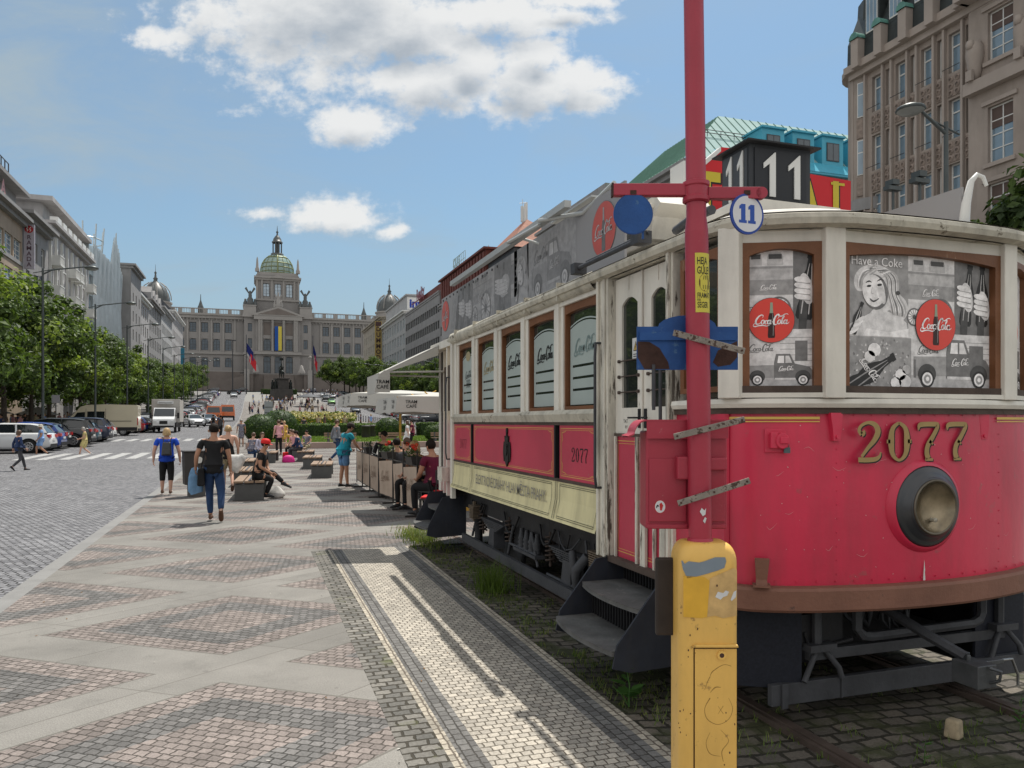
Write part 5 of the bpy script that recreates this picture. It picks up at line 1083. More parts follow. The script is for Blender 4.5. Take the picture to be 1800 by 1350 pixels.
def make_truck():
 x, y = -8.1, 86.5; t = thing('box_truck', 'white delivery truck with a tall square box driving towards us', 'truck', (x, y, hz(y)-.018), pi); W = PC['white']
 m = MB(); m.box(-1.25,1.25,0,4.4,.95,3.15); m.box(-1.27,1.27,4.38,4.43,.9,3.18); o = m.build('box_body', [pm('box_panel', (.42,.4,.37), .6, .08, 1)], t); bev(o,.02)
 m = MB(); m.add([(-.95,5.0,1.15),(.95,5.0,1.15)], []); prof = [(4.5,.5),(4.5,2.35),(5.35,2.3),(5.95,1.5),(6.4,1.22),(6.5,.9),(6.5,.45)]
 m.loft([[(s, yy, z) for yy, z in prof] for s in (-.95,-.9,.9,.95)], sm=False); o = m.build('cab', [W], t); bev(o,.05,3,30)
 m = MB(); m.add([(-.85,5.42,2.22),(.85,5.42,2.22),(.9,5.97,1.52),(-.9,5.97,1.52)], [(0,1,2,3)])
 for s in (-1,1): m.add([(s*.956,4.75,1.45),(s*.956,5.7,1.45),(s*.956,5.35,2.1),(s*.956,4.75,2.1)], [(0,1,2,3)])
 m.v = [v+V((0,.012,.012)) for v in m.v]; m.build('windscreen', [M_cglass], t)
 m = MB(); m.box(-.7,.7,4.44,4.75,2.72,2.98); m.build('refrigerator_unit', [W], t); m = MB(); m.box(-.62,.62,4.751,4.76,2.78,2.84); m.box(-.35,.35,6.5,6.53,.75,1.05); m.box(-.9,.9,6.49,6.56,.42,.6)
 m.box(-1.1,1.1,.2,6.0,.42,.9); m.build('trim', [M_blk], t)
 for s in (-1,1):
  m = MB(); m.box(*sorted((s*.6,s*.9)),6.38,6.52,.85,1.05); m.build('head_lamp', [M_head], t); m = MB(); m.box(*sorted((s*1.12,s*1.32)),5.55,5.65,1.3,1.85); m.box(*sorted((s*.95,s*1.12)),5.58,5.62,1.55,1.6); m.build('mirror', [M_blk], t)
 for yy in (1.3,5.5):
  for s in (-1,1): wheel(t, s*.95, yy, .38, s)
make_truck()
def make_orange():
 for (x, y, lab, sc) in [(-5.6,128,'orange municipal truck driving down the left road',1.0),(-3.9,137,'orange service truck behind the first one',1.05)]:
  t = thing('service_truck', lab, 'truck', (x, y, hz(y)-.018), pi); o_ = PC['orange']
  m = MB(); m.box(-1.05*sc,1.05*sc,3.4,5.0,.6,1.3); m.box(-1.0*sc,1.0*sc,3.45,4.9,1.3,2.4*sc,ty=.12,tx=.06); m.build('cab', [o_], t)
  m = MB(); m.add([(-.9,4.93,1.4),(.9,4.93,1.4),(.82,4.82,2.2),(-.82,4.82,2.2)], [(0,1,2,3)]); m.build('windscreen', [M_cglass], t)
  m = MB(); m.box(-1.05,1.05,0,3.3,.9,1.7); m.build('flatbed', [o_], t); m = MB(); m.box(-.9,.9,.1,4.9,.45,.6); m.box(-1,1,4.99,5.05,.5,.75); m.build('chassis', [M_blk], t)
  for yy in (1.0,4.2):
   for s in (-1,1): wheel(t, s*.9, yy, .4, s)
make_orange()
# ---------------------------------------------------------------- street lamps and posts
M_lamp = pm('lamp_grey_green', (.07,.08,.08), .45, .15, 2, metal=.4); M_ldif = pm('lamp_cover', (.2,.21,.2), .3, .05, 3)
def lamp(x, y, side, label, H=10.6, group='street lamps along the square', arm=2.3):
 t = thing('street_lamp', label, 'street lamp', (x, y, hz(y)), 0, group); m = MB()
 m.lathe([(.14,0),(.14,1.2),(.085,1.4),(.06,H)], (0,0,0), 10); m.build('post', [M_lamp], t)
 m = MB(); m.tube([(0,0,H-.35),(side*.5,0,H-.05),(side*arm,0,H+.25)], [.05,.05,.04], 6); m.tube([(-side*.5,0,H-.3),(side*.6,0,H-.0)], .03, 5); m.build('arm', [M_lamp], t)
 m = MB(); m.lathe([(0,.12),(.18,.1),(.36,.02),(.4,-.05),(.36,-.08)], (side*(arm+.3),0,H+.22), 16); m.M = Matrix.Identity(4); h = m.build('lamp_head', [M_lamp], t)
 m = MB(); m.lathe([(.36,-.08),(.25,-.15),(0,-.18)], (side*(arm+.3),0,H+.22), 16); m.build('lamp_cover', [M_ldif], h)
 return t
l0 = lamp(-11.9, 52.4, 1, 'tall street lamp nearest on the left, arm reaching over the road')
for i, y in enumerate([68.5,84.8,101,117,133,150,168,187,207,228]): dup(l0, (-11.9,y,hz(y)), 0, ['second street lamp on the left, beside the beige van','third street lamp on the left in front of the glass building'][i] if i < 2 else ORD[i+1]+' street lamp of the left row, counted from the nearest one')
r0 = lamp(18.9, 9.9, -1, 'grey street lamp in front of the brown building', 10.3, arm=1.0)
r0.location = XY(1663, 22)+(0,)
for i, y in enumerate([100,118,136,154,172,190,208,228]): dup(l0, (31.2,y,hz(y)), pi, ORD[i]+' street lamp of the far right row, counted from the near end')
# two smaller posts showing in front of the brown building
for i, (u, D, top) in enumerate([(1570,30,315),(1617,27,300)]):
 x, y = XY(u, D); H = (742-top)*D/1350+1.7; m = MB(); m.lathe([(.07,0),(.05,H)], (0,0,0), 8); m.box(-.35,.3,-.15,.15,H-.45,H-.3); m.box(-.2,.12,-.2,.2,H-.25,H-.05)
 t = thing('tramway_post', ['thin post with floodlights left of the street lamp, before the brown building','thin post with small floodlights nearest the street lamp'][i], 'post', (x,y,0)); m.build('post', [M_lamp], t)
for i,(u, D) in enumerate([(632,150),(700,160)]): pass
# flagpoles with the tricolour
for i, (u, D) in enumerate([(433,255),(550,250)]):
 x, y = XY(u, D); t = thing('flagpole', ['flagpole with drooping red white and blue flag left of the statue','flagpole with drooping red white and blue flag right of the statue'][i], 'flagpole', (x,y,hz(y)))
 m = MB(); m.lathe([(.22,0),(.12,19.6),(0,19.8)], (0,0,0), 8); m.build('pole', [W_dark], t)
 for k, (c, o0) in enumerate((((.01,.02,.14),0),((.55,.03,.04),1),((.5,.5,.5),2))):
  m = MB(); n = 8; w = [2.2,2.2,1.0][k]
  m.add([(o0*.0+(j/n)*w*(1+.0)+ (0 if k != 1 else .9)+(0 if k!=2 else .4), .25*sin(j*1.3+q*.6)+.06*k, [17.2,14.2,15.6][k]-q*[1.0,1.15,.8][k]-j*.42) for q in range(4) for j in range(n+1)], [(q*(n+1)+j,q*(n+1)+j+1,(q+1)*(n+1)+j+1,(q+1)*(n+1)+j) for q in range(3) for j in range(n)], sm=True)
  if i == 1: m.v = [V((p.x*.45,p.y,p.z)) for p in m.v]
  m.build('flag', [pm('flagcloth_%d' % k, c, .7, .08, 1)], t)
x, y = XY(409, 240); t = thing('street_lamp', 'tall thin lamp column left of the flagpoles in front of the museum', 'street lamp', (x,y,hz(y))); m = MB(); m.lathe([(.2,0),(.12,17)], (0,0,0), 8); m.box(-1,1,-.2,.2,17,17.3); m.build('post', [W_dark], t)
x, y = XY(472, 62); t = thing('road_sign', 'blank back of a large grey double traffic sign on a post', 'road sign', (x,y,hz(y)))
m = MB(); m.box(-.33,.33,-.03,.0,1.6,2.95); m.build('sign_panel', [pm('sign_back_grey', (.27,.28,.3), .5, .08, 1, metal=.3)], t); m = MB(); m.tube([(0,.03,0),(0,.03,3.0)], .04, 6); m.box(-.3,.3,-.06,-.031,2.0,2.06); m.box(-.3,.3,-.06,-.031,2.45,2.5); m.build('post', [M_lamp], t)
x, y = XY(98, 48); t = thing('road_sign', 'small square grey sign on a thin post behind the parked cars', 'road sign', (x,y,hz(y)))
m = MB(); m.box(-.22,.22,-.03,.0,2.6,3.1); m.build('sign_panel', [pm('sign_back_grey', (.27,.28,.3))], t); m = MB(); m.tube([(0,.03,0),(0,.03,3.0)], .035, 6); m.build('post', [M_lamp], t)
# bollards
b0 = None; M_boll = pm('bollard_iron', (.025,.027,.03), .5, .2, 4)
for i in range(44):
 y = 64+i*1.9 if i < 28 else 64+28*1.9+(i-28)*3; x = 17.4
 if b0 is None:
  m = MB(); m.lathe([(.09,0),(.09,.1),(.06,.14),(.055,.8),(.075,.84),(.075,.92),(.03,1.02),(0,1.03)], (0,0,0), 10); b0 = tag(m.build('bollard', [M_boll], loc=(x,y,hz(y))), 'black bollard along the edge of the right road', 'bollard', 'bollards along the right road')
 else:
  o = b0.copy(); COL.objects.link(o); o.location = (x,y,hz(y))
# ---------------------------------------------------------------- tram
T_cream = pm('tram_cream', (.68,.65,.58), .55, .1, 1.5, .15, 40, wear=(.2,.18,.15), wearamt=.08, wearscale=12, wv=(1,1,.3), dirt=.2)
T_worn = pm('tram_worn_cream', (.62,.59,.51), .8, .12, 2, .5, 30, wear=(.09,.075,.06), wearamt=.42, wearscale=16, wv=(1,1,.12), dirt=.5)
T_gut = pm('tram_roof_edge', (.5,.47,.39), .7, .12, 2, .4, 25, wear=(.12,.1,.07), wearamt=.3, wearscale=12, wv=(1,.5,1), dirt=.5)
T_roof = pm('tram_roof_canvas', (.48,.46,.42), .8, .12, 1.3, .3, 12, dirt=.4)
T_red = pm('tram_red', (.56,.022,.065), .36, .2, 1.1, .3, 5, spec=.5, dirt=.3, wear=(.42,.06,.08), wearamt=.25, wearscale=5, streak=1)
T_redside = pm('tram_side_red', (.46,.04,.075), .45, .18, .9, .1, 50, spec=.4, wear=(.36,.12,.13), wearamt=.12, wearscale=14)
T_ylw = pm('tram_pale_yellow', (.68,.62,.36), .55, .08, 1.2, .1, 30, dirt=.3); T_gold = pm('gold_line', (.62,.42,.1), .5, .1, 5); T_num = pm('gold_numeral', (.33,.23,.09), .45, .12, 8); T_black = pm('line_black', (.012,.012,.014), .5, .1, 8)
T_wood = pm('varnished_wood', (.17,.07,.03), .45, .25, 3, .3, 30, wear=(.32,.24,.16), wearamt=.18, wearscale=16, wv=(1,1,.15)); T_wdark = pm('weathered_dark_wood', (.075,.055,.045), .85, .3, 5, .6, 30)
T_iron = pm('underframe_black', (.016,.016,.018), .6, .3, 5, .3, 30); T_iron2 = pm('worn_dark_steel', (.05,.052,.058), .6, .25, 6, .4, 30, wear=(.2,.17,.13), wearamt=.1, wearscale=10); T_tread = pm('worn_tread', (.10,.10,.098), .8, .3, 5, .5, 40, wear=(.17,.16,.15), wearamt=.3, wearscale=8); T_brown = pm('bumper_brown', (.2,.095,.065), .65, .2, 3, .3, 40, wear=(.06,.04,.035), wearamt=.2)
T_etch = pm('etched_glass', (.37,.43,.41), .35, .06, 2, spec=.6); T_glass = glass('tram_glass', (.02,.025,.022), .03, 1.0); T_awnlit = pm('awning_lit_door', (.5,.33,.1), .6, .12, 2, dirt=.3); T_brass = pm('dull_brass', (.13,.115,.09), .45, .2, 10, metal=.8)  # ochre rear door has the awning's yellow light put into its colour
T_disc = pm('disc_red', (.72,.045,.025), .35, .04, 3, spec=.5)
tram = thing('tram', 'old red and cream tram car used as a cafe, with a big round headlight', 'tram', (3.57, 7.3, 0)); TO = (3.57, 7.3, 0)
XC = 3.57; XL, XR = 2.45, 4.69
def TM(): return MB(TO)
def mir(pts): return pts+[(2*XC-x, y) for x, y in reversed(pts[:-1])]
NOSE = mir([(2.45,4.12),(2.452,3.78),(2.50,3.6),(2.60,3.5),(2.76,3.43),(2.944,3.38),(3.25,3.325),(3.57,3.31)])
def smoothline(pts, k=4):
 q = []
 for i in range(len(pts)-1):
  p0,p1,p2,p3 = pts[max(i-1,0)],pts[i],pts[i+1],pts[min(i+2,len(pts)-1)]
  for j in range(k):
   t = j/k; q.append(tuple(.5*(2*p1[d]+(-p0[d]+p2[d])*t+(2*p0[d]-5*p1[d]+4*p2[d]-p3[d])*t*t+(-p0[d]+3*p1[d]-3*p2[d]+p3[d])*t**3) for d in (0,1)))
 q.append(pts[-1]); return q
NS = smoothline(NOSE)
def offs(line, d):
 r = []
 for i, p in enumerate(line):
  a, b = line[max(i-1,0)], line[min(i+1,len(line)-1)]; dx, dy = b[0]-a[0], b[1]-a[1]; L = sqrt(dx*dx+dy*dy); r.append((p[0]+dy/L*d, p[1]-dx/L*d))
 return r
def belt(name, line, prof, mat, parent=None, sm=True):   # prof: (outset, z) going up
 m = TM(); O = [[(x, y, z) for x, y in offs(line, o)] for o, z in prof]
 m.loft(O, closed=False, sm=sm, caps=False); return m.build(name, [mat], parent or tram)
fp = belt('front_panel', NS, [(0,.8),(.004,.9),(.006,1.3),(0,1.75)], T_red)
belt('bumper', NS, [(.0,.685),(.05,.685),(.062,.70),(.062,.80),(.05,.815),(-.01,.82)], T_brown, sm=False)
belt('belt_rail', NS, [(.0,1.775),(.03,1.778),(.042,1.80),(.035,1.825),(-.05,1.835)], T_cream, sm=False)
belt('under_rail', NS, [(.0,1.745),(.018,1.745),(.018,1.7755),(.0,1.7755)], T_wdark, sm=False)
# sheet seam covers and little brackets below the belt rail
FRN = Fr((0, 3.31, 0), (1,0,0))
for x in (2.965, 4.0):
 m = TM(); f = Fr((x, 3.375 if x < 3 else 3.36, 0), (1,0,0)); m.poly(f, [(-.035,1.75),(.045,1.75),(.04,1.66),(.03,1.60),(-.015,1.60),(-.02,1.66)], -.03, .025); m.ell(f, .008, 1.62, .01, .01, .025, .032); m.build('bracket', [T_red], tram)
def on_nose(x):      # frame tangent to the nose at x
 for i in range(len(NS)-1):
  a, b = NS[i], NS[i+1]
  if a[0] <= x <= b[0] and b[0] > a[0]:
   t = (x-a[0])/(b[0]-a[0]); return Fr((x, a[1]+(b[1]-a[1])*t, 0), (b[0]-a[0], b[1]-a[1], 0))
# gold lines under the rail, left and right of the brackets
m = TM()
for (xa, xb) in ((2.47,2.925),(4.06,4.66)):
 for z, w in ((1.722,.007),(1.703,.003)):
  seg = [p for p in NS if xa <= p[0] <= xb]; O = offs(seg, .009)
  m.loft([[(x,y,z-w) for x,y in O],[(x,y,z+w) for x,y in O]], closed=False, caps=False)
m.build('gold_line', [T_gold], tram)
# fleet number on the nose
D2 = [[(.1,.68,.11),(.04,.78,.1),(.1,.9,.08),(.26,.97,.08),(.42,.92,.13),(.5,.76,.17),(.42,.55,.14),(.25,.34,.1),(.1,.13,.08)],[(.02,.06,.12),(.25,.05,.12),(.45,.07,.11),(.54,.14,.08),(.57,.24,.04)],[(.1,.68,.14),(.15,.72,.12),(.17,.78,.04)]]
D0 = [[(.28,.97,.07),(.12,.82,.13),(.08,.5,.19),(.12,.18,.13),(.28,.03,.07),(.44,.18,.13),(.48,.5,.19),(.44,.82,.13),(.28,.97,.07)],[(-.03,.5,.09),(.06,.5,.1)],[(.5,.5,.1),(.59,.5,.09)]]
D7 = [[(.03,.78,.03),(.05,.9,.12),(.2,.93,.12),(.5,.93,.12)],[(.52,.98,.04),(.52,.86,.11),(.4,.62,.13),(.27,.4,.14),(.24,.2,.15),(.28,.06,.16)],[(.2,.03,.06),(.4,.03,.07)],[(.4,.42,.05),(.31,.5,.09)]]
def numerals(mb, fr, a, b, h, w, c, m, seq=(D2,D0,D7,D7), wm=1):
 for i, D in enumerate(seq):
  for st in D: mb.ribbon(fr, [(x*w/.62*.98, y, q) for x, y, q in st], m, c, h, a+i*h*w*1.18, b, 0, 5, wmul=wm)
m = TM(); fN = on_nose(3.47); fN = Fr((3.47, 3.302, 0), (1, .0, 0))
numerals(m, fN, -.405, 1.480, .218, .80, .004, 0, wm=1.05); numerals(m, fN, -.413, 1.486, .218, .80, .0065, 1)
m.build('fleet_number', [T_black, T_num], tram)
# headlight
hx, hzz = 3.53, 1.235; hc = (hx, 3.318, hzz)
m = TM(); m.lathe([(.262,.0),(.258,-.012),(.245,-.02),(.24,-.03),(.225,-.035)], hc, 40, axis='y'); h0 = m.build('headlight_base', [T_red], tram)
m = TM(); m.lathe([(.222,-.02),(.222,-.035),(.212,-.046),(.195,-.048),(.19,-.055),(.168,-.068),(.160,-.076),(.158,-.082),(.15,-.084),(.148,-.078)], hc, 40, axis='y'); h1 = m.build('headlight', [pm('headlamp_black', (.028,.03,.035), .3, .15, 4, spec=.6)], tram)
m = TM(); m.lathe([(.151,-.078),(.154,-.088),(.147,-.093),(.139,-.087)], hc, 40, axis='y'); m.build('lens_ring', [T_brass], h1)
m = TM(); m.lathe([(.143,-.084),(.12,-.066),(.08,-.054),(.03,-.048),(0,-.047)], hc, 40, axis='y'); m.build('reflector', [pm('tarnished_reflector', (.30,.27,.22), .28, .4, 7, metal=.85)], h1)
m = TM(); m.lathe([(0,-.09),(.012,-.086),(.013,-.075),(.009,-.062),(.012,-.05)], (hx-.0, 3.318, hzz-.07), 12, axis='y'); m.build('bulb', [M_head], h1)
m = TM(); m.lathe([(.139,-.087),(.07,-.093),(0,-.095)], hc, 32, axis='y')
mg = bpy.data.materials.new('lens_glass'); mg.use_nodes = True; b = mg.node_tree.nodes['Principled BSDF']; b.inputs['Transmission Weight'].default_value = 1; b.inputs['Roughness'].default_value = .08; b.inputs['IOR'].default_value = 1.1; b.inputs['Base Color'].default_value = (.8,.72,.6,1)
m.build('lens', [mg], h1)
# coupling socket with padlock, and the brown stub on the bumper
f = on_nose(2.67); m = TM(); m.fbox(f,-.065,.05,1.535,1.665,.0,.012); m.fbox(f,-.04,.0,1.56,1.645,.012,.05); m.ell(f,.02,1.6,.035,.042,.012,.06); m.fbox(f,.005,.05,1.585,1.62,.06,.07); s_ = bev(m.build('socket', [T_red], tram), .004)
m = TM(); m.fbox(f,.03,.062,1.535,1.565,.03,.045); m.tube([f.p(.036,1.565,.037),f.p(.036,1.58,.037),f.p(.056,1.58,.037),f.p(.056,1.565,.037)], .003, 6); m.build('padlock', [pm('padlock_teal', (.08,.12,.13), .5)], s_)
f = on_nose(2.60); m = TM(); m.loft([[f.p(-.03,.825,.02),f.p(.03,.825,.02),f.p(.03,.825,.07),f.p(-.03,.825,.07)],[f.p(-.028,.86,.03),f.p(.028,.86,.03),f.p(.028,.86,.06),f.p(-.028,.86,.06)],[f.p(-.035,.97,.02),f.p(.04,.97,.02),f.p(.04,.97,.075),f.p(-.035,.97,.075)]], sm=False); m.fbox(f,-.045,.045,.822,.832,.0,.085); m.build('flag_holder', [T_brown], tram)
# a chip of bare metal low on the nose
m = TM(); f = on_nose(3.52); m.poly(f, [(-.008,.825),(.008,.825),(.004,.87),(.006,.88),(0,.94),(-.004,.88)], .012); m.build('paint_chip', [M_plate], tram)
m = TM(); R = random.Random(14)
for i in range(60):
 f = on_nose(R.uniform(2.5,4.6)); z = R.uniform(.84,1.72)
 if f: m.ell(f, 0, z, R.uniform(.0012,.004), R.uniform(.001,.005), .0075, None, 0, 6, R.random()*3)
for i in range(14):
 f = on_nose(R.uniform(2.5,4.6)); z = R.uniform(.86,1.6)
 if f: m.ribbon(f, [(-.03*R.random(),z,.0008),(.01,z+R.uniform(-.02,.02),.0016),(.03+.03*R.random(),z+R.uniform(-.03,.03),.0006)], 0, .0078)
m.build('paint_flecks', [pm('fleck_pink', (.6,.35,.35), .7, .1, 20)], tram)
m = TM()
for x in [2.56+.105*i for i in range(20)]:
 f = on_nose(x)
 if f: m.ell(f, 0, .842, .005, .005, .006, .010, 0, 8); m.ell(f, 0, 1.738, .004, .004, .006, .009, 0, 8)
for z in [.88+.075*i for i in range(12)]:
 for x in (2.985,4.155):
  f = on_nose(x); m.ell(f, 0, z, .0035, .0035, .006, .009, 0, 8)
m.build('rivets', [T_red], tram)
# ---- windows
def arch_frame(mb, fr, W, z0, z1, s, top, rise, c0, c1, m=0, bot=.04):
 mb.fbox(fr,0,s,z0,z1,c0,c1,m); mb.fbox(fr,W-s,W,z0,z1,c0,c1,m); mb.fbox(fr,s,W-s,z0,z0+bot,c0,c1,m)
 n = 12; w = W-2*s; pts = [(s+w*i/n, z1-top-rise*(1-(1-(2*i/n-1)**2))) for i in range(n+1)]
 for i in range(n):
  (a, p), (b, q) = pts[i], pts[i+1]
  mb.add([fr.p(a,p,c1),fr.p(b,q,c1),fr.p(b,z1,c1),fr.p(a,z1,c1),fr.p(a,p,c0),fr.p(b,q,c0)], [(0,1,2,3),(0,4,5,1)], m)
 mb.add([fr.p(0,z1,c0),fr.p(W,z1,c0),fr.p(W,z1,c1),fr.p(0,z1,c1)], [(0,1,2,3)], m)
 return pts
G = lambda v: pm('print_grey_%d' % int(v*100), (v, v*.97, v*.96), .4, .28, 22, spec=.35)
def wheel_art(mb, fr, x, y, r, c, k=7):
 mb.ell(fr,x,y,r,r,c,None,2); mb.ell(fr,x,y,r*.84,r*.84,c+.0006,None,6)
 for i in range(k): a = pi*i/k; mb.ribbon(fr, [(x-cos(a)*r*.86,y-sin(a)*r*.86,r*.1),(x+cos(a)*r*.86,y+sin(a)*r*.86,r*.1)], 3, c+.0012)
 mb.ell(fr,x,y,r*.24,r*.24,c+.0018,None,1)
def truck_art(mb, fr, x, y, s, c):      # delivery pick-up facing right, s = length
 P = lambda L, m, d: mb.poly(fr, [(x+a*s, y+b*s) for a, b in L], c+d*.0006, None, m)
 P([(0,.1),(.44,.1),(.44,.3),(0,.29)], 3, 0); P([(.42,.1),(.42,.33),(.45,.47),(.66,.47),(.73,.32),(.95,.27),(1,.2),(1,.08),(.42,.08)], 2, 1); P([(.47,.33),(.485,.44),(.57,.44),(.57,.33)], 6, 2); P([(.59,.33),(.59,.44),(.645,.44),(.69,.33)], 5, 2)
 P([(.43,.07),(.8,.07),(.8,.1),(.43,.1)], 5, 2); P([(.0,.08),(.03,.08),(.03,.26),(.0,.26)], 2, 1)
 for a in (.17,.85):
  mb.ell(fr, x+a*s, y+.12*s, .115*s, .1*s, c+.0018, None, 1); mb.ell(fr, x+a*s, y+.07*s, .088*s, .088*s, c+.0024, None, 0); mb.ell(fr, x+a*s, y+.07*s, .066*s, .066*s, c+.003, None, 6); mb.ell(fr, x+a*s, y+.07*s, .045*s, .045*s, c+.0036, None, 3); mb.ell(fr, x+a*s, y+.07*s, .022*s, .022*s, c+.0042, None, 6)
 script(mb, fr, x+.26*s, y+.2*s, .2*s, c+.003, 6, 1.3) if False else None
 script(mb, fr, x+.6*s, y+.24*s, .24*s, c+.003, 6, 1.2)
def bottle_art(mb, fr, x, y, h, rot, c, m=0, hi=3):
 pr = [(.1,0),(.13,.05),(.12,.2),(.095,.3),(.13,.42),(.135,.52),(.1,.64),(.055,.76),(.045,.92),(.06,.93),(.06,1)]
 L = [(-a*h, b*h) for a, b in pr]+[(a*h, b*h) for a, b in reversed(pr)]; cr, sr = cos(rot), sin(rot)
 mb.poly(fr, [(x+a*cr-b*sr, y+a*sr+b*cr) for a, b in L], c, None, m)
 for q in (-.05,.06): mb.ribbon(fr, [(x+(q*h)*cr-.08*h*sr, y+q*h*sr+.08*h*cr, .016*h),(x+(q*h*.8)*cr-.5*h*sr, y+q*h*.8*sr+.5*h*cr, .02*h),(x+(q*h*.3)*cr-.85*h*sr, y+q*h*.3*sr+.85*h*cr, .008*h)], hi, c+.0008)
PG = [G(.02), G(.07), G(.18), G(.34), G(.52), G(.72), G(.9), T_disc, pm('bottle_glass_brown', (.035,.012,.01), .3, .1, 8), pm('bottle_green', (.3,.38,.28), .4, .1, 8)]
def disc_art(mb, fr, x, y, r, c):
 mb.ell(fr,x,y,r*1.02,r*1.02,c,c+.004,1,36); mb.ell(fr,x,y,r,r,c+.0045,None,7,36)
 h = r*1.6; pr = [(.085,0),(.1,.05),(.09,.25),(.1,.42),(.085,.58),(.05,.72),(.04,.8)]
 mb.poly(fr, [(x-a*h, y-r*.8+b*h) for a, b in pr]+[(x+a*h, y-r*.8+b*h) for a, b in reversed(pr)], c+.0052, None, 8)
 mb.poly(fr, [(x-.04*h,y-r*.8+.8*h),(x-.033*h,y-r*.8+1.0*h),(x+.033*h,y-r*.8+1.0*h),(x+.04*h,y-r*.8+.8*h),(x+.05*h,y-r*.8+.7*h),(x-.05*h,y-r*.8+.7*h)], c+.0058, None, 9)
 mb.ribbon(fr, [(x+.045*h,y-r*.7,.012*h),(x+.05*h,y-r*.2,.016*h),(x+.03*h,y+r*.3,.01*h)], 3, c+.006)
 script(mb, fr, x-.01*r, y-.03*r, r*1.62, c+.0068, 6, 1.15)
def cart_art(mb, fr, x, y, w, h, c):     # market cart with carriers on top
 B = lambda a0,a1,b0,b1,d,m: mb.poly(fr, [(x+a0*w,y+b0*h),(x+a1*w,y+b0*h),(x+a1*w,y+b1*h),(x+a0*w,y+b1*h)], c+d*.0006, None, m)
 B(0,1,0,1,0,5); B(0,1,.62,.76,1,4); B(0,1,.76,.79,2,3); B(0,1,.6,.62,2,3); B(0,1,.43,.6,1,3); B(0,1,.2,.28,1,4)
 for a, s in ((.08,.26),(.45,.34)):
  mb.poly(fr, [(x+a*w,y+.8*h),(x+(a+s)*w,y+.8*h),(x+(a+s)*w,y+.9*h),(x+(a+s*.85)*w,y+.96*h),(x+(a+s*.15)*w,y+.96*h),(x+a*w,y+.9*h)], c+.0012, None, 4); B(a+.03,a+s-.03,.88,.94,4,1)
 script(mb, fr, x+.48*w, y+.52*h, .38*w, c+.002, 6, 1.2); wheel_art(mb, fr, x+.7*w, y+.26*h, .26*w, c+.002); wheel_art(mb, fr, x+.12*w, y+.2*h, .15*w, c+.002)
def hand_art(mb, fr, x, y, w, h, c, k=1):
 mb.poly(fr, [(x,y),(x+w,y),(x+w,y+h),(x,y+h)], c, None, 2)
 for i in range(k):
  cx = x+w*(.5 if k == 1 else .28+.46*i); ww = w/k
  bottle_art(mb, fr, cx-.0, y+.12*h, .82*h, -.12+.1*i, c+.0008, 0, 4)
  mb.ell(fr, cx+.12*ww, y+h*.5-.1*h*i, .3*ww, .2*h, c+.0018, None, 5, 16, .2)
  for j in range(4): mb.ell(fr, cx-.06*ww, y+h*(.4+.07*j)-.1*h*i, .4*ww, .042*h, c+.002+.0005*j, None, 6, 14, -.16); mb.ribbon(fr, [(cx-.4*ww, y+h*(.375+.07*j)-.1*h*i, .004*h),(cx+.3*ww, y+h*(.35+.07*j)-.1*h*i, .01*h)], 3, c+.0043)
  mb.poly(fr, [(cx-.25*ww,y),(cx+.12*ww,y),(cx+.2*ww,y+.38*h),(cx-.18*ww,y+.42*h)], c+.0014, None, 1)
def yard_art(mb, fr, x, y, w, h, c):
 mb.poly(fr, [(x,y),(x+w,y),(x+w,y+h),(x,y+h)], c, None, 5); mb.poly(fr, [(x,y),(x+w,y),(x+w,y+.2*h),(x,y+.24*h)], c+.0005, None, 4)
 for i in range(6): mb.poly(fr, [(x+.5*w,y+(.35+.1*i)*h),(x+w,y+(.35+.1*i)*h),(x+w,y+(.36+.1*i)*h),(x+.5*w,y+(.36+.1*i)*h)], c+.0006, None, 3)
 mb.poly(fr, [(x+.72*w,y+.45*h),(x+.9*w,y+.45*h),(x+.9*w,y+.8*h),(x+.72*w,y+.8*h)], c+.0008, None, 2)
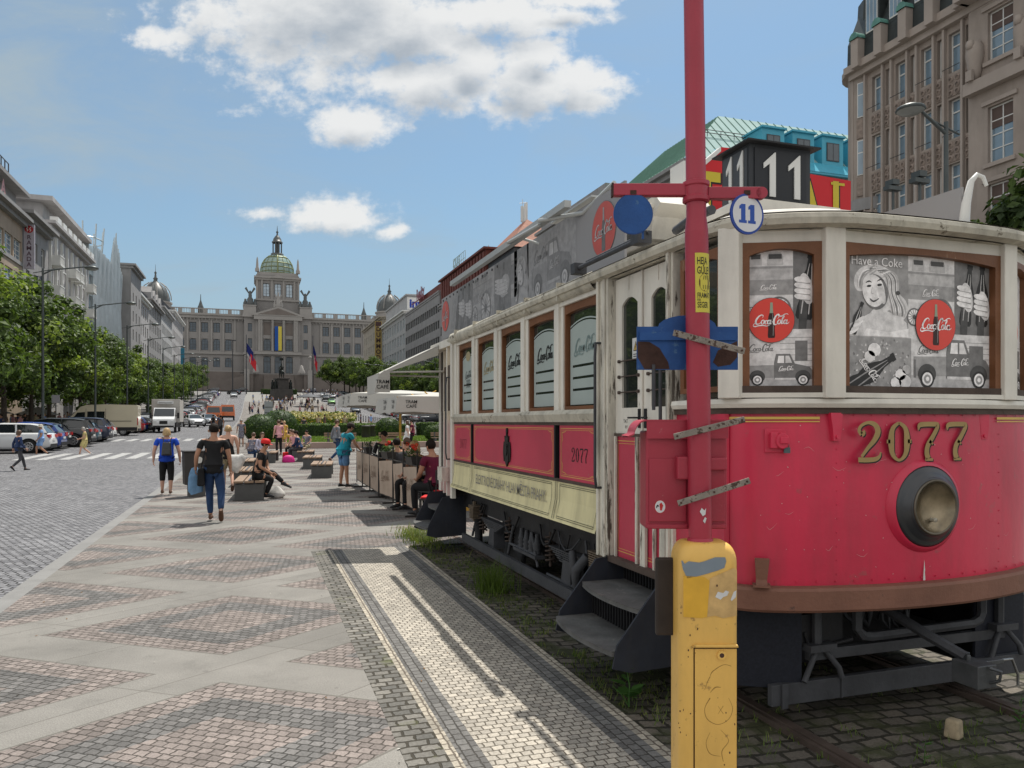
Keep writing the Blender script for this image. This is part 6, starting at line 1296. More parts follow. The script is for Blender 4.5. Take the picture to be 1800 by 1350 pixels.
def lady_art(mb, fr, x, y, w, h, c):
 """a generic smiling woman with wavy fair hair holding a bottle"""
 mb.poly(fr, [(x,y),(x+w,y),(x+w,y+h),(x,y+h)], c, None, 3); h *= .88
 S = lambda L, m, d: mb.poly(fr, [(x+a*w, y+b*h) for a, b in L], c+d*.0005, None, m)
 def blob(L, m, d):
  q = []; k = len(L)
  for i in range(k):
   p0,p1,p2,p3 = L[i-1],L[i],L[(i+1)%k],L[(i+2)%k]
   for j in range(4):
    t = j/4; q.append(tuple(.5*(2*p1[e]+(-p0[e]+p2[e])*t+(2*p0[e]-5*p1[e]+4*p2[e]-p3[e])*t*t+(-p0[e]+3*p1[e]-3*p2[e]+p3[e])*t**3) for e in (0,1)))
  S(q, m, d)
 blob([(.22,.6),(.17,.74),(.24,.88),(.4,.96),(.58,.96),(.74,.88),(.84,.74),(.86,.6),(.96,.5),(1,.36),(.9,.22),(.78,.26),(.72,.36),(.66,.36),(.6,.5),(.4,.6)], 5, 1)
 S([(.0,.0),(.02,.1),(.2,.2),(.4,.3),(.5,.4),(.64,.42),(.68,.34),(.84,.3),(.97,.2),(1,.06),(1,0)], 5, 2); S([(.3,0),(.36,.1),(.7,.06),(1,.12),(1,0)], 6, 3)
 for i in range(13):
  e = i/12; st = [(.30+.30*e,.80+.12*sin(pi*e),.008),(.46+.28*e,.93-.05*e,.02),(.66+.17*e,.82-.04*e,.026),(.70+.14*e,.6-.02*e,.024),(.74+.2*e,.44-.03*e,.022),(.76+.18*e,.3-.02*e,.006)]
  mb.ribbon(fr, [(x+p*w,y+r*h,s_*w*1.2) for p, r, s_ in st], (3,6,4,6,2)[i % 5], c+.0025+.00002*i)
 for i in range(5): mb.ribbon(fr, [(x+(.40+.03*i)*w,y+.90*h,.008*w),(x+(.29+.03*i)*w,y+(.85-.01*i)*h,.02*w),(x+(.235+.025*i)*w,y+.73*h,.022*w),(x+(.24+.02*i)*w,y+.63*h,.006*w)], (6,3,4,6,4)[i], c+.0026)
 mb.ell(fr, x+.49*w, y+.595*h, .19*w, .24*h, c+.0028, None, 2, 24, .3); mb.ell(fr, x+.46*w, y+.61*h, .168*w, .22*h, c+.003, None, 6, 24, .3)
 mb.ell(fr, x+.585*w, y+.57*h, .05*w, .14*h, c+.0033, None, 5, 16, .3)
 mb.ribbon(fr, [(x+.34*w,y+.71*h,.006*w),(x+.39*w,y+.735*h,.02*w),(x+.43*w,y+.72*h,.006*w)], 1, c+.0038); mb.ribbon(fr, [(x+.51*w,y+.74*h,.006*w),(x+.57*w,y+.77*h,.02*w),(x+.62*w,y+.75*h,.006*w)], 1, c+.0038)
 mb.ell(fr, x+.39*w, y+.67*h, .035*w, .016*h, c+.0038, None, 0, 12, .15); mb.ell(fr, x+.55*w, y+.695*h, .038*w, .017*h, c+.0038, None, 0, 12, .15)
 mb.ribbon(fr, [(x+.44*w,y+.66*h,.004*w),(x+.425*w,y+.58*h,.008*w),(x+.455*w,y+.57*h,.01*w)], 4, c+.0038)
 mb.ribbon(fr, [(x+.4*w,y+.5*h,.008*w),(x+.46*w,y+.475*h,.035*w),(x+.54*w,y+.51*h,.008*w)], 1, c+.0038); mb.ribbon(fr, [(x+.42*w,y+.5*h,.004*w),(x+.46*w,y+.487*h,.014*w),(x+.52*w,y+.507*h,.004*w)], 6, c+.0042)
 mb.ell(fr, x+.83*w, y+.6*h, .035*w, .03*h, c+.0045, None, 1, 10)
 bottle_art(mb, fr, x+.14*w, y+.02*h, .46*h, -.38, c+.005, 0, 5)
 for j in range(4): mb.ell(fr, x+(.16+.03*j)*w, y+(.06+.05*j)*h, .085*w, .028*h, c+.006+.0004*j, None, 6-(j%2), 12, .5)
def poster(parent, fr, W, z0, z1, kind, top, rise):
 m = TM(); h = z1-z0; mats = PG
 f = Fr(fr.p(0, z0, 0), fr.ux)
 m.poly(f, [(0,0),(W,0),(W,h),(0,h)], 0, None, 5)
 if kind == 'left':
  cart_art(m, f, 0, .42*h, .69*W, .58*h, .001); hand_art(m, f, .69*W, .42*h, .31*W, .58*h, .0012); yard_art(m, f, 0, 0, W, .42*h, .001); truck_art(m, f, -.0, .02*h, .98*W, .002)
  script(m, f, .22*W, .28*h, .4*W, .0022, 2, 1.1); disc_art(m, f, .37*W, .485*h, .335*W, .004)
 elif kind == 'center':
  lady_art(m, f, 0, .38*h, .425*W, .62*h, .001); text(m, f, 'Have a Coke', .215*W, .925*h, .068, .0075, 6)
  m.poly(f, [(0,0),(.445*W,0),(.445*W,.375*h),(0,.375*h)], .001, None, 3)
  R = random.Random(4)
  for i in range(90): m.ell(f, R.uniform(.01,.43)*W, R.uniform(.02,.36)*h, .008, .005, .0013+i*1e-5, None, R.choice((2,4,5,4)), 6, R.random()*3)
  bottle_art(m, f, .02*W, -.02*h, .52*h, -1.05, .003, 0, 3); script(m, f, .17*W, .13*h, .16*W, .0045, 6, 1.2, rot=-.9)
  for (a,b,r,q) in ((.2,.28,.035,6),(.17,.23,.03,5),(.37,.1,.03,6),(.4,.05,.035,5),(.34,.04,.03,6),(.41,.14,.025,4)): m.ell(f, a*W, b*h, r*W*1.2, r*W, .0055, None, q, 10)
  cart_art(m, f, .425*W, .42*h, .315*W, .58*h, .001); hand_art(m, f, .74*W, .42*h, .26*W, .58*h, .0012, 2); yard_art(m, f, .445*W, 0, .555*W, .42*h, .001); truck_art(m, f, .46*W, .02*h, .53*W, .002)
  script(m, f, .56*W, .29*h, .15*W, .0022, 2, 1.1); disc_art(m, f, .605*W, .485*h, .135*W, .004)
 else:
  cart_art(m, f, .1*W, .42*h, .69*W, .58*h, .001); yard_art(m, f, 0, 0, W, .42*h, .001); truck_art(m, f, .0, .02*h, .98*W, .002); disc_art(m, f, .4*W, .485*h, .335*W, .004)
 o = m.build('poster', mats, parent); return o
PA = [(2.45,4.12),(2.46,3.58),(2.944,3.35),(4.196,3.35),(4.68,3.58),(4.69,4.12)]
ZW0, ZW1 = 1.838, 2.70
for i, kind in ((1,'left'),(2,'center'),(3,'right')):
 a, b = PA[i], PA[i+1]; W = sqrt((b[0]-a[0])**2+(b[1]-a[1])**2); f = Fr((a[0],a[1],0), (b[0]-a[0],b[1]-a[1],0)); g = .058
 f2 = Fr(f.p(g,0,0), f.ux); w = W-2*g
 m = TM(); arch_frame(m, f2, w, ZW0+.045, ZW1-.03, .042, .035, .035, -.045, .012, 0, .001)
 fo = m.build('window_frame', [T_wood], tram)
 m = TM(); m.fbox(f2,0,w,ZW0+.02,ZW0+.058,-.04,.016,0); m.build('sill', [T_wdark], fo)
 m = TM(); m.fbox(f2,-.01,w+.01,ZW0-.006,ZW0+.02,-.05,.03,0); m.build('window_ledge', [T_cream], fo); m = TM(); m.fbox(f2,-.01,w+.01,ZW1-.03,ZW1+.05,-.06,.006,0); m.build('window_head', [T_cream], fo)
 p = poster(fo, Fr(f2.p(.03,0,-.030), f2.ux), w-.06, ZW0+.052, ZW1-.06, kind, .03, .03)
for i in (1,2,3,4):      # cream corner posts between the facets
 a, b = PA[i-1], PA[i+1]; f = Fr((PA[i][0],PA[i][1],0), (b[0]-a[0],b[1]-a[1],0)); m = TM(); m.fbox(f,-.06,.06,ZW0-.01,ZW1+.055,-.08,.03); bev(m.build('corner_post', [T_cream], tram), .006)
# small window of the platform, beside the pole
fS = Fr((2.45,4.12,0),(0,-1,0)); m = TM(); arch_frame(m, Fr((2.45,4.06,0),(0,-1,0)), .43, ZW0+.03, ZW1-.03, .04, .04, .03, -.03, .012, 0, .03); fo = m.build('window_frame', [T_wood], tram)
m = TM(); m.add([(2.475,4.05,ZW0),(2.475,3.62,ZW0),(2.475,3.62,ZW1),(2.475,4.05,ZW1)], [(0,1,2,3)]); m.build('pane', [T_glass], fo)
for s in (1,):
 m = TM(); m.add([(4.68,3.6,ZW0),(4.68,4.2,ZW0),(4.68,4.2,ZW1),(4.68,3.6,ZW1)], [(0,1,2,3)]); m.build('pane', [T_glass], fo)
# ---- left side
SD = Fr((XL, 0, 0), (0,-1,0))      # a = -Y
def SA(y): return -y
wins = [(5.27,5.93),(6.14,6.80),(7.01,7.64),(7.885,8.52),(8.77,9.38)]
for k, (ya, yb) in enumerate(wins):
 f = Fr((XL, yb, 0), (0,-1,0)); W = yb-ya; m = TM(); arch_frame(m, f, W, 1.80, 2.665, .024, .06, .014, -.06, -.012, 0, .03); fo = m.build('window_frame', [T_wood], tram)
 m = TM(); m.add([f.p(.04,1.81,-.05),f.p(W-.04,1.81,-.05),f.p(W-.04,2.62,-.05),f.p(.04,2.62,-.05)], [(0,1,2,3)]); m.build('pane', [T_glass], fo)
 m = TM(); z0 = 1.842; H = .77; a0, a1 = .045, W-.035; gaps = [.0,.145,.172,.27,.297,.395,.422]
 for q in (0,2,4): m.poly(f, [(a0,z0+gaps[q]*H),(a1,z0+gaps[q]*H),(a1,z0+gaps[q+1]*H),(a0,z0+gaps[q+1]*H)], -.046)
 for q in (1,3,5): m.poly(f, [(a0,z0+gaps[q]*H),(a0+.05,z0+gaps[q]*H),(a0+.05,z0+gaps[q+1]*H),(a0,z0+gaps[q+1]*H)], -.046)
 ar = [(a0+(a1-a0)*i/14, z0+H*(.81+.06*(1-(2*i/14-1)**2))) for i in range(15)]
 m.poly(f, [(a0,z0+.422*H),(a1,z0+.422*H)]+ar[::-1], -.046)
 m.loft([[f.p(a,b+.012,-.046) for a,b in ar],[f.p(a,b+.024,-.046) for a,b in ar]], closed=False, caps=False, sm=False)
 e = m.build('etched_film', [T_etch], fo)
 if k in (1,2,0,3):
  m = TM(); mt = T_black if k in (1,2) else (pm('faint_etch', (.2,.27,.265), .5) if k == 0 else pm('faint_amber', (.34,.29,.17), .5))
  script(m, f, W/2+.005, z0+.6*H, .42, -.042, 0, 1.2, .2); m.build('film_lettering', [mt], fo)
 else:
  m = TM(); script(m, f, W/2+.005, z0+.56*H, .28, -.042, 0, .9); 
  for q in range(3): text(m, f, 'CAFE BAR', W/2, z0+(.47-.045*q)*H, .04, -.042)
  m.ell(f, W/2, z0+.86*H, .1, .06, -.043, None, 1); m.build('film_lettering', [T_black, pm('faint_amber', (.34,.29,.17), .5)], fo)
# cream posts between windows, header, sill board
m = TM()
ed = [9.57]+[ (wins[k][1]+wins[k+1][0])/2 for k in range(3,-1,-1)]+[5.2]
for (yt, yl) in ((9.57,9.38),(8.77,8.52),(7.885,7.64),(7.01,6.80),(6.14,5.93)):
 m = TM(); f = SD; m.fbox(f,SA(yt),SA(yl),1.79,2.70,-.03,.0); mid = (yt+yl)/2; m.fbox(f,SA(mid)-.045,SA(mid)+.045,1.79,2.70,.0,.018); m.build('window_post', [T_cream], tram)
m = TM(); m.fbox(SD,SA(9.62),SA(5.2),2.665,2.74,-.02,.012); m.build('window_header', [T_cream], tram)
m = TM(); P = SD.p
m.add([P(SA(9.6),1.70,.02),P(SA(5.2),1.70,.02),P(SA(5.2),1.765,.045),P(SA(9.6),1.765,.045),P(SA(9.6),1.80,.02),P(SA(5.2),1.80,.02),P(SA(5.2),1.80,-.05),P(SA(9.6),1.80,-.05)], [(0,1,2,3),(3,2,5,4),(4,5,6,7)]); m.build('window_sill', [T_gut], tram)
m = TM(); m.fbox(SD,SA(9.6),SA(5.2),1.674,1.70,-.02,.012); m.fbox(SD,SA(9.6),SA(5.2),1.20,1.225,-.02,.015); m.build('moulding', [T_wdark], tram)
def goldrect(mb, fr, a0,a1,b0,b1, c, w=.004, m=0):
 for (p,q,r,s) in ((a0,a1,b0,b0+w),(a0,a1,b1-w,b1),(a0,a0+w,b0,b1),(a1-w,a1,b0,b1)): mb.poly(fr, [(p,r),(q,r),(q,s),(p,s)], c, None, m)
for i, (ya, yb) in enumerate(((8.76,9.57),(6.11,8.66),(5.24,6.0))):
 m = TM(); m.fbox(SD,SA(yb),SA(ya),1.225,1.674,-.03,.004,0); m.fbox(SD,SA(ya),SA(ya)+.03,1.225,1.674,-.03,.012,2)
 goldrect(m,SD,SA(yb)+.03,SA(ya)-.03,1.25,1.65,.0055,.0045,1); goldrect(m,SD,SA(yb)+.045,SA(ya)-.045,1.265,1.635,.0055,.0025,1)
 for (cx, cz, sx, sz) in ((SA(ya)-.05,1.63,-1,-1),(SA(ya)-.05,1.27,-1,1),(SA(yb)+.05,1.63,1,-1),(SA(yb)+.05,1.27,1,1)): m.ribbon(SD,[(cx,cz+sz*.1,.003),(cx+sx*.02,cz+sz*.07,.006),(cx+sx*.012,cz+sz*.02,.006),(cx+sx*.06,cz+sz*.012,.005),(cx+sx*.1,cz,.003)],1,.006)
 m.build('side_panel', [T_redside, T_gold, T_black], tram)
m = TM(); numerals(m, SD, SA(5.61)-.13, 1.38, .115, .62, .0065, 0, wm=.75); m.build('fleet_number', [T_black], tram)
m = TM(); numerals(m, SD, SA(9.16)-.13, 1.38, .115, .62, .0065, 0, wm=.6); m.build('fleet_number', [pm('faded_number', (.2,.02,.035), .5)], tram)
m = TM(); cy = SA(7.39); m.poly(SD, [(cy-.07,1.5),(cy+.07,1.5),(cy+.075,1.4),(cy+.05,1.3),(cy,1.25),(cy-.05,1.3),(cy-.075,1.4)], .004, .02); m.poly(SD, [(cy-.05,1.5),(cy+.05,1.5),(cy+.06,1.56),(cy+.03,1.54),(cy,1.6),(cy-.03,1.54),(cy-.06,1.56)], .004, .022)
m.ell(SD,cy,1.61,.02,.03,.004,.02)
for s in (-1,1): m.ribbon(SD,[(cy+s*.09,1.3,.01),(cy+s*.1,1.4,.03),(cy+s*.085,1.5,.02)],0,.01,c1=.018)
m.ell(SD,cy,1.41,.035,.05,.02,.03); m.ell(SD,cy+.02,1.46,.02,.02,.02,.032); m.build('crest', [pm('crest_black', (.03,.028,.026), .5, .3, 30, metal=.5)], tram)
# pale yellow skirt, flaring out a little at the bottom
m = TM(); ys_ = [9.62,9.5,7.5,5.5,5.2]
ex = [.0,.0,0,0,.0]
m.loft([[P(SA(y), z, o) for z, o in ((1.2,.006),(1.05,.012),(.93,.03),(.87,.05),(.865,.035),(.88,.0))] for y in ys_], closed=False, sm=False, caps=False)
sk = m.build('skirt', [T_ylw], tram)
SK = Fr((XL-.012, 0, 0), (0,-1,0), (-.03,0,.17))
m = TM()
def skl(a0,a1,z,w): m.add([P(a0,z,.0135+max(0,(1.05-z))*.22),P(a1,z,.0135+max(0,(1.05-z))*.22),P(a1,z+w,.0135+max(0,(1.05-z-w))*.22),P(a0,z+w,.0135+max(0,(1.05-z-w))*.22)], [(0,1,2,3)])
for (a0, a1) in ((-9.56,-8.78),(-8.62,-6.16),(-5.98,-5.24)):
 for z in (.897,.912): skl(a0,a1,z,.004)
 for z in (1.165,1.18): skl(a0,a1,z,.004)
 for a in (a0,a1-.004):
  skl(a,a+.005,.897,.143); skl(a,a+.005,1.04,.143)
for a in (-8.72,-8.68,-6.08,-6.04): skl(a,a+.008,.885,.155); skl(a,a+.008,1.04,.158)
m.build('skirt_lines', [T_black], sk)
m = TM(); text(m, SD, 'ELEKTRICKÉ DRÁHY HLAV.MĚSTA PRAHY.', -7.37, 1.045, .15, .028, 0, .004, wide=.80); m.build('skirt_lettering', [pm('lettering_grey', (.22,.21,.19), .6, .1, 9)], sk)
# posts either side of the doorway
for (ya, yb, nm) in ((5.02,5.2,'door_post'),(4.12,4.19,'door_post')):
 m = TM(); m.fbox(SD,SA(yb),SA(ya),.72,2.76,-.08,.03); m.fbox(SD,SA(yb)+.02,SA(yb)+.05,.72,2.74,.03,.05); m.fbox(SD,SA(ya)-.06,SA(ya)-.03,.72,2.74,.03,.045); bev(m.build(nm, [T_worn], tram), .005)
m = TM(); m.fbox(SD,SA(4.11),SA(3.62),.80,1.745,-.03,.002,0); m.build('side_panel', [T_red], tram)
# door leaves
for k, (ya, yb) in enumerate(((4.595,5.015),(4.195,4.59))):
 f = Fr((XL+.03, yb, 0), (0,-1,0)); W = yb-ya; m = TM(); wa, wb = .10, W-.085
 m.fbox(f,0,wa,1.62,2.72,-.03,0); m.fbox(f,wb,W,1.62,2.72,-.03,0); m.fbox(f,wa,wb,1.62,1.80,-.03,0); m.fbox(f,wa,wb,2.62,2.72,-.03,0)
 n = 8; pts = [(wa+(wb-wa)*i/n, 2.52+.05*(1-(2*i/n-1)**2)) for i in range(n+1)]
 for i in range(n): m.add([f.p(*pts[i],0),f.p(*pts[i+1],0),f.p(pts[i+1][0],2.62,0),f.p(pts[i][0],2.62,0),f.p(*pts[i],-.03),f.p(*pts[i+1],-.03)], [(0,1,2,3),(0,4,5,1)])
 m.fbox(f,W*.5-.004,W*.5+.004,2.62,2.72,.0,.006); m.fbox(f,W-.012,W,.72,2.72,.0,.014)
 d = m.build('door', [T_cream], tram)
 m = TM(); m.fbox(f,0,W-.012,.74,1.62,-.03,.002,0); goldrect(m,f,.03,W-.04,.78,1.57,.0035,.005,1); goldrect(m,f,.05,W-.06,.80,1.55,.0035,.003,1); m.fbox(f,0,W,1.60,1.62,.0,.012,2); m.build('lower_panel', [T_redside, T_gold, T_wdark], d)
 m = TM(); m.add([f.p(wa,1.8,-.015),f.p(wb,1.8,-.015),f.p(wb,2.6,-.015),f.p(wa,2.6,-.015)], [(0,1,2,3)]); m.build('pane', [T_glass], d)
 m = TM()
 for z in (2.13,2.02,1.91): m.tube([f.p(wa-.03,z,.012),f.p(wb+.02,z,.012)], .005, 6); m.ell(f,wa-.03,z,.012,.012,0,.016); m.ell(f,wb+.02,z,.012,.012,0,.016)
 m.build('guard_bar', [T_wdark], d)
 m = TM(); s = 1 if k == 0 else -1; a = W-.05 if k == 0 else .03; m.fbox(f,a-.012,a+.012,1.66,1.79,.0,.012); m.tube([f.p(a,1.73,.0),f.p(a,1.73,.04),f.p(a-s*.09,1.73,.045)], .007, 6); m.build('handle', [T_iron], d)
f = Fr((XL+.03, 5.015, 0), (0,-1,0)); m = TM(); m.fbox(f,.235,.335-.012,2.13,2.28,-.0145,-.012,0); m.poly(f,[(.25,2.19),(.32,2.19),(.285,2.26)],-.0115,None,1); m.poly(f,[(.262,2.196),(.308,2.196),(.285,2.248)],-.011,None,2); m.ribbon(f,[(.287,2.235,.004),(.281,2.218,.006),(.288,2.216,.005),(.283,2.2,.003)],1,-.0105)
for z in (2.165,2.15): m.poly(f,[(.25,z),(.32,z),(.32,z+.006),(.25,z+.006)],-.0115,None,1)
m.build('warning_sticker', [F_white, T_black, T_gold], tram)
m = TM(); text(m, f, 'TAT', .16, 1.705, .035, .002); text(m, f, 'KY', .17, 1.665, .03, .002); m.build('door_lettering', [T_black], tram)
# cream weathered pilasters over the lower doors
m = TM()
for y in (4.56,4.30): m.fbox(SD,SA(y)-.035,SA(y)+.035,.72,1.60,-.02,.0)
for y in (4.98,4.66,4.42): m.fbox(SD,SA(y)-.012,SA(y)+.012,.72,1.60,-.02,-.005)
m.build('door_pilasters', [T_worn], tram)
m = TM(); m.fbox(SD,SA(5.05),SA(4.1),.70,.74,-.1,.03); m.build('threshold', [T_wdark], tram)
# handrails
for y in (5.12,4.17,9.70):
 m = TM(); zt = 2.28; m.tube([P(SA(y+.02),zt,.02),P(SA(y+.02),zt,.07),P(SA(y),zt-.1,.085),P(SA(y-.0),1.3,.085),P(SA(y+.01),1.22,.07),P(SA(y+.01),1.22,.02)], .011, 8); m.build('handrail', [T_iron2], tram)
# ---- rear platform
RO = [(2.45,9.57),(2.50,10.1),(2.585,10.75),(2.62,10.95),(2.95,11.2),(3.57,11.27),(4.19,11.2),(4.52,10.95),(4.64,10.1),(4.69,9.57)]
m = TM(); m.loft([[(x,y,z) for x,y in RO] for z in (.72,1.7)], closed=False, sm=False, caps=False); m.build('rear_lower_panel', [T_redside], tram)
m = TM(); m.loft([[(x,y,z) for x,y in RO] for z in (1.7,2.78)], closed=False, sm=False, caps=False); m.build('rear_wall', [T_awnlit], tram)
m = TM()
for (x,y,w) in ((2.445,9.62,.1),(2.475,9.98,.05),(2.53,10.4,.03),(2.58,10.82,.12)): m.box(x-.03,x+.02,y-w/2,y+w/2,.72,2.78)
m.box(2.43,2.6,9.57,10.9,2.70,2.8); m.build('rear_door_posts', [T_cream], tram)
m = TM()
for (x,y) in ((2.462,9.8),(2.51,10.2),(2.56,10.6)): m.box(x-.022,x+.0,y-.09,y+.09,1.85,2.45); 
m.build('rear_door_panes', [T_wdark], tram)
m = TM(); m.box(2.36,2.5,9.9,10.15,.92,1.1); m.build('lamp_box', [T_worn], tram)
# right side, seen only from beyond
m = TM(); m.add([(XR,3.62,.8),(XR,9.57,.8),(XR,9.57,1.72),(XR,3.62,1.72)], [(0,1,2,3)]); m.build('side_panel', [T_redside], tram)
m = TM(); m.add([(XR,3.62,1.72),(XR,9.57,1.72),(XR,9.57,2.76),(XR,3.62,2.76)], [(0,1,2,3)]); m.build('side_wall', [T_cream], tram)
m = TM()
for ya, yb in wins: m.add([(XR+.006,ya,1.82),(XR+.006,yb,1.82),(XR+.006,yb,2.6),(XR+.006,ya,2.6)], [(0,1,2,3)])
m.build('right_panes', [T_glass], tram)
m = TM(); m.box(2.56,4.58,3.85,10.9,.86,2.74); m.build('saloon_shadow_core', [pm('core_dark', (.03,.022,.018), .8)], tram)  # solid dark block added inside the saloon so it casts full shadow
# ---- roof
RL = smoothline([(2.42,9.6),(2.38,7.5),(2.38,5.4),(2.39,4.1),(2.42,3.62),(2.60,3.42),(2.93,3.27),(3.25,3.235),(3.57,3.225)], 4); RL = RL+[(2*XC-x,y) for x,y in reversed(RL[:-1])]
RB = [(4.60,10.5),(4.45,11.0),(4.1,11.3),(3.57,11.36),(3.04,11.3),(2.62,11.0),(2.50,10.5)]
RL = RL+RB
def rr(t, z, out=0):
 r = []
 for x, y in RL:
  cx, cy = XC, min(max(y, 4.75), 9.9); d = V((x-cx, y-cy)); L = d.length; k = (1-t)+(out/L if L else 0); r.append((cx+d.x*k, cy+d.y*k, z))
 return r
m = TM(); m.loft([rr(.03,2.735),rr(0,2.745,.01),rr(0,2.775,.02),rr(0,2.80,.012),rr(.01,2.812)], closed=True, sm=False, caps=False); m.build('roof_edge', [T_gut], tram)
m = TM(); m.loft([rr(.0,2.8125),rr(.1,2.86),rr(.25,2.935),rr(.45,3.02),rr(.7,3.10),rr(.9,3.14)], closed=True, sm=True, caps=False); m.add(rr(.9,3.14), [tuple(range(len(RL)))]); m.build('roof', [T_roof], tram)
m = TM(); m.loft([rr(.04,2.733),rr(.5,2.733)], closed=True, caps=False, sm=False); m.build('soffit', [T_gut], tram)
m = TM(); m.loft([[P(SA(y),z,o) for z,o in ((2.70,.0),(2.70,.03),(2.73,.06),(2.78,.07),(2.83,.045),(2.85,.0))] for y in (9.62,8.0,6.5,5.25)], closed=False, sm=True, caps=False)
for y in (9.3,8.45,7.55,6.7,5.9): m.fbox(SD,SA(y),SA(y)+.02,2.70,2.85,.0,.078)
m.build('gutter', [T_gut], tram)
m = TM(); m.tube([(2.33,5.32,2.862),(2.33,4.35,2.862)], .018, 8); m.tube([(2.36,5.25,2.895),(2.36,4.3,2.895)], .012, 6); m.fbox(SD,SA(4.42),SA(4.32),2.83,2.91,.06,.16); m.fbox(SD,SA(5.4),SA(5.32),2.82,2.9,.06,.16); m.build('strip_light', [T_iron2], tram)
m = TM(); m.tube([(2.7,4.55,2.99),(2.62,4.2,2.985),(2.62,4.0,2.98)], .03, 8); m.build('roof_pipe', [T_iron2], tram)
# clerestory
m = TM(); m.box(2.98,4.16,5.45,10.0,3.12,3.36); m.box(2.90,4.24,5.3,10.1,3.361,3.40); bev(m.build('clerestory', [T_cream], tram), .01)
m = TM(); m.loft([[(2.95,5.36,3.14),(2.95,5.3,3.3),(2.95,5.2,3.38),(2.95,5.28,3.46),(2.95,5.6,3.44),(2.95,5.62,3.14)],[(3.4,5.36,3.14),(3.4,5.3,3.3),(3.4,5.2,3.38),(3.4,5.28,3.46),(3.4,5.6,3.44),(3.4,5.62,3.14)]], sm=False); m.build('scroll_end', [T_cream], tram)
m = TM()
for i in range(7): m.box(2.975,2.979,5.6+i*.6,6.05+i*.6,3.17,3.3)
m.build('clerestory_panes', [T_glass], tram)
# number box on the roof
nb = TM(); nb.box(3.31,3.83,4.59,4.92,3.25,3.665); nb.box(3.35,3.79,4.582,4.59,3.28,3.64,1); o = nb.build('number_box', [pm('box_charcoal', (.028,.031,.036), .5, .1, 3), pm('box_face', (.018,.02,.024), .5, .1, 3)], tram); 
m = TM(); m.box(3.26,3.88,4.53,4.98,3.666,3.678); m.build('box_lid', [T_iron], o)
m = TM(); m.fbox(Fr((3.31,4.92,0),(0,-1,0)),.02,.31,3.28,3.64,.0,.006); m.build('box_side_panel', [pm('box_side_grey', (.055,.06,.068), .5)], o)
def one(mb, fr, a, b, h, w, c, m=0): mb.poly(fr, [(a,b),(a+.36*w,b),(a+.36*w,b+h),(a+.3*w,b+h),(a-.36*w,b+h*.74),(a-.36*w,b+h*.62),(a,b+h*.74)], c, c+.008, m)
m = TM(); fB = Fr((3.57,4.582,3.30),(1,0,0)); one(m,fB,-.10,0,.315,.14,.002); one(m,fB,.11,0,.315,.14,.002); fB2 = Fr((3.304,4.755,3.30),(0,-1,0)); one(m,fB2,-.06,0,.33,.09,.002); one(m,fB2,.075,0,.33,.09,.002); m.build('route_number', [F_white], o)
m = TM(); m.add([(3.12,4.5,3.15),(4.02,4.5,3.15),(4.02,5.1,3.15),(3.12,5.1,3.15),(3.12,4.5,3.20),(4.02,4.5,3.245),(4.02,5.1,3.245),(3.12,5.1,3.2),(3.2,4.5,3.255)], [(0,1,5,8,4),(1,2,6,5),(2,3,7,6),(3,0,4,7),(4,8,5,6,7)]); m.build('box_plinth', [T_cream], tram)
# red and yellow letter board on the roof
m = TM(); fR = Fr((0,5.6,0),(1,0,0)); m.poly(fR, [(3.42,3.25),(5.12,3.25),(5.12,3.88),(4.62,3.90),(4.42,4.05),(3.75,4.03),(3.6,3.88),(3.42,3.86)], -.06, 0, 0); m.poly(fR,[(3.385,3.24),(3.42,3.24),(3.42,3.87),(3.385,3.87)],-.2,.02,1); m.poly(fR,[(3.60,3.86),(3.75,3.99),(3.75,4.03),(3.57,3.88)],-.06,.01,1)
rb = m.build('roof_sign_board', [pm('sign_red', (.5,.008,.015), .4, .05, 2), F_white], tram)
m = TM()
for ch, x, z, s in (('F',3.66,3.58,.44),('A',4.64,3.60,.50),('J',4.95,3.63,.44)):
 text(m, fR, ch, x+.012, z+.012, s*1.12, .003, 1, .055, .72); text(m, fR, ch, x, z+.02, s*1.12, .006, 0, .042, .72)
for x, z in ((3.60,3.43),(4.965,3.835)): m.poly(fR, [(x-.07,z-.012),(x+.08,z-.012),(x+.08,z+.012),(x-.07,z+.012)], .0065)
m.build('sign_letters', [pm('sign_yellow', (.5,.4,.03), .4), T_black], rb)
# ---- long banner above the side windows
bn = Fr((2.62, 11.0, 0), (0,-1,0)); m = TM(); BW = 5.85; m.fbox(bn,0,BW,2.90,3.50,-.02,0); m.fbox(bn,.1,BW-.1,2.79,2.899,-.06,-.03); bo = m.build('side_banner', [pm('banner_grey', (.26,.255,.26), .5, .04, 1)], tram)  # lower box added to close the light gap under the banner
m = TM(); f = Fr(bn.p(0,2.90,0), bn.ux); h = .6
hand_art(m, f, .95, 0, .75, h, .001, 2); m.poly(f, [(.5,0),(.95,0),(.95,h),(.7,h)], .0008, None, 3)
bottle_art(m, f, .85, .02, .5, -.3, .003, 0, 3); cart_art(m, f, 1.7, 0, .8, h, .001); yard_art(m, f, 2.5, 0, .9, h, .001); hand_art(m, f, 2.6, 0, .6, h, .002, 1)
lady_art(m, f, 3.3, 0, .45, h, .001); m.poly(f, [(3.75,0),(4.95,0),(4.95,h),(3.7,h)], .001, None, 4); truck_art(m, f, 3.85, .02, 1.0, .002); script(m, f, 4.1, .4, .4, .003, 2, 1.1)
for x in (.25, 5.5): disc_art(m, f, x, .32, .215, .001)
GB = lambda v: pm('faded_print_%d' % int(v*100), (v, v*.985, v), .5, .2, 16); m.build('banner_print', [GB(.12), GB(.15), GB(.19), GB(.235), GB(.27), GB(.32), GB(.40), pm('faded_red', (.46,.09,.075), .5, .1, 5), GB(.13), GB(.29)], bo)
m = TM()
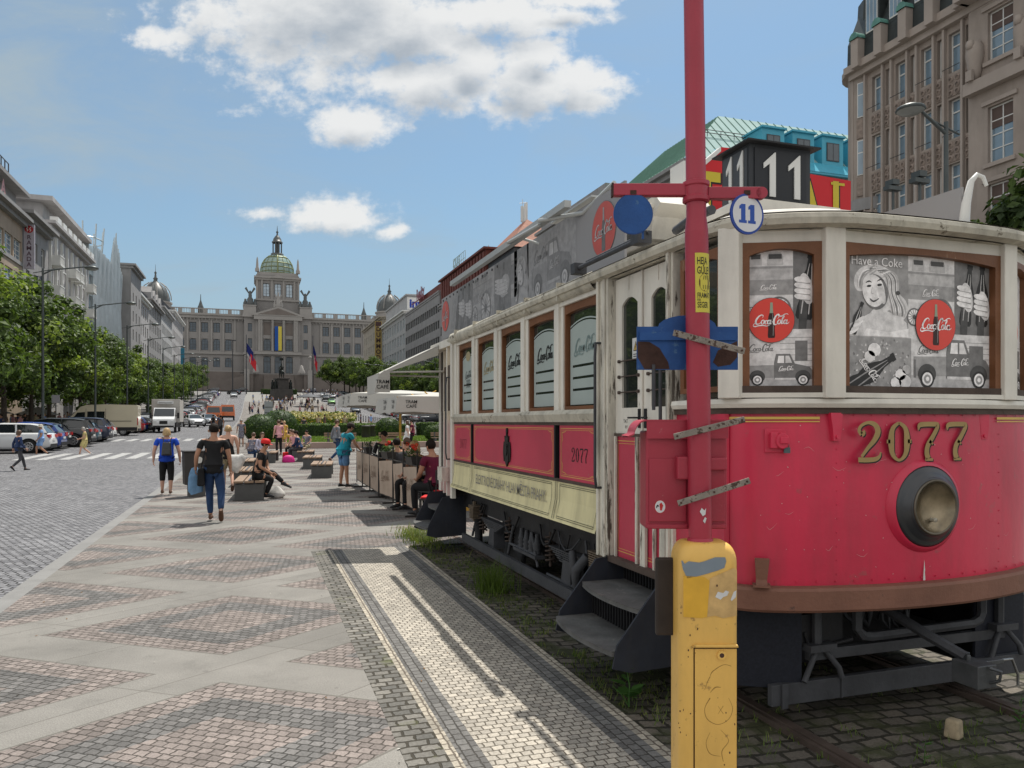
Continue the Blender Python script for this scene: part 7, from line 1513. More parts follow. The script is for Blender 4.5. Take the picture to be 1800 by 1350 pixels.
for i in range(14): m.ell(bn, .12+i*.2, 3.46, .015, .015, .002, .01, 0, 8)
m.build('banner_eyelets', [T_iron2], bo)
m = TM(); b2 = Fr((4.5, 3.9, 0), (0,1,0)); m.fbox(b2,0,6.8,2.95,3.27,-.02,0); m.build('far_banner', [pm('banner_grey', (.26,.255,.26))], tram)
# awning bars above the banner
m = TM(); m.fbox(Fr((2.50,9.9,0),(0,-1,0)),0,3.95,3.50,3.56,-.03,.03); m.build('awning_bar', [pm('aluminium', (.42,.43,.42), .4, .08, 2, metal=.3)], tram)
m = TM(); m.tube([(2.45,6.5,3.52),(2.62,5.9,3.45),(2.66,5.4,3.56)], .02, 6); m.tube([(2.66,6.9,3.40),(2.5,7.2,3.53)], .015, 6); m.build('awning_arm', [pm('aluminium', (.42,.43,.42))], tram)
m = TM(); m.tube([(2.45,6.5,3.48),(2.45,7.4,3.52)], .016, 6); m.fbox(Fr((2.64,6.6,0),(0,-1,0)),0,.9,3.53,3.545,-.02,.04); m.build('awning_arm', [pm('aluminium', (.42,.43,.42))], tram)
# ---- steps
def steps(y0, y1, xo, z_top, nm):
 w = y1-y0
 for y in (y0, y1):
  m = TM(); m.loft([[(XL+.02,y-.008,z_top),(XL+.02,y+.008,z_top)],[(XL-.12,y-.008,z_top-.02),(XL-.12,y+.008,z_top-.02)],[(xo+.03,y-.008,.37),(xo+.03,y+.008,.37)],[(xo,y-.008,.235),(xo,y+.008,.235)],[(xo+.12,y-.008,.20),(xo+.12,y+.008,.20)],[(XL+.15,y-.008,.22),(XL+.15,y+.008,.22)],[(XL+.2,y-.008,z_top),(XL+.2,y+.008,z_top)]], closed=False, sm=False, caps=False)
  for s in (-.008,.008): m.add([(XL+.2,y+s,z_top),(XL-.12,y+s,z_top-.02),(xo+.03,y+s,.37),(xo,y+s,.235),(xo+.12,y+s,.2),(XL+.2,y+s,.22)], [(0,1,2,3,4,5)])
  m.build('step_side', [pm('step_plate_blue_black', (.022,.025,.034), .6, .3, 4, .2, 30, dirt=.3)], tram)
 for z, xf, xb in ((.565,xo+.20,XL+.1),(.335,xo+.0,xo+.32)):
  n = 10; fr_ = [(xf-.055*(1-(2*i/n-1)**2), y0+.01+(w-.02)*i/n) for i in range(n+1)]; pts = fr_+[(xb,y1-.01),(xb,y0+.01)]
  q = TM(); k = len(pts); q.add([(x,y,z) for x,y in pts]+[(x,y,z-.03) for x,y in pts], [tuple(range(k)), tuple(range(k,2*k))[::-1]]+[(i,(i+1)%k,(i+1)%k+k,i+k) for i in range(k)]); bev(q.build('step_tread', [T_tread], tram), .004)
 for xb, za, zb_ in ((XL+.1,.57,z_top-.03),(xo+.28,.34,.53)):
  q = TM()
  for i in range(22): y = y0+.02+i*(w-.04)/21; q.box(xb-.006,xb+.006,y-.005,y+.009,za,zb_)
  q.build('riser_slats', [T_iron], tram)
steps(4.13,5.03,2.02,.74,'front'); steps(9.75,10.55,2.12,.74,'rear')
# ---- running gear
m = TM(); m.fbox(SD,SA(9.4),SA(5.02),.20,.30,-.09,-.05); m.box(4.54,4.58,4.2,9.4,.20,.30); m.build('guard_beam', [T_iron2], tram)
m = TM(); m.box(2.62,4.52,3.75,10.9,.74,.86); m.box(2.62,2.72,3.75,10.9,.60,.74); m.box(4.42,4.52,3.75,10.9,.60,.74); m.box(2.58,4.5,3.55,3.75,.70,.83); m.build('underframe', [T_iron], tram)
m = TM(); m.box(3.0,4.14,5.9,8.9,.36,.60); m.box(3.1,4.0,6.2,6.9,.22,.62); m.box(3.1,4.0,7.9,8.6,.22,.62); m.build('motor_casing', [T_iron], tram)
for y in (6.15,8.35):
 for x in (2.85,4.285):
  m = TM(); m.lathe([(.12,-.05),(.33,-.05),(.36,-.035),(.385,-.035),(.385,.02),(.36,.03),(.33,.045),(.1,.05)], (x,y,.385), 28, axis='x'); wv = m.build('wheel', [T_iron2], tram)
 m = TM(); m.tube([(2.62,y,.385),(4.5,y,.385)], .05, 10); m.build('axle', [T_iron], tram)
 m = TM(); m.box(2.56,2.70,y-.11,y+.11,.28,.5,tx=.01,ty=.03)
 m.build('axle_box', [T_iron2], tram)
 m = TM()
 for k in range(6): m.box(2.57,2.66,y-.42+.05*k,y+.42-.05*k,.56-.018*k,.572-.018*k)
 m.build('leaf_spring', [T_iron2], tram)
 for dy in (-.5,.5):
  m = TM(); n = 60; m.tube([(2.62+.045*cos(i*.62), y+dy+.045*sin(i*.62), .40+i*.0042) for i in range(n)], .011, 5); m.tube([(2.62,y+dy,.36),(2.62,y+dy,.68)], .014, 6); m.build('coil_spring', [pm('rusty_spring', (.05,.035,.028), .7, .3, 9)], tram)
m = TM()
for (ya, za, yb, zb_) in ((5.25,.62,5.55,.30),(5.55,.30,5.62,.62),(8.95,.62,9.15,.30),(7.05,.62,6.85,.32),(7.6,.62,7.75,.30),(6.9,.42,7.7,.42),(5.7,.3,6.6,.3)): m.tube([(2.58,ya,za),(2.57,yb,zb_)], .016, 6)
for y in (6.95,7.1,7.25,7.4): m.lathe([(.035,0),(.045,.02),(.03,.04),(.045,.06),(.03,.08),(.045,.10),(.03,.12),(.02,.2)], (2.6,y,.42), 8)
m.box(2.54,2.64,6.85,7.5,.39,.42); m.build('brake_rigging', [T_iron2], tram)
for (y, w, s) in ((5.42,.26,1),(8.98,.22,1)):
 m = TM()
 for k in range(9): m.box(2.5,2.66,y-w/2+.004*k,y+w/2-.004*k,.68-.018*k,.69-.018*k)
 m.box(2.53,2.56,y-.02,y+.02,.50,.74); m.build('resistor_grid', [pm('grid_tan', (.13,.1,.07), .8, .2, 10)], tram)
 m = TM(); m.lathe([(.07,.16),(.07,.2),(.05,.22),(.05,.5),(.065,.52),(.065,.56),(.03,.6)], (2.6,y,.0), 12); m.build('lifting_jack', [T_iron], tram)
m = TM(); m.tube([(2.5,5.78,.36),(2.48,5.72,.5),(2.55,5.66,.62)], [.03,.045,.04], 7); m.tube([(2.52,5.9,.62),(2.5,5.82,.5),(2.53,5.86,.34)], [.03,.04,.02], 7); m.build('canvas_bag', [T_iron2], tram)
# front underside
m = TM(); m.add([(2.50,3.70,.23),(2.93,3.58,.19),(2.93,3.58,.69),(2.50,3.70,.69),(2.50,3.72,.23),(2.93,3.60,.19),(2.93,3.60,.69),(2.50,3.72,.69)], [(0,1,2,3),(4,5,6,7),(1,5,6,2),(0,3,7,4)]); m.build('mesh_fender', [pm('mesh_blue_black', (.012,.014,.022), .7, .3, 60)], tram)
m = TM(); m.box(2.73,4.75,3.58,3.62,.115,.235); m.box(2.79,2.83,3.565,3.58,.10,.24); m.box(3.2,3.21,3.57,3.58,.115,.235); bev(m.build('plough_board', [T_iron2], tram), .004)
for x in (3.05,4.45):
 m = TM(); m.tube([(x,3.6,.70),(x,3.6,.43)], .028, 6, sm=False); m.box(x-.08,x+.1,3.55,3.64,.40,.44); m.tube([(x,3.6,.40),(x-.12,3.56,.24)], .018, 6); m.tube([(x+.05,3.6,.40),(x+.12,3.56,.30),(x+.14,3.56,.24)], .018, 6); m.build('board_hanger', [T_iron2], tram)
m = TM(); m.box(3.0,4.5,3.60,3.64,.34,.40); m.build('cross_bar', [T_iron2], tram)
m = TM(); m.tube([(3.32,3.58,.70),(3.32,3.58,.50),(3.36,3.58,.46),(3.42,3.58,.45),(4.2,3.58,.46),(4.26,3.58,.48),(4.28,3.58,.52),(4.28,3.58,.70)], .028, 6, sm=False); m.build('drawbar_guide', [T_iron2], tram)
m = TM(); m.tube([(3.57,3.75,.62),(3.60,3.35,.50),(3.62,3.12,.44)], [.03,.03,.028], 6, sm=False); cp = m.build('drawbar', [T_iron2], tram)
m = TM(); m.box(3.56,3.69,3.0,3.16,.31,.43); m.box(3.67,3.83,3.07,3.12,.40,.425); m.tube([(3.64,3.02,.33),(3.66,2.96,.36),(3.66,2.95,.41),(3.63,2.99,.42)], .01, 6); m.lathe([(.012,0),(.012,.03),(0,.031)], (3.61,3.1,.43), 8); m.lathe([(.012,0),(.012,.03),(0,.031)], (3.65,3.14,.43), 8); bev(m.build('coupler_head', [pm('coupler_steel', (.09,.095,.1), .5, .25, 8, .3, 30, metal=.6)], cp), .004)
m = TM(); m.tube([(3.83,3.10,.41),(3.95,3.12,.40),(4.02,3.14,.30),(4.02,3.14,.24)], .008, 6); m.build('coupler_link', [pm('bright_link', (.3,.3,.3), .4, .1, 8, metal=.8)], cp)
m = TM(); m.box(3.06,4.3,3.62,3.9,.60,.70); m.box(2.95,3.25,3.62,3.8,.42,.60); m.tube([(2.98,3.62,.50),(3.0,3.6,.40),(3.3,3.6,.44)], .012, 6); m.build('buffer_beam', [T_iron], tram)
# skirt, box and shield added to block light from beyond; other front fender
m = TM(); m.box(4.60,4.63,3.75,10.6,.06,.74); m.build('light_block_skirt', [T_iron], tram)
m = TM(); m.box(2.95,4.2,4.15,5.3,.13,.70); m.build('light_block_box', [T_iron], tram)
m = TM(); m.box(3.05,4.1,9.2,9.3,.12,.72); m.build('rear_light_shield', [T_iron], tram)
m = TM(); m.tube([(4.5,3.9,3.0),(4.5,3.88,3.16),(4.52,3.86,3.30),(4.56,3.85,3.345),(4.60,3.84,3.33),(4.62,3.83,3.27)], [.035,.028,.02,.016,.014,.012], 8); m.build('roof_horn', [F_white], tram)
m = TM(); m.add([(4.36,3.75,2.97),(4.62,3.72,2.93),(4.66,3.9,2.96),(4.4,3.95,3.02),(4.5,3.83,3.0)], [(0,1,4),(1,2,4),(2,3,4),(3,0,4)]); m.add([(4.3,3.82,2.99),(4.45,3.7,2.965),(4.5,3.78,2.99),(4.4,3.86,3.01)], [(0,1,2,3)], 1); m.build('loose_sheet', [T_iron2, T_cream], tram)
m = TM(); m.add([(4.25,3.60,.13),(4.74,3.66,.13),(4.74,3.66,.69),(4.25,3.60,.69),(4.25,3.62,.13),(4.74,3.68,.13),(4.74,3.68,.69),(4.25,3.62,.69)], [(0,1,2,3),(4,5,6,7),(1,5,6,2),(0,3,7,4)]); m.build('mesh_fender', [MC['mesh_blue_black']], tram)
R = random.Random(12)
for i in range(12):
 x0 = R.uniform(2.98,4.3); x1 = x0+R.uniform(-.25,.25); zz = R.uniform(.34,.5); yy = R.uniform(3.66,3.95)
 m = TM(); m.tube([(x0,yy,.68),(x0*.8+x1*.2,yy,zz+.05),((x0+x1)/2,yy-.03,zz),(x0*.2+x1*.8,yy,zz+.06),(x1,yy+.05,.68)], R.choice((.009,.013,.018)), 6); m.build('brake_hose', [R.choice((T_iron,T_iron2))], tram)
for i in range(9):
 y0 = R.uniform(5.2,9.0); y1 = y0+R.uniform(.2,.6); zz = R.uniform(.45,.6); m = TM(); m.tube([(2.6,y0,.72),(2.58,y0*.75+y1*.25,zz+.03),(2.57,(y0+y1)/2,zz),(2.58,y0*.25+y1*.75,zz+.04),(2.6,y1,.72)], R.choice((.008,.012)), 6); m.build('cable', [R.choice((T_iron,T_iron2))], tram)
# ---------------------------------------------------------------- tram stop post
sx_, sy_ = XY(1236, 3.0); sp = thing('tram_stop_post', 'red tram stop pole with round number signs rising from a battered yellow pillar', 'stop post', (sx_, sy_, 0), -TH)
S_red = pm('stop_red', (.34,.022,.045), .42, .12, 3, .1, 60, spec=.5, wear=(.38,.18,.18), wearamt=.12, wearscale=18); S_y = pm('pillar_yellow', (.70,.42,.10), .45, .08, 3, .12, 40, spec=.45, wear=(.38,.22,.06), wearamt=.24, wearscale=22, dirt=.12)
S_blue = pm('sign_blue', (.016,.07,.23), .55, .3, 5, .3, 30, wear=(.07,.15,.26), wearamt=.3, wearscale=12); S_rust = pm('rust', (.055,.028,.022), .85, .35, 12, .5, 50); S_old = pm('weathered_strip', (.24,.21,.18), .8, .25, 20, .6, 60, wear=(.07,.045,.035), wearamt=.5, wearscale=40)
def zx(u, v, D=3.0): return ((u-1236)*D/FPX, EYE+(742-v)*D/FPX)
def rrect(w, d, r, n=6):
 p = []
 for cx, cy, a in ((w-r,d-r,0),(-w+r,d-r,pi/2),(-w+r,-d+r,pi),(w-r,-d+r,3*pi/2)):
  for i in range(n+1): t = a+pi/2*i/n; p.append((cx+r*cos(t), cy+r*sin(t)))
 return p
m = MB(); w, d = .113, .10; zt = 1.238
prof = [(0,1),(zt-.075,1)]+[(zt-.075+.075*sin(t), .62+.38*cos(t)) for t in [pi/2*i/6 for i in range(1,7)]]
m.loft([[(x*k, y*k, z) for x, y in rrect(w,d,.045)] for z, k in prof]); pl = m.build('pillar', [S_y], sp)
F = Fr((0,-d-.0005,0),(1,0,0))
m = MB(); m.poly(F, [(-.057,0.05),(.101,.05),(.101,.845),(-.057,.845)], .0, .004, 0); m.poly(F, [(-.066,.852),(.105,.852),(.103,.862),(-.062,.862)], 0, .014, 0); hd = bev(m.build('hatch', [S_y], sp), .003)
m = MB(); m.poly(F, [(-.0615,.05),(-.057,.05),(-.057,.848),(-.0615,.848)], .001, None, 0); m.poly(F, [(.101,.05),(.103,.05),(.103,.848),(.101,.848)], .001, None, 0); m.poly(F, [(-.0615,.845),(.103,.845),(.103,.851),(-.0615,.851)], .0012, None, 0); m.build('hatch_gap', [pm('gap_dark', (.03,.012,.008), .9)], hd)
m = MB(); m.ell(F,.043,.822,.017,.017,.004,.011,1,20); m.ell(F,.043,.822,.009,.009,.0112,None,0,14); m.build('lock', [S_rust, S_y], hd)
m = MB(); F2 = Fr((0,-d-.0018,0),(1,0,0))
m.poly(F2, [(-.108,1.175),(-.102,1.145),(-.085,1.11),(-.06,1.115),(-.02,1.125),(.03,1.14),(.055,1.15),(.062,1.175),(.058,1.19),(.02,1.19),(-.02,1.175),(-.04,1.17),(-.08,1.175),(-.095,1.165),(-.105,1.18)], 0)
m.build('primer_patch', [pm('primer_grey', (.19,.23,.27), .6, .08, 8)], pl)
m = MB(); m.poly(F2, [(-.1,.965),(-.1,1.12),(-.02,1.115),(.0,1.1),(.01,.97),(-.03,.96)], 0, None, 0); m.poly(F2, [(-.01,.965),(.0,1.11),(.09,1.15),(.102,1.14),(.102,.97),(.05,.96),(.02,.97)], .0004, None, 1)
m.build('tape_residue', [pm('amber_patch', (.66,.37,.04), .5, .12, 9), pm('residue_tan', (.55,.36,.15), .7, .25, 14)], pl)
m = MB()
for L in ([(.02,1.04),(.03,1.06),(.05,1.055),(.06,1.065),(.072,1.06),(.065,1.045),(.05,1.04),(.04,1.03)], [(.078,1.03),(.09,1.06),(.1,1.065),(.098,1.04),(.082,1.025)]): m.poly(F2, L, .001)
m.build('paper_scraps', [pm('paper_white', (.6,.6,.6), .8, .1, 10)], pl)
# scratched graffiti on the hatch
m = MB(); F3 = Fr((0,-d-.0048,0),(1,0,0)); 
for st in ([(.0,.74,.001),(.01,.76,.003),(.05,.785,.002),(.08,.78,.002)], [(-.02,.69,.001),(-.01,.72,.002),(0,.74,.003)], [(.0,.68,.001),(.02,.7,.004),(.04,.7,.002)], [(.0,.66,.004),(-.02,.62,.002),(-.01,.58,.003),(.03,.56,.002),(.07,.58,.002),(.085,.62,.002),(.07,.66,.001)], [(.03,.63,.001),(.05,.6,.002)], [(.03,.6,.001),(.05,.63,.002)], [(0,.53,.001),(-.015,.49,.002),(0,.45,.003),(.04,.44,.001)], [(.04,.54,.001),(.07,.5,.002),(.045,.46,.003),(.05,.42,.002)]): m.ribbon(F3, st, 0)
m.build('scratches', [pm('scratch_brown', (.30,.17,.04), .7)], pl)
R = random.Random(2); m = MB()
for i in range(34): m.ell(F2, R.uniform(-.12,-.07) if R.random() < .6 else R.uniform(-.06,.11), R.uniform(.1,1.1), R.uniform(.0012,.003), R.uniform(.0015,.005), .003, None, 0, 7)
m.build('rust_specks', [S_rust], pl)
m = MB(); m.box(-.18,-.106,.02,.05,.86,1.165); bev(m.build('side_plate', [pm('plate_brown', (.035,.026,.022), .6, .3, 6, wear=(.3,.28,.24), wearamt=.07, wearscale=14)], pl), .008)
# pole
lean = lambda z: -.011-.0125*(z-1.24)
m = MB(); m.tube([(lean(z),0,z) for z in (1.22,1.9,2.44)], [.044,.0455,.045], 24, cap=False); m.tube([(lean(z),0,z) for z in (2.44,2.50,5.2)], [.045,.0385,.037], 24, cap=True); m.lathe([(.05,1.225),(.05,1.245),(.044,1.25)], (-.012,0,0), 24); po = m.build('pole', [S_red], sp)
cx = lean(2.6); m = MB(); m.lathe([(.042,2.555),(.052,2.56),(.052,2.575),(.047,2.58),(.047,2.615),(.052,2.62),(.052,2.635),(.040,2.64)], (cx,0,0), 24, split=True)
m.box(-.355,cx-.045,-.018,.018,2.582,2.628); m.box(cx+.045,.225,-.016,.016,2.57,2.615); m.add([(cx-.045,-.018,2.582),(cx-.045,-.018,2.628),(cx-.02,-.04,2.64),(cx-.02,-.04,2.57)], [(0,1,2,3)])
m.lathe([(.0,-.016),(.0225,-.016),(.0225,.016),(0,.016)], (.225,0,2.5925), 16, axis='y', split=True); ar = bev(m.build('cross_arm', [S_red], sp), .002)
m = MB(); m.box(-.358,-.352,-.019,.019,2.58,2.63); m.build('arm_end_plate', [S_rust], ar)
# hanging discs
def disc(x, z, r, yaw, face, ring, name):
 f = Fr((x,-.012,z),(cos(yaw),sin(yaw),0)); m = MB(); m.ell(f,0,0,r*.97,r,-.004,.004,1,40); o = m.build(name, [face, ring], sp); return f, o
x, z = zx(1112,378); f, o = disc(x, z, .079, 0, S_blue, pm('sign_blue_rim', (.012,.06,.22), .5, .1, 8), 'blank_disc'); m = MB(); m.ell(f,0,0,.074,.076,.0045,None,0,40); m.build('disc_face', [S_blue], o)
m = MB(); m.box(x-.012,x+.012,-.02,.0,z+.075,2.60); m.build('hanger', [S_rust], o); m = MB(); m.box(x+.035,x+.043,-.01,.0,z-.095,z-.05); m.build('rust_tab', [S_blue], o)
x, z = zx(1311,378); f, o = disc(x, z, .079, .35, None or F_white, pm('ring_blue', (.02,.06,.3), .4, .1, 8), 'route_disc'); m = MB(); m.ell(f,0,0,.070,.0725,.0045,None,0,40); m.ell(f,0,0,.066,.0685,.0048,None,1,40)
W2 = pm('enamel_white', (.62,.62,.64), .3, .06, 5); B2 = pm('numeral_blue', (.02,.075,.36), .4, .08, 9); m.ell(f,0,0,.068,.070,.0052,None,1,40)
for a in (-.022,.02):
 m.poly(f, [(a+p_*1.2,q_*1.02) for p_, q_ in [(-.015,-.036),(.015,-.036),(.015,-.025),(.010,-.025),(.010,.036),(-.005,.036),(-.014,.027),(-.014,.016),(-.007,.018),(-.007,-.025),(-.015,-.025)]], .0056, None, 2)
m.build('disc_face', [B2, W2, B2], o); m = MB(); m.box(x-.012,x+.012,-.02,.0,z+.075,2.60); m.build('hanger', [S_rust], o)
# yellow sticker wrapped on the pole
m = MB(); r = .0462; A0, A1 = -pi/2-.39, -pi/2+1.5; z0, z1 = 2.123, 2.352
def onp(a, b, k=.0, m_=0): t = A0+(a)*(A1-A0); zz = z0+b*(z1-z0); return ((r+k)*cos(t)+lean(zz), (r+k)*sin(t), zz)
n = 16; m.add([onp(i/n, j) for j in (0,1) for i in range(n+1)], [(i,i+1,n+2+i,n+1+i) for i in range(n)], 0, True)
for s, b, sz in (('HEJA',.86,.15),('GULE!',.70,.15),('FRAMÅT',.28,.11),('FÖR',.205,.05),('SEGER',.12,.12)):
 vs, fs = text_data(s, .012, 'LEFT'); m.add([onp(.08+x*sz*1.55, b+y*sz*1.15, .0006) for x, y in vs], fs, 1)
k = 26; m.add([onp(.44+.28*cos(2*pi*i/k), .5+.15*sin(2*pi*i/k), .0004) for i in range(k)], [tuple(range(k))], 2); m.add([onp(a, b, .0008) for a, b in ((.16,.47),(.9,.47),(.9,.535),(.16,.535))], [(0,1,2,3)], 0)
for q in (-.6,-.2,.2,.6): m.add([onp(.52+.26*q-.012, .39, .0007),onp(.52+.26*q+.012,.39,.0007),onp(.52+.26*q*1.1+.012,.46,.0007),onp(.52+.26*q*1.1-.012,.46,.0007)], [(0,1,2,3)], 1); m.add([onp(.52+.26*q-.012, .55, .0007),onp(.52+.26*q+.012,.55,.0007),onp(.52+.2*q+.012,.62,.0007),onp(.52+.2*q-.012,.62,.0007)], [(0,1,2,3)], 1)
m.add([onp(a, b, .0005) for a, b in ((.12,.775),(.8,.775),(.8,.782),(.12,.782))], [(0,1,2,3)], 1)
m.build('sticker', [pm('sticker_yellow', (.58,.5,.07), .5, .05, 9), T_black, pm('ball_brown', (.1,.045,.02), .6, .2, 20)], po)
# blue board with rusty corners
def rel(u, v): return zx(u, v)
f = Fr((0,.055,0),(1,0,0)); x0, zb_ = zx(1125,650,3.05); x1, zt_ = zx(1303,574,3.05); xm = (x0+x1)/2
m = MB(); pts = [(x0,zb_),(x1,zb_),(x1,zt_),(xm+.115,zt_)]+[(xm+.115*cos(t), zt_+.045*sin(t)) for t in [pi*i/10 for i in range(1,10)]]+[(xm-.115,zt_),(x0,zt_)]
m.poly(f, pts, -.003, .003); bd = m.build('blue_board', [S_blue], sp)
m = MB(); zr = zt_-.055; m.fbox(f,x0+.01,x1-.01,zr,zr+.034,.003,.012); m.build('board_batten', [S_blue], bd)
m = MB(); m.poly(f, [(x0+.003,zr-.004),(x0+.05,zr-.006),(x0+.09,zr-.03),(x0+.125,zb_+.03),(x0+.13,zb_+.003),(x0+.03,zb_+.003),(x0+.003,zb_+.05)], .0036); m.build('rust_patch', [S_rust], bd); m = MB(); m.poly(f, [(x1-.003,zr-.002),(x1-.04,zr-.02),(x1-.08,zr-.04),(x1-.1,zb_+.03),(x1-.08,zb_+.012),(x1-.03,zb_+.02),(x1-.003,zb_+.05)], .0036); m.build('rust_patch', [S_rust], bd)
m = MB(); m.tube([(x0+.065,.04,zb_+.02),(x0+.065,.04,zb_-.16)], .007, 8); m.build('board_rod', [T_iron2], bd)
# the three loose strips clamped across the pole
for (ua, va, ub, vb) in ((1177,584,1303,617),(1178,768,1303,737),(1185,886,1312,845)):
 xa, za = zx(ua,va,2.93); xb, zb2 = zx(ub,vb,2.93); L = sqrt((xb-xa)**2+(zb2-za)**2); f = Fr((xa,-.052,za),(xb-xa,0,zb2-za),(-(zb2-za),0,xb-xa))
 m = MB(); m.fbox(f,0,L,-.012,.012,0,.008); o = bev(m.build('clamp_strip', [S_old], po), .002); q = MB()
 for a in (.012,L/2,L-.012): q.ell(f,a,0,.004,.004,.008,.011,0,8)
 q.build('bolt', [S_rust], o)
# red cabinet behind the pole
m = MB(); xa, xb = -.215, .108; z0, z1 = 1.275, 1.665; y0, y1 = .05, .20
m.box(xa,xb,y0,y1,z0,z1); cb = bev(m.build('cabinet', [S_red], sp), .008)
m = MB(); n = 10; R_ = .055; arc = [(xa-.075,z1-.02)]+[(xa-.0+.0-R_*cos(t)*.9+.0, z1-.02+.065*sin(t)) for t in [pi/2*i/n for i in range(1,n+1)]]+[(xb+.005,z1+.045)]
th_ = .006; L = [(x, y0-.02, z) for x, z in arc]; L2 = [(x, y1+.02, z) for x, z in arc]
m.loft([L, L2], closed=False, caps=False, sm=True); m.loft([[(x,y,z-th_) for x,y,z in L],[(x,y,z-th_) for x,y,z in L2]], closed=False, caps=False, sm=True); m.loft([L,[(x,y,z-th_) for x,y,z in L]], closed=False, caps=False, sm=False)
m.add([(xa+.0,y0-.018,z1-.03),(xb,y0-.018,z1-.03),(xb,y0-.018,z1+.04),(xa+.0,y0-.018,z1+.04)], [(0,1,2,3)]); m.build('cabinet_hood', [S_red], cb)
m = MB(); f = Fr((0,y0-.001,0),(1,0,0)); m.fbox(f,xa+.012,-.055,z0+.03,z1-.11,0,.006); m.fbox(f,.035,xb-.01,z0+.03,z1-.14,0,.006); m.fbox(f,xa+.005,-.05,z0+.003,z0+.02,0,.01); m.fbox(f,.03,xb-.005,z0+.003,z0+.02,0,.01); bev(m.build('cabinet_panels', [S_red], cb), .003)
m = MB(); m.fbox(f,-.10,.0,z0+.20,z0+.29,.0,.045); m.fbox(f,.03,.10,z0+.235,z0+.285,.0,.03); bev(m.build('clamp_plate', [S_red], cb), .006)
m = MB(); m.ell(f,xa+.055,z0+.09,.023,.027,.007,None,0,24); m.ell(f,xa+.055,z0+.09,.0205,.0245,.0073,None,1,24); m.poly(f, [(xa+.055,z0+.075),(xa+.062,z0+.075),(xa+.067,z0+.095),(xa+.06,z0+.107),(xa+.052,z0+.1)], .0076, None, 0)
m.ribbon(f, [(xa+.04,z0+.085,.003),(xa+.045,z0+.095,.006),(xa+.05,z0+.09,.002)], 2, .0077); m.build('round_sticker', [pm('sticker_red', (.5,.03,.03), .5), W2, T_black], cb)
m = MB(); fq = Fr((lean(1.35),-.0465,0),(1,0,0))
for L in ([(-.012,1.355),(-.005,1.37),(.006,1.36),(.012,1.37),(.01,1.345),(.0,1.338)], [(.0,1.32),(.008,1.335),(.014,1.33),(.008,1.31)]): m.poly(fq, L, 0)
m.build('paper_scraps', [pm('paper_white', (.6,.6,.6))], po)
# ---------------------------------------------------------------- people
SKINQ = []
def skin_obj(verts, edges, radii, name, mat, parent, root=0, sub=1, loc=None):
 me = bpy.data.meshes.new(name); me.from_pydata([tuple(v) for v in verts], edges, []); me.update()
 o = bpy.data.objects.new(name, me); COL.objects.link(o); me.materials.append(mat); par(o, parent)
 m = o.modifiers.new('skin', 'SKIN'); m.use_smooth_shade = True
 for i, r in enumerate(radii):
  sv = me.skin_vertices[0].data[i]; sv.radius = r if isinstance(r, tuple) else (r, r); sv.use_root = (i == root)
 s = o.modifiers.new('sub', 'SUBSURF'); s.levels = sub; s.render_levels = sub
 SKINQ.append((o, mat, None)); return o
EXTRA = {}
def finish_skins():
 bpy.context.view_layer.update(); dg = bpy.context.evaluated_depsgraph_get(); res = []
 for o, mat, ex in SKINQ:
  me = bpy.data.meshes.new_from_object(o.evaluated_get(dg)); res.append((o, me))
 for o, me in res:
  o.modifiers.clear(); o.data = me
  if o.name in EXTRA:      # fingers, nose and ears joined to the body
   mb = EXTRA[o.name]; bm = bmesh.new(); bm.from_mesh(me); tmp = bpy.data.meshes.new('t'); tmp.from_pydata([tuple(p) for p in mb.v], [], mb.f); bm.from_mesh(tmp); bm.to_mesh(me); bm.free(); bpy.data.meshes.remove(tmp)
   me.update()
  for p in me.polygons: p.use_smooth = True; p.material_index = 0
SK1 = pm('skin_tan', (.36,.19,.12), .55, .06, 8, spec=.3); SK2 = pm('skin_fair', (.5,.29,.21), .55, .06, 8, spec=.3); SK3 = pm('skin_olive', (.30,.15,.09), .55, .06, 8, spec=.3)
H_dk = pm('hair_dark', (.012,.009,.007), .75, .3, 30, .6, 60, spec=.15); H_bl = pm('hair_blonde', (.36,.24,.11), .5, .25, 30, .6, 60, spec=.4); H_br = pm('hair_brown', (.07,.035,.018), .5, .3, 30, .6, 60, spec=.4); H_gy = pm('hair_grey', (.3,.28,.26), .5, .3, 30, .6, 60)
def cloth(name, col, **k): return pm('cloth_'+name, col, .9, k.pop('var', .38), k.pop('vs', 5), .8, k.pop('bs', 7), **k)  # tone noise puts the shading of folds into the cloth colour
CL = dict(black=cloth('black',(.011,.011,.012)), blue=cloth('royal_blue',(.012,.06,.42)), denim=cloth('denim',(.022,.048,.115), var=.3), navy=cloth('navy',(.02,.035,.09)), teal=cloth('teal',(.015,.24,.32)), grey=cloth('grey',(.16,.17,.19)), white=cloth('white',(.6,.6,.6)),
   ltblue=cloth('light_blue',(.2,.33,.58)), red=cloth('red',(.5,.02,.02)), maroon=cloth('maroon',(.10,.008,.028)), pink=cloth('pink',(.55,.28,.3)), yellow=cloth('yellow',(.5,.32,.06)), pattern=pm('cloth_patterned', (.13,.13,.17), .9, .1, 3, wear=(.55,.5,.48), wearamt=.42, wearscale=22),
   ypat=pm('cloth_yellow_print', (.5,.42,.18), .9, .1, 3, wear=(.06,.07,.03), wearamt=.38, wearscale=16), shortblue=cloth('short_blue',(.10,.2,.36)), leopard=pm('cloth_leopard', (.26,.13,.05), .9, .1, 3, wear=(.03,.015,.01), wearamt=.5, wearscale=45), khaki=cloth('khaki',(.3,.26,.17)), dkgrey=cloth('dark_grey',(.05,.05,.055)), lilac=cloth('lilac',(.42,.4,.5)))
SHOE = pm('shoe_black', (.02,.02,.022), .6, .2, 9); SHOEW = pm('shoe_white', (.5,.5,.5), .6, .2, 9); SHOEB = pm('shoe_brown', (.1,.05,.03), .6, .2, 9)
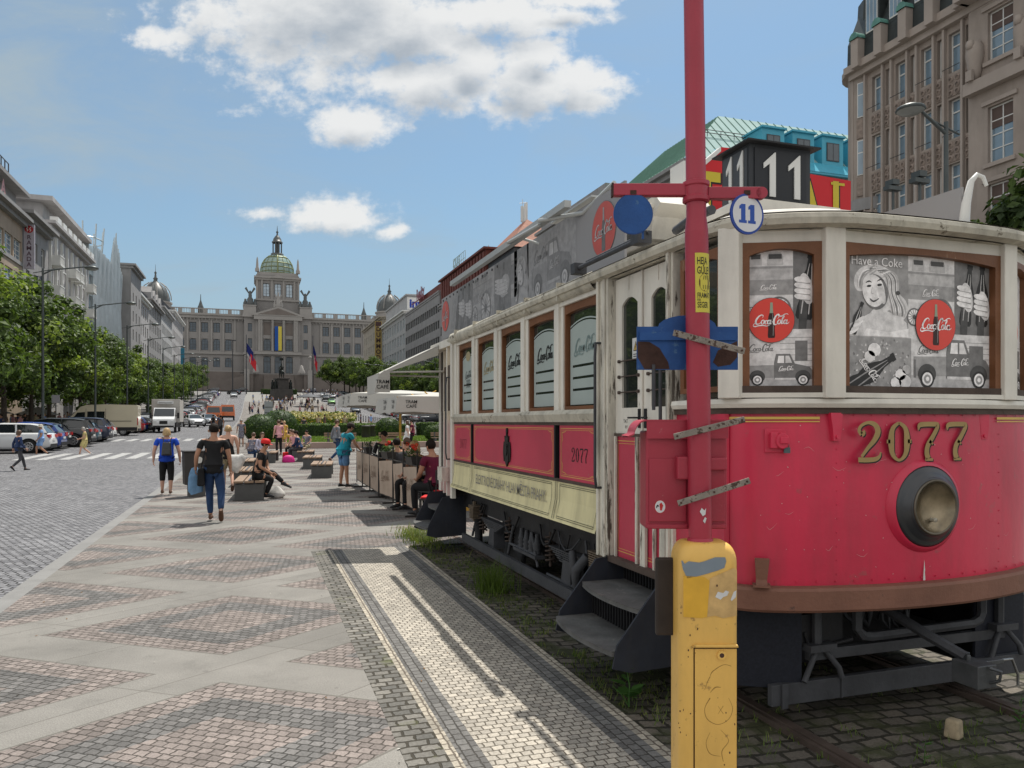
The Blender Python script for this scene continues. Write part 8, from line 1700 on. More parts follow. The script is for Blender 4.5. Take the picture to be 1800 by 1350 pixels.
def mixv(a, b, t): return V(a)*(1-t)+V(b)*t
def person(label, loc, yaw, H=1.72, J=None, skin=SK1, hair=(H_dk,'short'), top=('black','short'), bottom=('denim','long'), shoe=SHOE, w=1.0, group=None, fingers=True, hat=None, tw=1.0):
 """joints are in metres for a 1.75 m figure facing +y; J overrides some of them"""
 P = dict(pel=(0,0,.95), sp=(0,.01,1.12), ch=(0,0,1.30), nb=(0,-.01,1.46), hd=(0,.01,1.585), hL=(-.078,0,.91), hR=(.078,0,.91), kL=(-.10,.01,.50), kR=(.10,.01,.50), aL=(-.10,-.02,.09), aR=(.10,-.02,.09),
    sL=(-.175*w,-.01,1.42), sR=(.175*w,-.01,1.42), eL=(-.235*w,-.03,1.14), eR=(.235*w,-.03,1.14), wL=(-.25*w,.04,.90), wR=(.25*w,.04,.90), fL=0, fR=0)
 face = 0
 if J:
  J = dict(J); face = J.pop('face', 0); P.update(J)
 k = H/1.75; fl, fr_ = P.pop('fL'), P.pop('fR'); P = {a: V(b)*k for a, b in P.items()}
 t = thing('person', label, 'person', loc, yaw, group)
 hd = P['hd']; up = (hd-P['nb']).normalized(); up = (up+V((0,0,1.2))).normalized(); fwd = V((sin(-face)*1.0, cos(face), 0)); fwd = (fwd-up*fwd.dot(up)).normalized(); rt = fwd.cross(up)
 hands = {}
 V_, E_, R_ = [], [], []
 def add(p, r, frm=None):
  V_.append(V(p)); R_.append((r[0]*k, r[1]*k) if isinstance(r, tuple) else r*k); i = len(V_)-1
  if frm is not None: E_.append((frm, i))
  return i
 pel = add(P['pel'], .125*w); sp = add(P['sp'], .112*w, pel); ch = add(P['ch'], .118*w, sp); nb = add(P['nb'], .058, ch); h0 = add(mixv(P['nb'], hd, .5), .05, nb); h1 = add(hd-up*.045*k+fwd*.018*k, .068, h0); h2 = add(hd+up*.03*k+fwd*.004*k, .084, h1); h3 = add(hd+up*.095*k-fwd*.01*k, .066, h2)
 ex = MB()
 for s, L in (('L',-1),('R',1)):
  a = add(mixv(P['ch'], P['s'+s], .6)+V((0,0,.02*k)), .075, ch); b = add(P['s'+s], .060*w, a); c = add(mixv(P['s'+s],P['e'+s],.5), .047*w, b); d = add(P['e'+s], .038*w, c); e = add(mixv(P['e'+s],P['w'+s],.4), .037*w, d); f = add(P['w'+s], .025, e)
  dr = (P['w'+s]-P['e'+s]).normalized(); pm_ = P['w'+s]+dr*.055*k; g = add(pm_, .028, f)
  hands[s] = pm_+dr*.06*k
  if fingers:
   sd_ = dr.cross(V((0,1,0)) if abs(dr.y) < .8 else V((0,0,1))).normalized(); kn = V((0,1,0)) if abs(dr.y) < .8 else V((0,0,-1)); kn = (kn-dr*kn.dot(dr)).normalized(); pl_ = kn.cross(dr) # fingers spread along kn
   for i, (o, ln) in enumerate(((-.027,.062),(-.009,.074),(.009,.078),(.026,.070))):
    b0 = pm_+kn*o*k+dr*.012*k; b1 = b0+dr*ln*.5*k+pl_*L*.012*k; b2 = b1+(dr*.7+pl_*L*.7).normalized()*ln*.55*k; ex.tube([b0,b1,b2], [.0095*k,.0088*k,.0065*k], 6)
   b0 = P['w'+s]+dr*.025*k+kn*.022*k; ex.tube([b0, b0+(dr*.7+kn*.7).normalized()*.035*k, b0+(dr*1.0+kn*.45).normalized()*.068*k], [.012*k,.0105*k,.008*k], 6)
  q = add(P['h'+s], .086*w, pel); u = add(mixv(P['h'+s],P['k'+s],.45), .075*w, q); kn_ = add(P['k'+s], .052*w, u); cf = add(mixv(P['k'+s],P['a'+s],.35)+V((0,-.012,0))*k, .050*w, kn_); an = add(P['a'+s], .034, cf)
  ft = fl if s == 'L' else fr_; fd = V((0,cos(ft),-sin(ft))) if not isinstance(ft, (tuple,Vector)) else V(ft)
  add(P['a'+s]+fd*.10*k+V((0,0,-.045))*k*(1 if ft == 0 else .3), .030, an)
  P['f'+s+'d'] = fd
 body = skin_obj(V_, E_, R_, 'body', skin, t)
 nose = hd+fwd*.088*k-up*.012*k; ex.tube([hd+fwd*.078*k+up*.02*k, nose, nose-up*.012*k-fwd*.008*k], [.008*k,.014*k,.008*k], 6)
 for s in (-1,1): ex.tube([hd+rt*s*.078*k+up*.018*k, hd+rt*s*.088*k-fwd*.008*k, hd+rt*s*.078*k-up*.03*k], [.010*k,.016*k,.008*k], 6)
 EXTRA[body.name] = ex
 m = MB()
 for s in (-1,1): m.lathe([(0,-.004),(.012*k,0),(0,.005)], tuple(hd+fwd*.083*k+rt*s*.031*k+up*.012*k), 8)
 m.build('eyes', [pm('eye_dark', (.02,.015,.012), .3, .05, 5)], t)
 m = MB(); c = hd+fwd*.084*k-up*.05*k; m.tube([c-rt*.024*k, c+fwd*.004*k, c+rt*.024*k], [.003*k,.006*k,.003*k], 6); m.build('mouth', [pm('lips', (.32,.09,.08), .5, .05, 5)], t)
 # hair: a cap over skull, sides and back
 if hair:
  hm, style = hair; m = MB(); n1, n2 = 14, 18; vs, fs = [], []; R = random.Random(len(label)); a_ = .1*k
  low = {'short':-.045,'cap':-.03,'bob':-.13,'long':-.22,'bun':-.03}[style]
  for i in range(n1):
   th = pi*.76*i/(n1-1) if style in ('short','bun','cap') else pi*.5*min(1,i/(n1*.55))
   for j in range(n2):
    ph = 2*pi*j/n2; fx = cos(ph)   # 1 at the face
    thl = th*(1-.42*max(0,fx)**1.5) if style in ('short','bun','cap') else th*(1-.38*max(0,fx)**2)
    r = (1.02+.05*noise.noise(V((i*.7,j*.7,R.random()*.2+len(label)))))*(1.01 if fx < 0 else .99)*(1-.13*(i/(n1-1))**3 if style in ('short','bun','cap') else 1)
    q = hd+up*.032*k+(fwd*cos(ph)*sin(thl)*.098+rt*sin(ph)*sin(thl)*.086+up*cos(thl)*.098)*k*r*1.02
    if style in ('bob','long') and i > n1*.55:
     dn = (i-n1*.55)/(n1*.45); q = q+up*low*k*dn*(1 if fx < .35 else .25)+(q-hd)*(.1*sin(dn*pi))*(fx < .5)
    vs.append(q)
  fs = [(i*n2+j, i*n2+(j+1)%n2, (i+1)*n2+(j+1)%n2, (i+1)*n2+j) for i in range(n1-1) for j in range(n2)]
  m.add(vs, fs, 0, True); 
  if style == 'bun': m.lathe([(0,-.03*k),(.03*k,-.01*k),(.028*k,.02*k),(0,.035*k)], tuple(hd-fwd*.1*k+up*.03*k), 8)
  m.build('hair', [hm], t)
 if hat:
  hc_, kind = hat; m = MB(); n = 18; ring = lambda rr_, h, f0=0: [tuple(hd+up*(h*k)+(fwd*cos(2*pi*j/n)*1.12+rt*sin(2*pi*j/n))*rr_*k+fwd*f0*k) for j in range(n)]
  m.loft([ring(.094,.03),ring(.094,.06),ring(.085,.105),ring(.05,.135),ring(.004,.142)], sm=True, caps=False)
  if kind == 'cap': m.loft([[tuple(hd+up*.035*k+(fwd*(.09+.0*q)+rt*q*.075)*k) for q in (-1,-.5,0,.5,1)],[tuple(hd+up*.02*k+(fwd*(.155-.02*q*q)+rt*q*.06)*k) for q in (-1,-.5,0,.5,1)]], closed=False, caps=False)
  else: m.loft([ring(.094,.035),ring(.15,.02)], caps=False)
  m.build('hat', [hc_], t)
 # clothes
 col, sl = top; g = .016
 V2, E2, R2 = [], [], []
 def a2(p, r, frm=None):
  V2.append(V(p)); R2.append(r*k); i = len(V2)-1
  if frm is not None: E2.append((frm, i))
  return i
 low = mixv(P['pel'], (P['hL']+P['hR'])/2, .6 if sl != 'dress' else .6)
 c0 = a2(mixv(P['sp'],P['ch'],.1), (.125+g)*w*tw); c1 = a2(P['ch'], (.13+g)*w*tw, c0); c3 = a2(mixv(P['ch'],P['nb'],.72), .088*w, c1); cb0 = a2(P['pel']+(P['sp']-P['pel'])*.3, (.13+g)*w*tw, c0); cb_ = a2(mixv(P['pel'],(P['hL']+P['hR'])/2,1.2), (.160+g)*w*tw, cb0); cb_ = cb_ if sl == 'dress' or abs(P['kL'].y-P['hL'].y) > .3 else a2(mixv(P['pel'],(P['hL']+P['hR'])/2,3.0), (.158+g)*w*tw, cb_)
 if sl == 'dress': 
  mid = (P['kL']+P['kR'])/2; z = a2(mixv(low, mid, .45), .19*w, cb_); z = a2(mixv(low, mid, .98), .2*w, z)
 for s in ('L','R'):
  if sl == 'none': a2(mixv(P['ch'],P['s'+s],.55)+V((0,0,.01*k)), .075*w, c1); continue
  a = a2(mixv(P['ch'],P['s'+s],.6)+V((0,0,.012*k)), .088*w, c1); b = a2(P['s'+s], .066*w, a)
  c = a2(mixv(P['s'+s],P['e'+s],.62 if sl != 'long' else .5), .058*w if sl != 'long' else .053*w, b)
  if sl == 'long': d = a2(P['e'+s], .053*w, c); e = a2(mixv(P['e'+s],P['w'+s],.95), .038*w, d)
 skin_obj(V2, E2, R2, 'top', CL[col] if isinstance(col, str) else col, t)
 if sl != 'dress':
  col, ln = bottom; V2, E2, R2 = [], [], []; frac = {'long':.93,'short':0,'capri':.45}[ln]
  c0 = a2(P['pel']+V((0,0,.01*k)), (.10+g)*w); 
  for s in ('L','R'):
   a = a2(P['h'+s], (.078+g*.5)*w, c0); b = a2(mixv(P['h'+s],P['k'+s],.5), (.082+g*.4)*w*(1.1 if ln == 'short' else 1), a)
   if ln == 'short': a2(mixv(P['h'+s],P['k'+s],.86), .082*w, b)
   else:
    c = a2(P['k'+s], .066*w, b); d = a2(mixv(P['k'+s],P['a'+s],.4)+V((0,-.008,0))*k, .062*w, c)
    if ln == 'long': a2(mixv(P['k'+s],P['a'+s],.93), .050, d)
  skin_obj(V2, E2, R2, 'trousers' if ln != 'short' else 'shorts', CL[col], t)
 for s in ('L','R'):
  fd = P['f'+s+'d']; a = P['a'+s]; o = (V((0,0,-.048)) if fd.z == 0 else V((0,-.0,-.03)))*k; upv = V((1,0,0)).cross(fd); 
  m = MB(); rg = []
  for q, hw, hh in ((-.065,.026,.028),(-.05,.034,.045),(.0,.038,.05),(.07,.044,.034),(.13,.043,.026),(.175,.028,.018)):
   cc = a+fd*q*k+upv*(-.055 if True else 0)*k; rg.append([cc+V((cos(x_)*hw*k,0,0))+upv*(sin(x_)*hh*k+hh*k) for x_ in [2*pi*i/10 for i in range(10)]])
  m.loft(rg); m.build('shoe', [shoe], t)
 return t, P, hands, k
def walk(st=1, a=.26):      # one leg forward, the other back on its toe
 F_, B_ = ('L','R') if st > 0 else ('R','L'); x = {'L':-.085,'R':.085}
 return {'k'+F_:(x[F_],.20*1.0,.51),'a'+F_:(x[F_],a,.10),'k'+B_:(x[B_],.03,.50),'a'+B_:(x[B_],-.30,.20),'f'+B_:.75,'w'+F_:(.27*(1 if F_=='R' else -1),-.10,.93),'e'+F_:(.25*(1 if F_=='R' else -1),-.10,1.15),'w'+B_:(.25*(1 if B_=='R' else -1),.16,.95),'e'+B_:(.24*(1 if B_=='R' else -1),.0,1.14)}
def sit(h=.45, lean=0.0, knee=.43, sp=.12):
 d = dict(pel=(0,0,h+.09), sp=(0,lean*.3,h+.26), ch=(0,lean*.65,h+.44), nb=(0,lean*.95,h+.60), hd=(0,lean*1.1+.02,h+.74), hL=(-.09,.03,h+.07), hR=(.09,.03,h+.07), kL=(-sp,knee,h+.05), kR=(sp,knee,h+.05), aL=(-sp,knee-.02,.09), aR=(sp,knee-.02,.09),
    sL=(-.175,lean*.85,h+.56), sR=(.175,lean*.85,h+.56), eL=(-.24,lean*.7+.06,h+.30), eR=(.24,lean*.7+.06,h+.30), wL=(-.14,lean*.5+.28,h+.18), wR=(.14,lean*.5+.28,h+.18)); return d
def at(u, v):
 x, y = gp(u, v); return (x, y, 0)
AW = -.0      # facing straight up the square
# 1 woman in blue with a small rucksack
t, P, hn, k = person('woman in a royal blue shirt and black cropped leggings walking away', at(293,870), .02, 1.60, dict(kL=(-.1,.04,.5),aL=(-.11,.06,.09),kR=(.1,.02,.5),aR=(.09,-.06,.09),wL=(-.31,.03,.88),wR=(.31,.03,.88),eL=(-.29,-.03,1.12),eR=(.29,-.03,1.12)), SK2, (H_bl,'bob'), ('blue','short'), ('black','capri'), SHOEB, w=1.18, tw=1.06)
def rucksack(name, label, mat, loc, rz, sc=1.0):
 r = thing(name, label, 'rucksack', loc, rz); m = MB(); m.box(-.12*sc,.12*sc,-.16*sc,0,0,.32*sc,tx=.03*sc,ty=.03*sc); bev(m.build('bag_body', [mat], r), .025*sc, 3)
 m = MB(); m.box(-.085*sc,.085*sc,-.20*sc,-.155*sc,.03*sc,.16*sc,tx=.01,ty=.01); bev(m.build('front_pocket', [mat], r), .012*sc); m = MB()
 for s in (-1,1): m.tube([(s*.06*sc,.0,.28*sc),(s*.09*sc,.04*sc,.42*sc),(s*.11*sc,.12*sc,.44*sc)], .012*sc, 6); m.tube([(s*.06*sc,-.0,.30*sc),(0,-.01,.36*sc)], .008*sc, 5)
 m.build('strap', [mat], r); return r
x, y, _ = at(293,870); rucksack('rucksack', 'small shiny black rucksack on the back of the woman in blue', pm('glossy_black_leather', (.012,.012,.014), .3, .1, 9, spec=.6), (x+.02, y-.155, .93), .02, .95)
# 2 man in black t-shirt and jeans
t, P, hn, k = person('man in a black t-shirt and blue jeans walking away towards the museum', at(376,917), -.03, 1.70, dict(kL=(-.08,.10,.51),aL=(-.06,.07,.09),kR=(.12,.0,.50),aR=(.13,-.20,.19),fR=1.0,wR=(.27,.04,.92),eR=(.255,-.02,1.14),wL=(-.30,.04,.95),eL=(-.28,-.05,1.16),hd=(-.0,.02,1.60)), SK1, (H_dk,'short'), ('black','short'), ('denim','long'), SHOEB, w=1.07)
x, y, _ = at(376,917); jk = thing('jacket', 'pale blue denim jacket hanging from the arm of the man in black', 'jacket', (x-.31, y+.05, .46)); m = MB(); R = random.Random(3)
m.loft([[(cos(a)*rx*(1+.12*sin(3*a+q)), sin(a)*ry*(1+.1*cos(2*a+q))+.02*q, z) for a in [2*pi*i/14 for i in range(14)]] for q, (z, rx, ry) in enumerate(((.02,.05,.03),(.07,.12,.035),(.2,.115,.05),(.30,.10,.04),(.38,.085,.05),(.46,.04,.03)))]); m.v = [p+V((.03*noise.noise(p*14), .05*noise.noise(p*11+V((5,0,0))), .03*noise.noise(p*9))) for p in m.v]; m.build('jacket_cloth', [cloth('pale_denim', (.13,.24,.38), var=.3)], jk)
bg = thing('handbag', 'black shoulder bag at the side of the man in the black t-shirt', 'bag', (x-.20, y-.02, .62)); m = MB(); m.box(-.06,.06,-.14,.14,0,.30,ty=.02,tx=.01); bev(m.build('bag_body', [CL['black']], bg), .03, 3); m = MB(); m.tube([(0,-.1,.28),(.04,-.05,.5),(.12,0,.8),(.14,.02,.82)], .01, 6); m.build('strap', [CL['black']], bg)
# 3 blonde woman, black top, pushing on
person('blonde woman in a black strappy top just beyond the man in black, walking away', at(401,866), .1, 1.66, walk(1,.2), SK2, (H_bl,'bun'), ('black','none'), ('khaki','short'), SHOEB)
x, y, _ = at(416,868); m = MB(); R = random.Random(9)
m.loft([[(cos(a)*rx*(1+.15*sin(4*a+q)), sin(a)*ry, z) for a in [2*pi*i/14 for i in range(14)]] for q, (z, rx, ry) in enumerate(((.50,.04,.03),(.56,.09,.05),(.68,.15,.07),(.8,.19,.07),(.9,.2,.05),(.93,.16,.02)))]); m.v = [p+V((.06*noise.noise(p*11), .05*noise.noise(p*9+V((5,0,0))), .05*noise.noise(p*8))) for p in m.v]; tag(m.build('white_bag', [cloth('thin_white', (.55,.54,.52))], loc=(x,y,0)), 'large thin white bag carried on the arm of the blonde woman', 'bag')
# 4 patterned dress
person('woman in a long dark patterned dress and sun hat standing by the parked silver car', XY(424,46)+(hz(44),), .2, 1.72, None, SK1, None, ('pattern','dress'), None, SHOEB, hat=(H_gy,'cap'), fingers=False)
# 5 seated man with red cap (sideways on the bench, facing right)
xb, yb = XY(452, 16.9)
J = sit(.44,.14,.40,.10); J.update(kL=(-.10,.30,.58),aL=(-.08,.56,.34),fL=.35,kR=(.08,.34,.44),aR=(.06,.20,.10),wL=(-.02,.30,.50),wR=(.16,.33,.58),eR=(.24,.12,.72),eL=(-.2,.16,.70),face=.1)
person('man in black with a bright red cap sitting on the nearest bench', (xb,yb,0), -pi/2-.25, 1.78, J, SK1, (H_dk,'short'), ('black','short'), ('black','long'), SHOE, hat=(pm('cap_red', (.55,.012,.012), .7, .1, 6),'cap'))
# 6-7 seated women further off
for (u, D, h, hr, tp, bt, lab, yw) in ((442,30,1.62,(H_br,'bun'),('pattern','short'),('denim','long'),'woman in a patterned blouse seated beside the woman in pale lilac',-.6),(459,29.5,1.66,(H_br,'bob'),('lilac','long'),('dkgrey','long'),'woman in a pale lilac top sitting and facing the camera',pi+.3),
 (520,33,1.7,(H_br,'short'),('pink','short'),('black','long'),'seated man in a pink shirt at the far bench with a red bag',2.2),(527,32,1.66,(H_dk,'short'),('navy','long'),('dkgrey','long'),'person in navy hunched over on the far bench',1.3),(541,36,1.6,(H_dk,'bun'),('pattern','short'),('khaki','long'),'seated woman in a printed blouse, farthest right on the benches',pi-.5),(513,38,1.6,(H_br,'short'),('yellow','short'),('khaki','short'),'seated person in mustard yellow behind the pink-shirted man',2.6)):
 x, y = XY(u, D); person(lab, (x,y,hz(y)), yw, h, sit(.46,.12), SK2, hr, tp, bt, SHOEB, fingers=False)
# standing and walking in the middle ground
for (u, D, h, hr, tp, bt, lab, yw, J) in ((490,36,1.72,(H_br,'short'),('pink','short'),('black','long'),'man in a red checked shirt standing with a pale bag by the round bush',.4,None),(500,44,1.6,(H_bl,'bun'),('yellow','dress'),None,'woman in a yellow dress standing behind the man in the checked shirt',2.4,None),
 (592,30,1.78,(H_br,'short'),('grey','long'),('denim','long'),'man in a grey top and jeans walking past the lawn',-pi/2+.3,walk(1,.3)),(496,52,1.7,(H_dk,'short'),('black','short'),('black','long'),'person in black by the hedge behind the yellow dress',1,None),(534,66,1.7,(H_dk,'short'),('dkgrey','short'),('black','long'),'person in dark clothes in front of the long hedge',.2,None),
 (716,40,1.68,(H_br,'long'),('white','dress'),None,'woman in a white dress walking by the right road',1.2,walk(1,.2)),(724,41,1.72,(H_dk,'short'),('maroon','short'),('black','long'),'person in maroon beside the woman in the white dress',1.2,walk(-1,.2))):
 x, y = XY(u, D); person(lab, (x,y,hz(y)), yw, h, J, SK2, hr, tp, bt or ('black','long'), SHOEB, fingers=False)
# on the zebra crossing
person('woman in a dark blue jacket and grey trousers crossing the road at the left edge', at(33,829), -.9, 1.46, walk(1,.3), SK2, (H_br,'bob'), ('navy','long'), ('dkgrey','long'), SHOE)
person('man in a blue shirt and white sun hat crossing beside the white estate', at(72,804), pi/2+.3, 1.62, walk(-1,.2), SK1, (H_gy,'short'), ('ltblue','short'), ('ltblue','short'), SHOE, w=1.1, hat=(pm('hat_straw', (.5,.47,.4), .8, .1, 9),'brim'))
J = walk(1,.28); J.update(wL=(-.1,.26,1.05),wR=(.1,.26,1.05),eL=(-.22,.05,1.1),eR=(.22,.05,1.1),nb=(0,.02,1.45),hd=(0,.07,1.58))
person('woman in a short yellow print dress looking down while crossing the road', at(149,804), pi/2+.2, 1.50, J, SK2, (H_gy,'bob'), ('ypat','dress'), None, SHOEW)
# cafe: man in teal
J = dict(sp=(.0,.03,1.12),ch=(0,.08,1.29),nb=(0,.13,1.44),hd=(.0,.20,1.58),sL=(-.18,.1,1.41),sR=(.18,.1,1.41),eL=(-.24,.12,1.14),eR=(.22,.22,1.16),wL=(-.20,.34,1.02),wR=(.13,.40,1.02),kL=(-.1,.02,.5),aL=(-.1,-.03,.09),kR=(.1,.03,.5),aR=(.12,.05,.09))
person('man in a teal polo shirt, blue shorts and dark cap at the cafe barrier', at(604,858), -1.15, 1.72, J, SK1, (H_dk,'short'), ('teal','short'), ('shortblue','short'), SHOE, w=1.12, hat=(pm('cap_dark', (.04,.03,.028), .8, .1, 6),'cap'))
J = sit(.50,.05); J.update(eL=(-.34,.12,.98),wL=(-.50,.30,.92),eR=(.25,.02,.80),wR=(.12,.22,.72),face=-.5)
x, y = XY(676, 18.8); t, P, hn, k = person('young man in a black track top with white sleeve stripes reaching over the barrier', (x,y,.12), pi-.35, 1.75, J, SK1, (H_dk,'short'), ('black','long'), ('black','long'), SHOE)
m = MB()
for s in ('L','R'):
 for q in (-.018,0,.018):
  a, b, c = P['s'+s], P['e'+s], P['w'+s]; o = V((0,q,0)); up_ = V((0,0,.0)); n_ = V((-.0,0,1)); m.tube([a+V((0,q,.078))*k, mixv(a,b,.5)+V((-.05 if s=='L' else .05,q,.045))*k, b+V((-.03 if s=='L' else .05,q,.04))*k, mixv(b,c,.7)+V((0,q,.045))*k], .006, 5)
m.build('sleeve_stripes', [F_white], t)
x, y = XY(700, 17.0); person('person with dark hair and a dark grey shirt seated at the cafe with back turned', (x,y,0), .3, 1.75, sit(.48,.05), SK1, (H_dk,'short'), ('dkgrey','short'), ('black','long'), SHOE)
x, y = XY(712, 17.6); person('person in a yellow-beige top seated beside the dark-haired cafe guest', (x,y,0), -.6, 1.72, sit(.50,.08), SK1, (H_br,'short'), ('khaki','short'), ('black','long'), SHOE)
x, y = XY(735, 15.0); t, P, hn, k = person('blonde woman in a leopard print top and sunglasses seated at the cafe', (x,y,.02), pi-1.1, 1.72, sit(.48,.06), SK2, (H_bl,'long'), ('leopard','short'), ('black','long'), SHOE)
hd = P['hd']; m = MB(); f_ = V((0,1,0))
for s in (-1,1): m.lathe([(0,-.004),(.026,-.002),(.028,.003),(0,.006)], tuple(hd+V((s*.032,.088,.01))*k), 10, axis='y')
m.tube([hd+V((-.085,.0,.02)),hd+V((-.05,.09,.014)),hd+V((.05,.09,.014)),hd+V((.085,.0,.02))], .004, 5); m.build('sunglasses', [T_black], t)
x, y = XY(766, 13.6); J = sit(.48,.10); person('person in a maroon top seated nearest the tram with back turned', (x,y,0), .5, 1.80, J, SK1, (H_dk,'short'), ('maroon','short'), ('black','long'), SHOE, w=1.15)
# ---------------------------------------------------------------- distant people
def small_person(seed, tc, bc, sk_, hr, hat_=None):
 t = thing('person', 'x', 'person'); s = 1 if seed % 2 else -1; m = MB(); a = .16+.05*(seed % 3)
 m.lathe([(0,-.13),(.07,-.1),(.085,-.02),(.08,.05),(.05,.1),(0,.115)], (0,0,1.62), 10); m.tube([(0,0,1.4),(0,0,1.54)], [.07,.05], 8)
 for q in (-1,1):
  m.tube([(q*.2,0,1.38),(q*.25,-.03,1.12),(q*.24,.08*q*s,.88),(q*.24,.1*q*s,.78)], [.055,.042,.03,.025], 7); m.tube([(q*.09,0,.9),(q*.1,q*s*a*.5,.5),(q*.1,q*s*a-.04,.08),(q*.1,q*s*a+.1,.04)], [.08,.055,.035,.03], 7)
 b = m.build('body', [sk_], t)
 m = MB(); m.lathe([(.14,.86),(.17,.95),(.15,1.12),(.18,1.3),(.17,1.4),(.06,1.49)], (0,0,0), 12)
 for q in (-1,1): m.tube([(q*.16,0,1.41),(q*.22,-.01,1.3),(q*.25,-.02,1.14)], [.07,.065,.06], 7)
 m.v = [V((p.x,p.y*.65,p.z)) for p in m.v]; m.build('top', [tc], t)
 m = MB()
 for q in (-1,1): m.tube([(q*.07,0,.95),(q*.1,q*s*a*.5,.5),(q*.1,q*s*a-.04,.12 if seed % 3 else .46)], [.1,.075,.055], 8)
 m.build('trousers', [bc], t); m = MB(); m.lathe([(.082,-.03),(.094,.0),(.09,.06),(.06,.11),(0,.13)], (0,-.015,1.63), 10); m.build('hair', [hr], t); return t
sm = [small_person(i, *c) for i, c in enumerate([(CL['black'],CL['denim'],SK1,H_dk),(CL['white'],CL['navy'],SK2,H_br),(CL['khaki'],CL['dkgrey'],SK1,H_dk),(CL['ltblue'],CL['khaki'],SK2,H_bl),(CL['dkgrey'],CL['black'],SK3,H_dk),(CL['pink'],CL['denim'],SK2,H_br),(CL['navy'],CL['black'],SK1,H_dk)])]
cn_ = ['black top and jeans','white top','khaki top','light blue top','dark grey clothes','pink top','navy clothes']
R = random.Random(31); used_ = set(); GP = 'distant people walking in the square'; GW = 'people in the shade of the left pavement'
def place_small(i, x, y, label, g):
 k = i % 7; s = R.uniform(.93,1.05)
 if k not in used_: o = sm[k]; used_.add(k); o.location = (x,y,hz(y)); o.rotation_euler = (0,0,R.uniform(0,6.28)); o['label'] = label; o['group'] = g; o.scale = (s,s,s)
 else: dup(sm[k], (x,y,hz(y)+(.08 if x < -15.5 or x > 30.5 else 0)), R.uniform(0,6.28), label, g, s)
for i in range(78):
 y = 150+R.random()**.8*80; x = R.uniform(-1, 16.5); place_small(i, x, y, 'distant person in '+cn_[i % 7]+' far up the middle of the square', GP)
for i in range(26): y = R.uniform(236,300); place_small(i, R.uniform(14,30), y, 'distant person in '+cn_[i % 7]+' near the trees by the museum', GP)
for i in range(60): y = 40+R.random()*60; place_small(i, R.uniform(-22.5,-16.4) , y, 'person in '+cn_[i % 7]+' under the trees of the left pavement', GW)
for (u, D, i, lab) in ((571,78,4,'person in dark clothes standing by the bollards beyond the hedge'),(606,84,2,'person near the bollards wearing a red top'),(634,92,6,'person in navy standing alone by the right road'),(652,90,3,'person near the right road beside the round bush'),(375,78,0,'person walking on the road behind the box truck'),(384,72,6,'second person walking on the road near the box truck'),(388,62,4,'person in dark clothes ahead of the man in black'),(560,84,2,'person with a red top at the end of the hedge'),(402,150,0,'pedestrian crossing the left road far away')):
 x, y = XY(u, D); place_small(i, x, y, lab, None)
for i in range(7):
 if i not in used_: place_small(i, 5+i, 180, 'distant person far up the middle of the square', GP)
for o in list(bpy.data.objects):
 if o.get('group') is None and 'group' in o: del o['group']
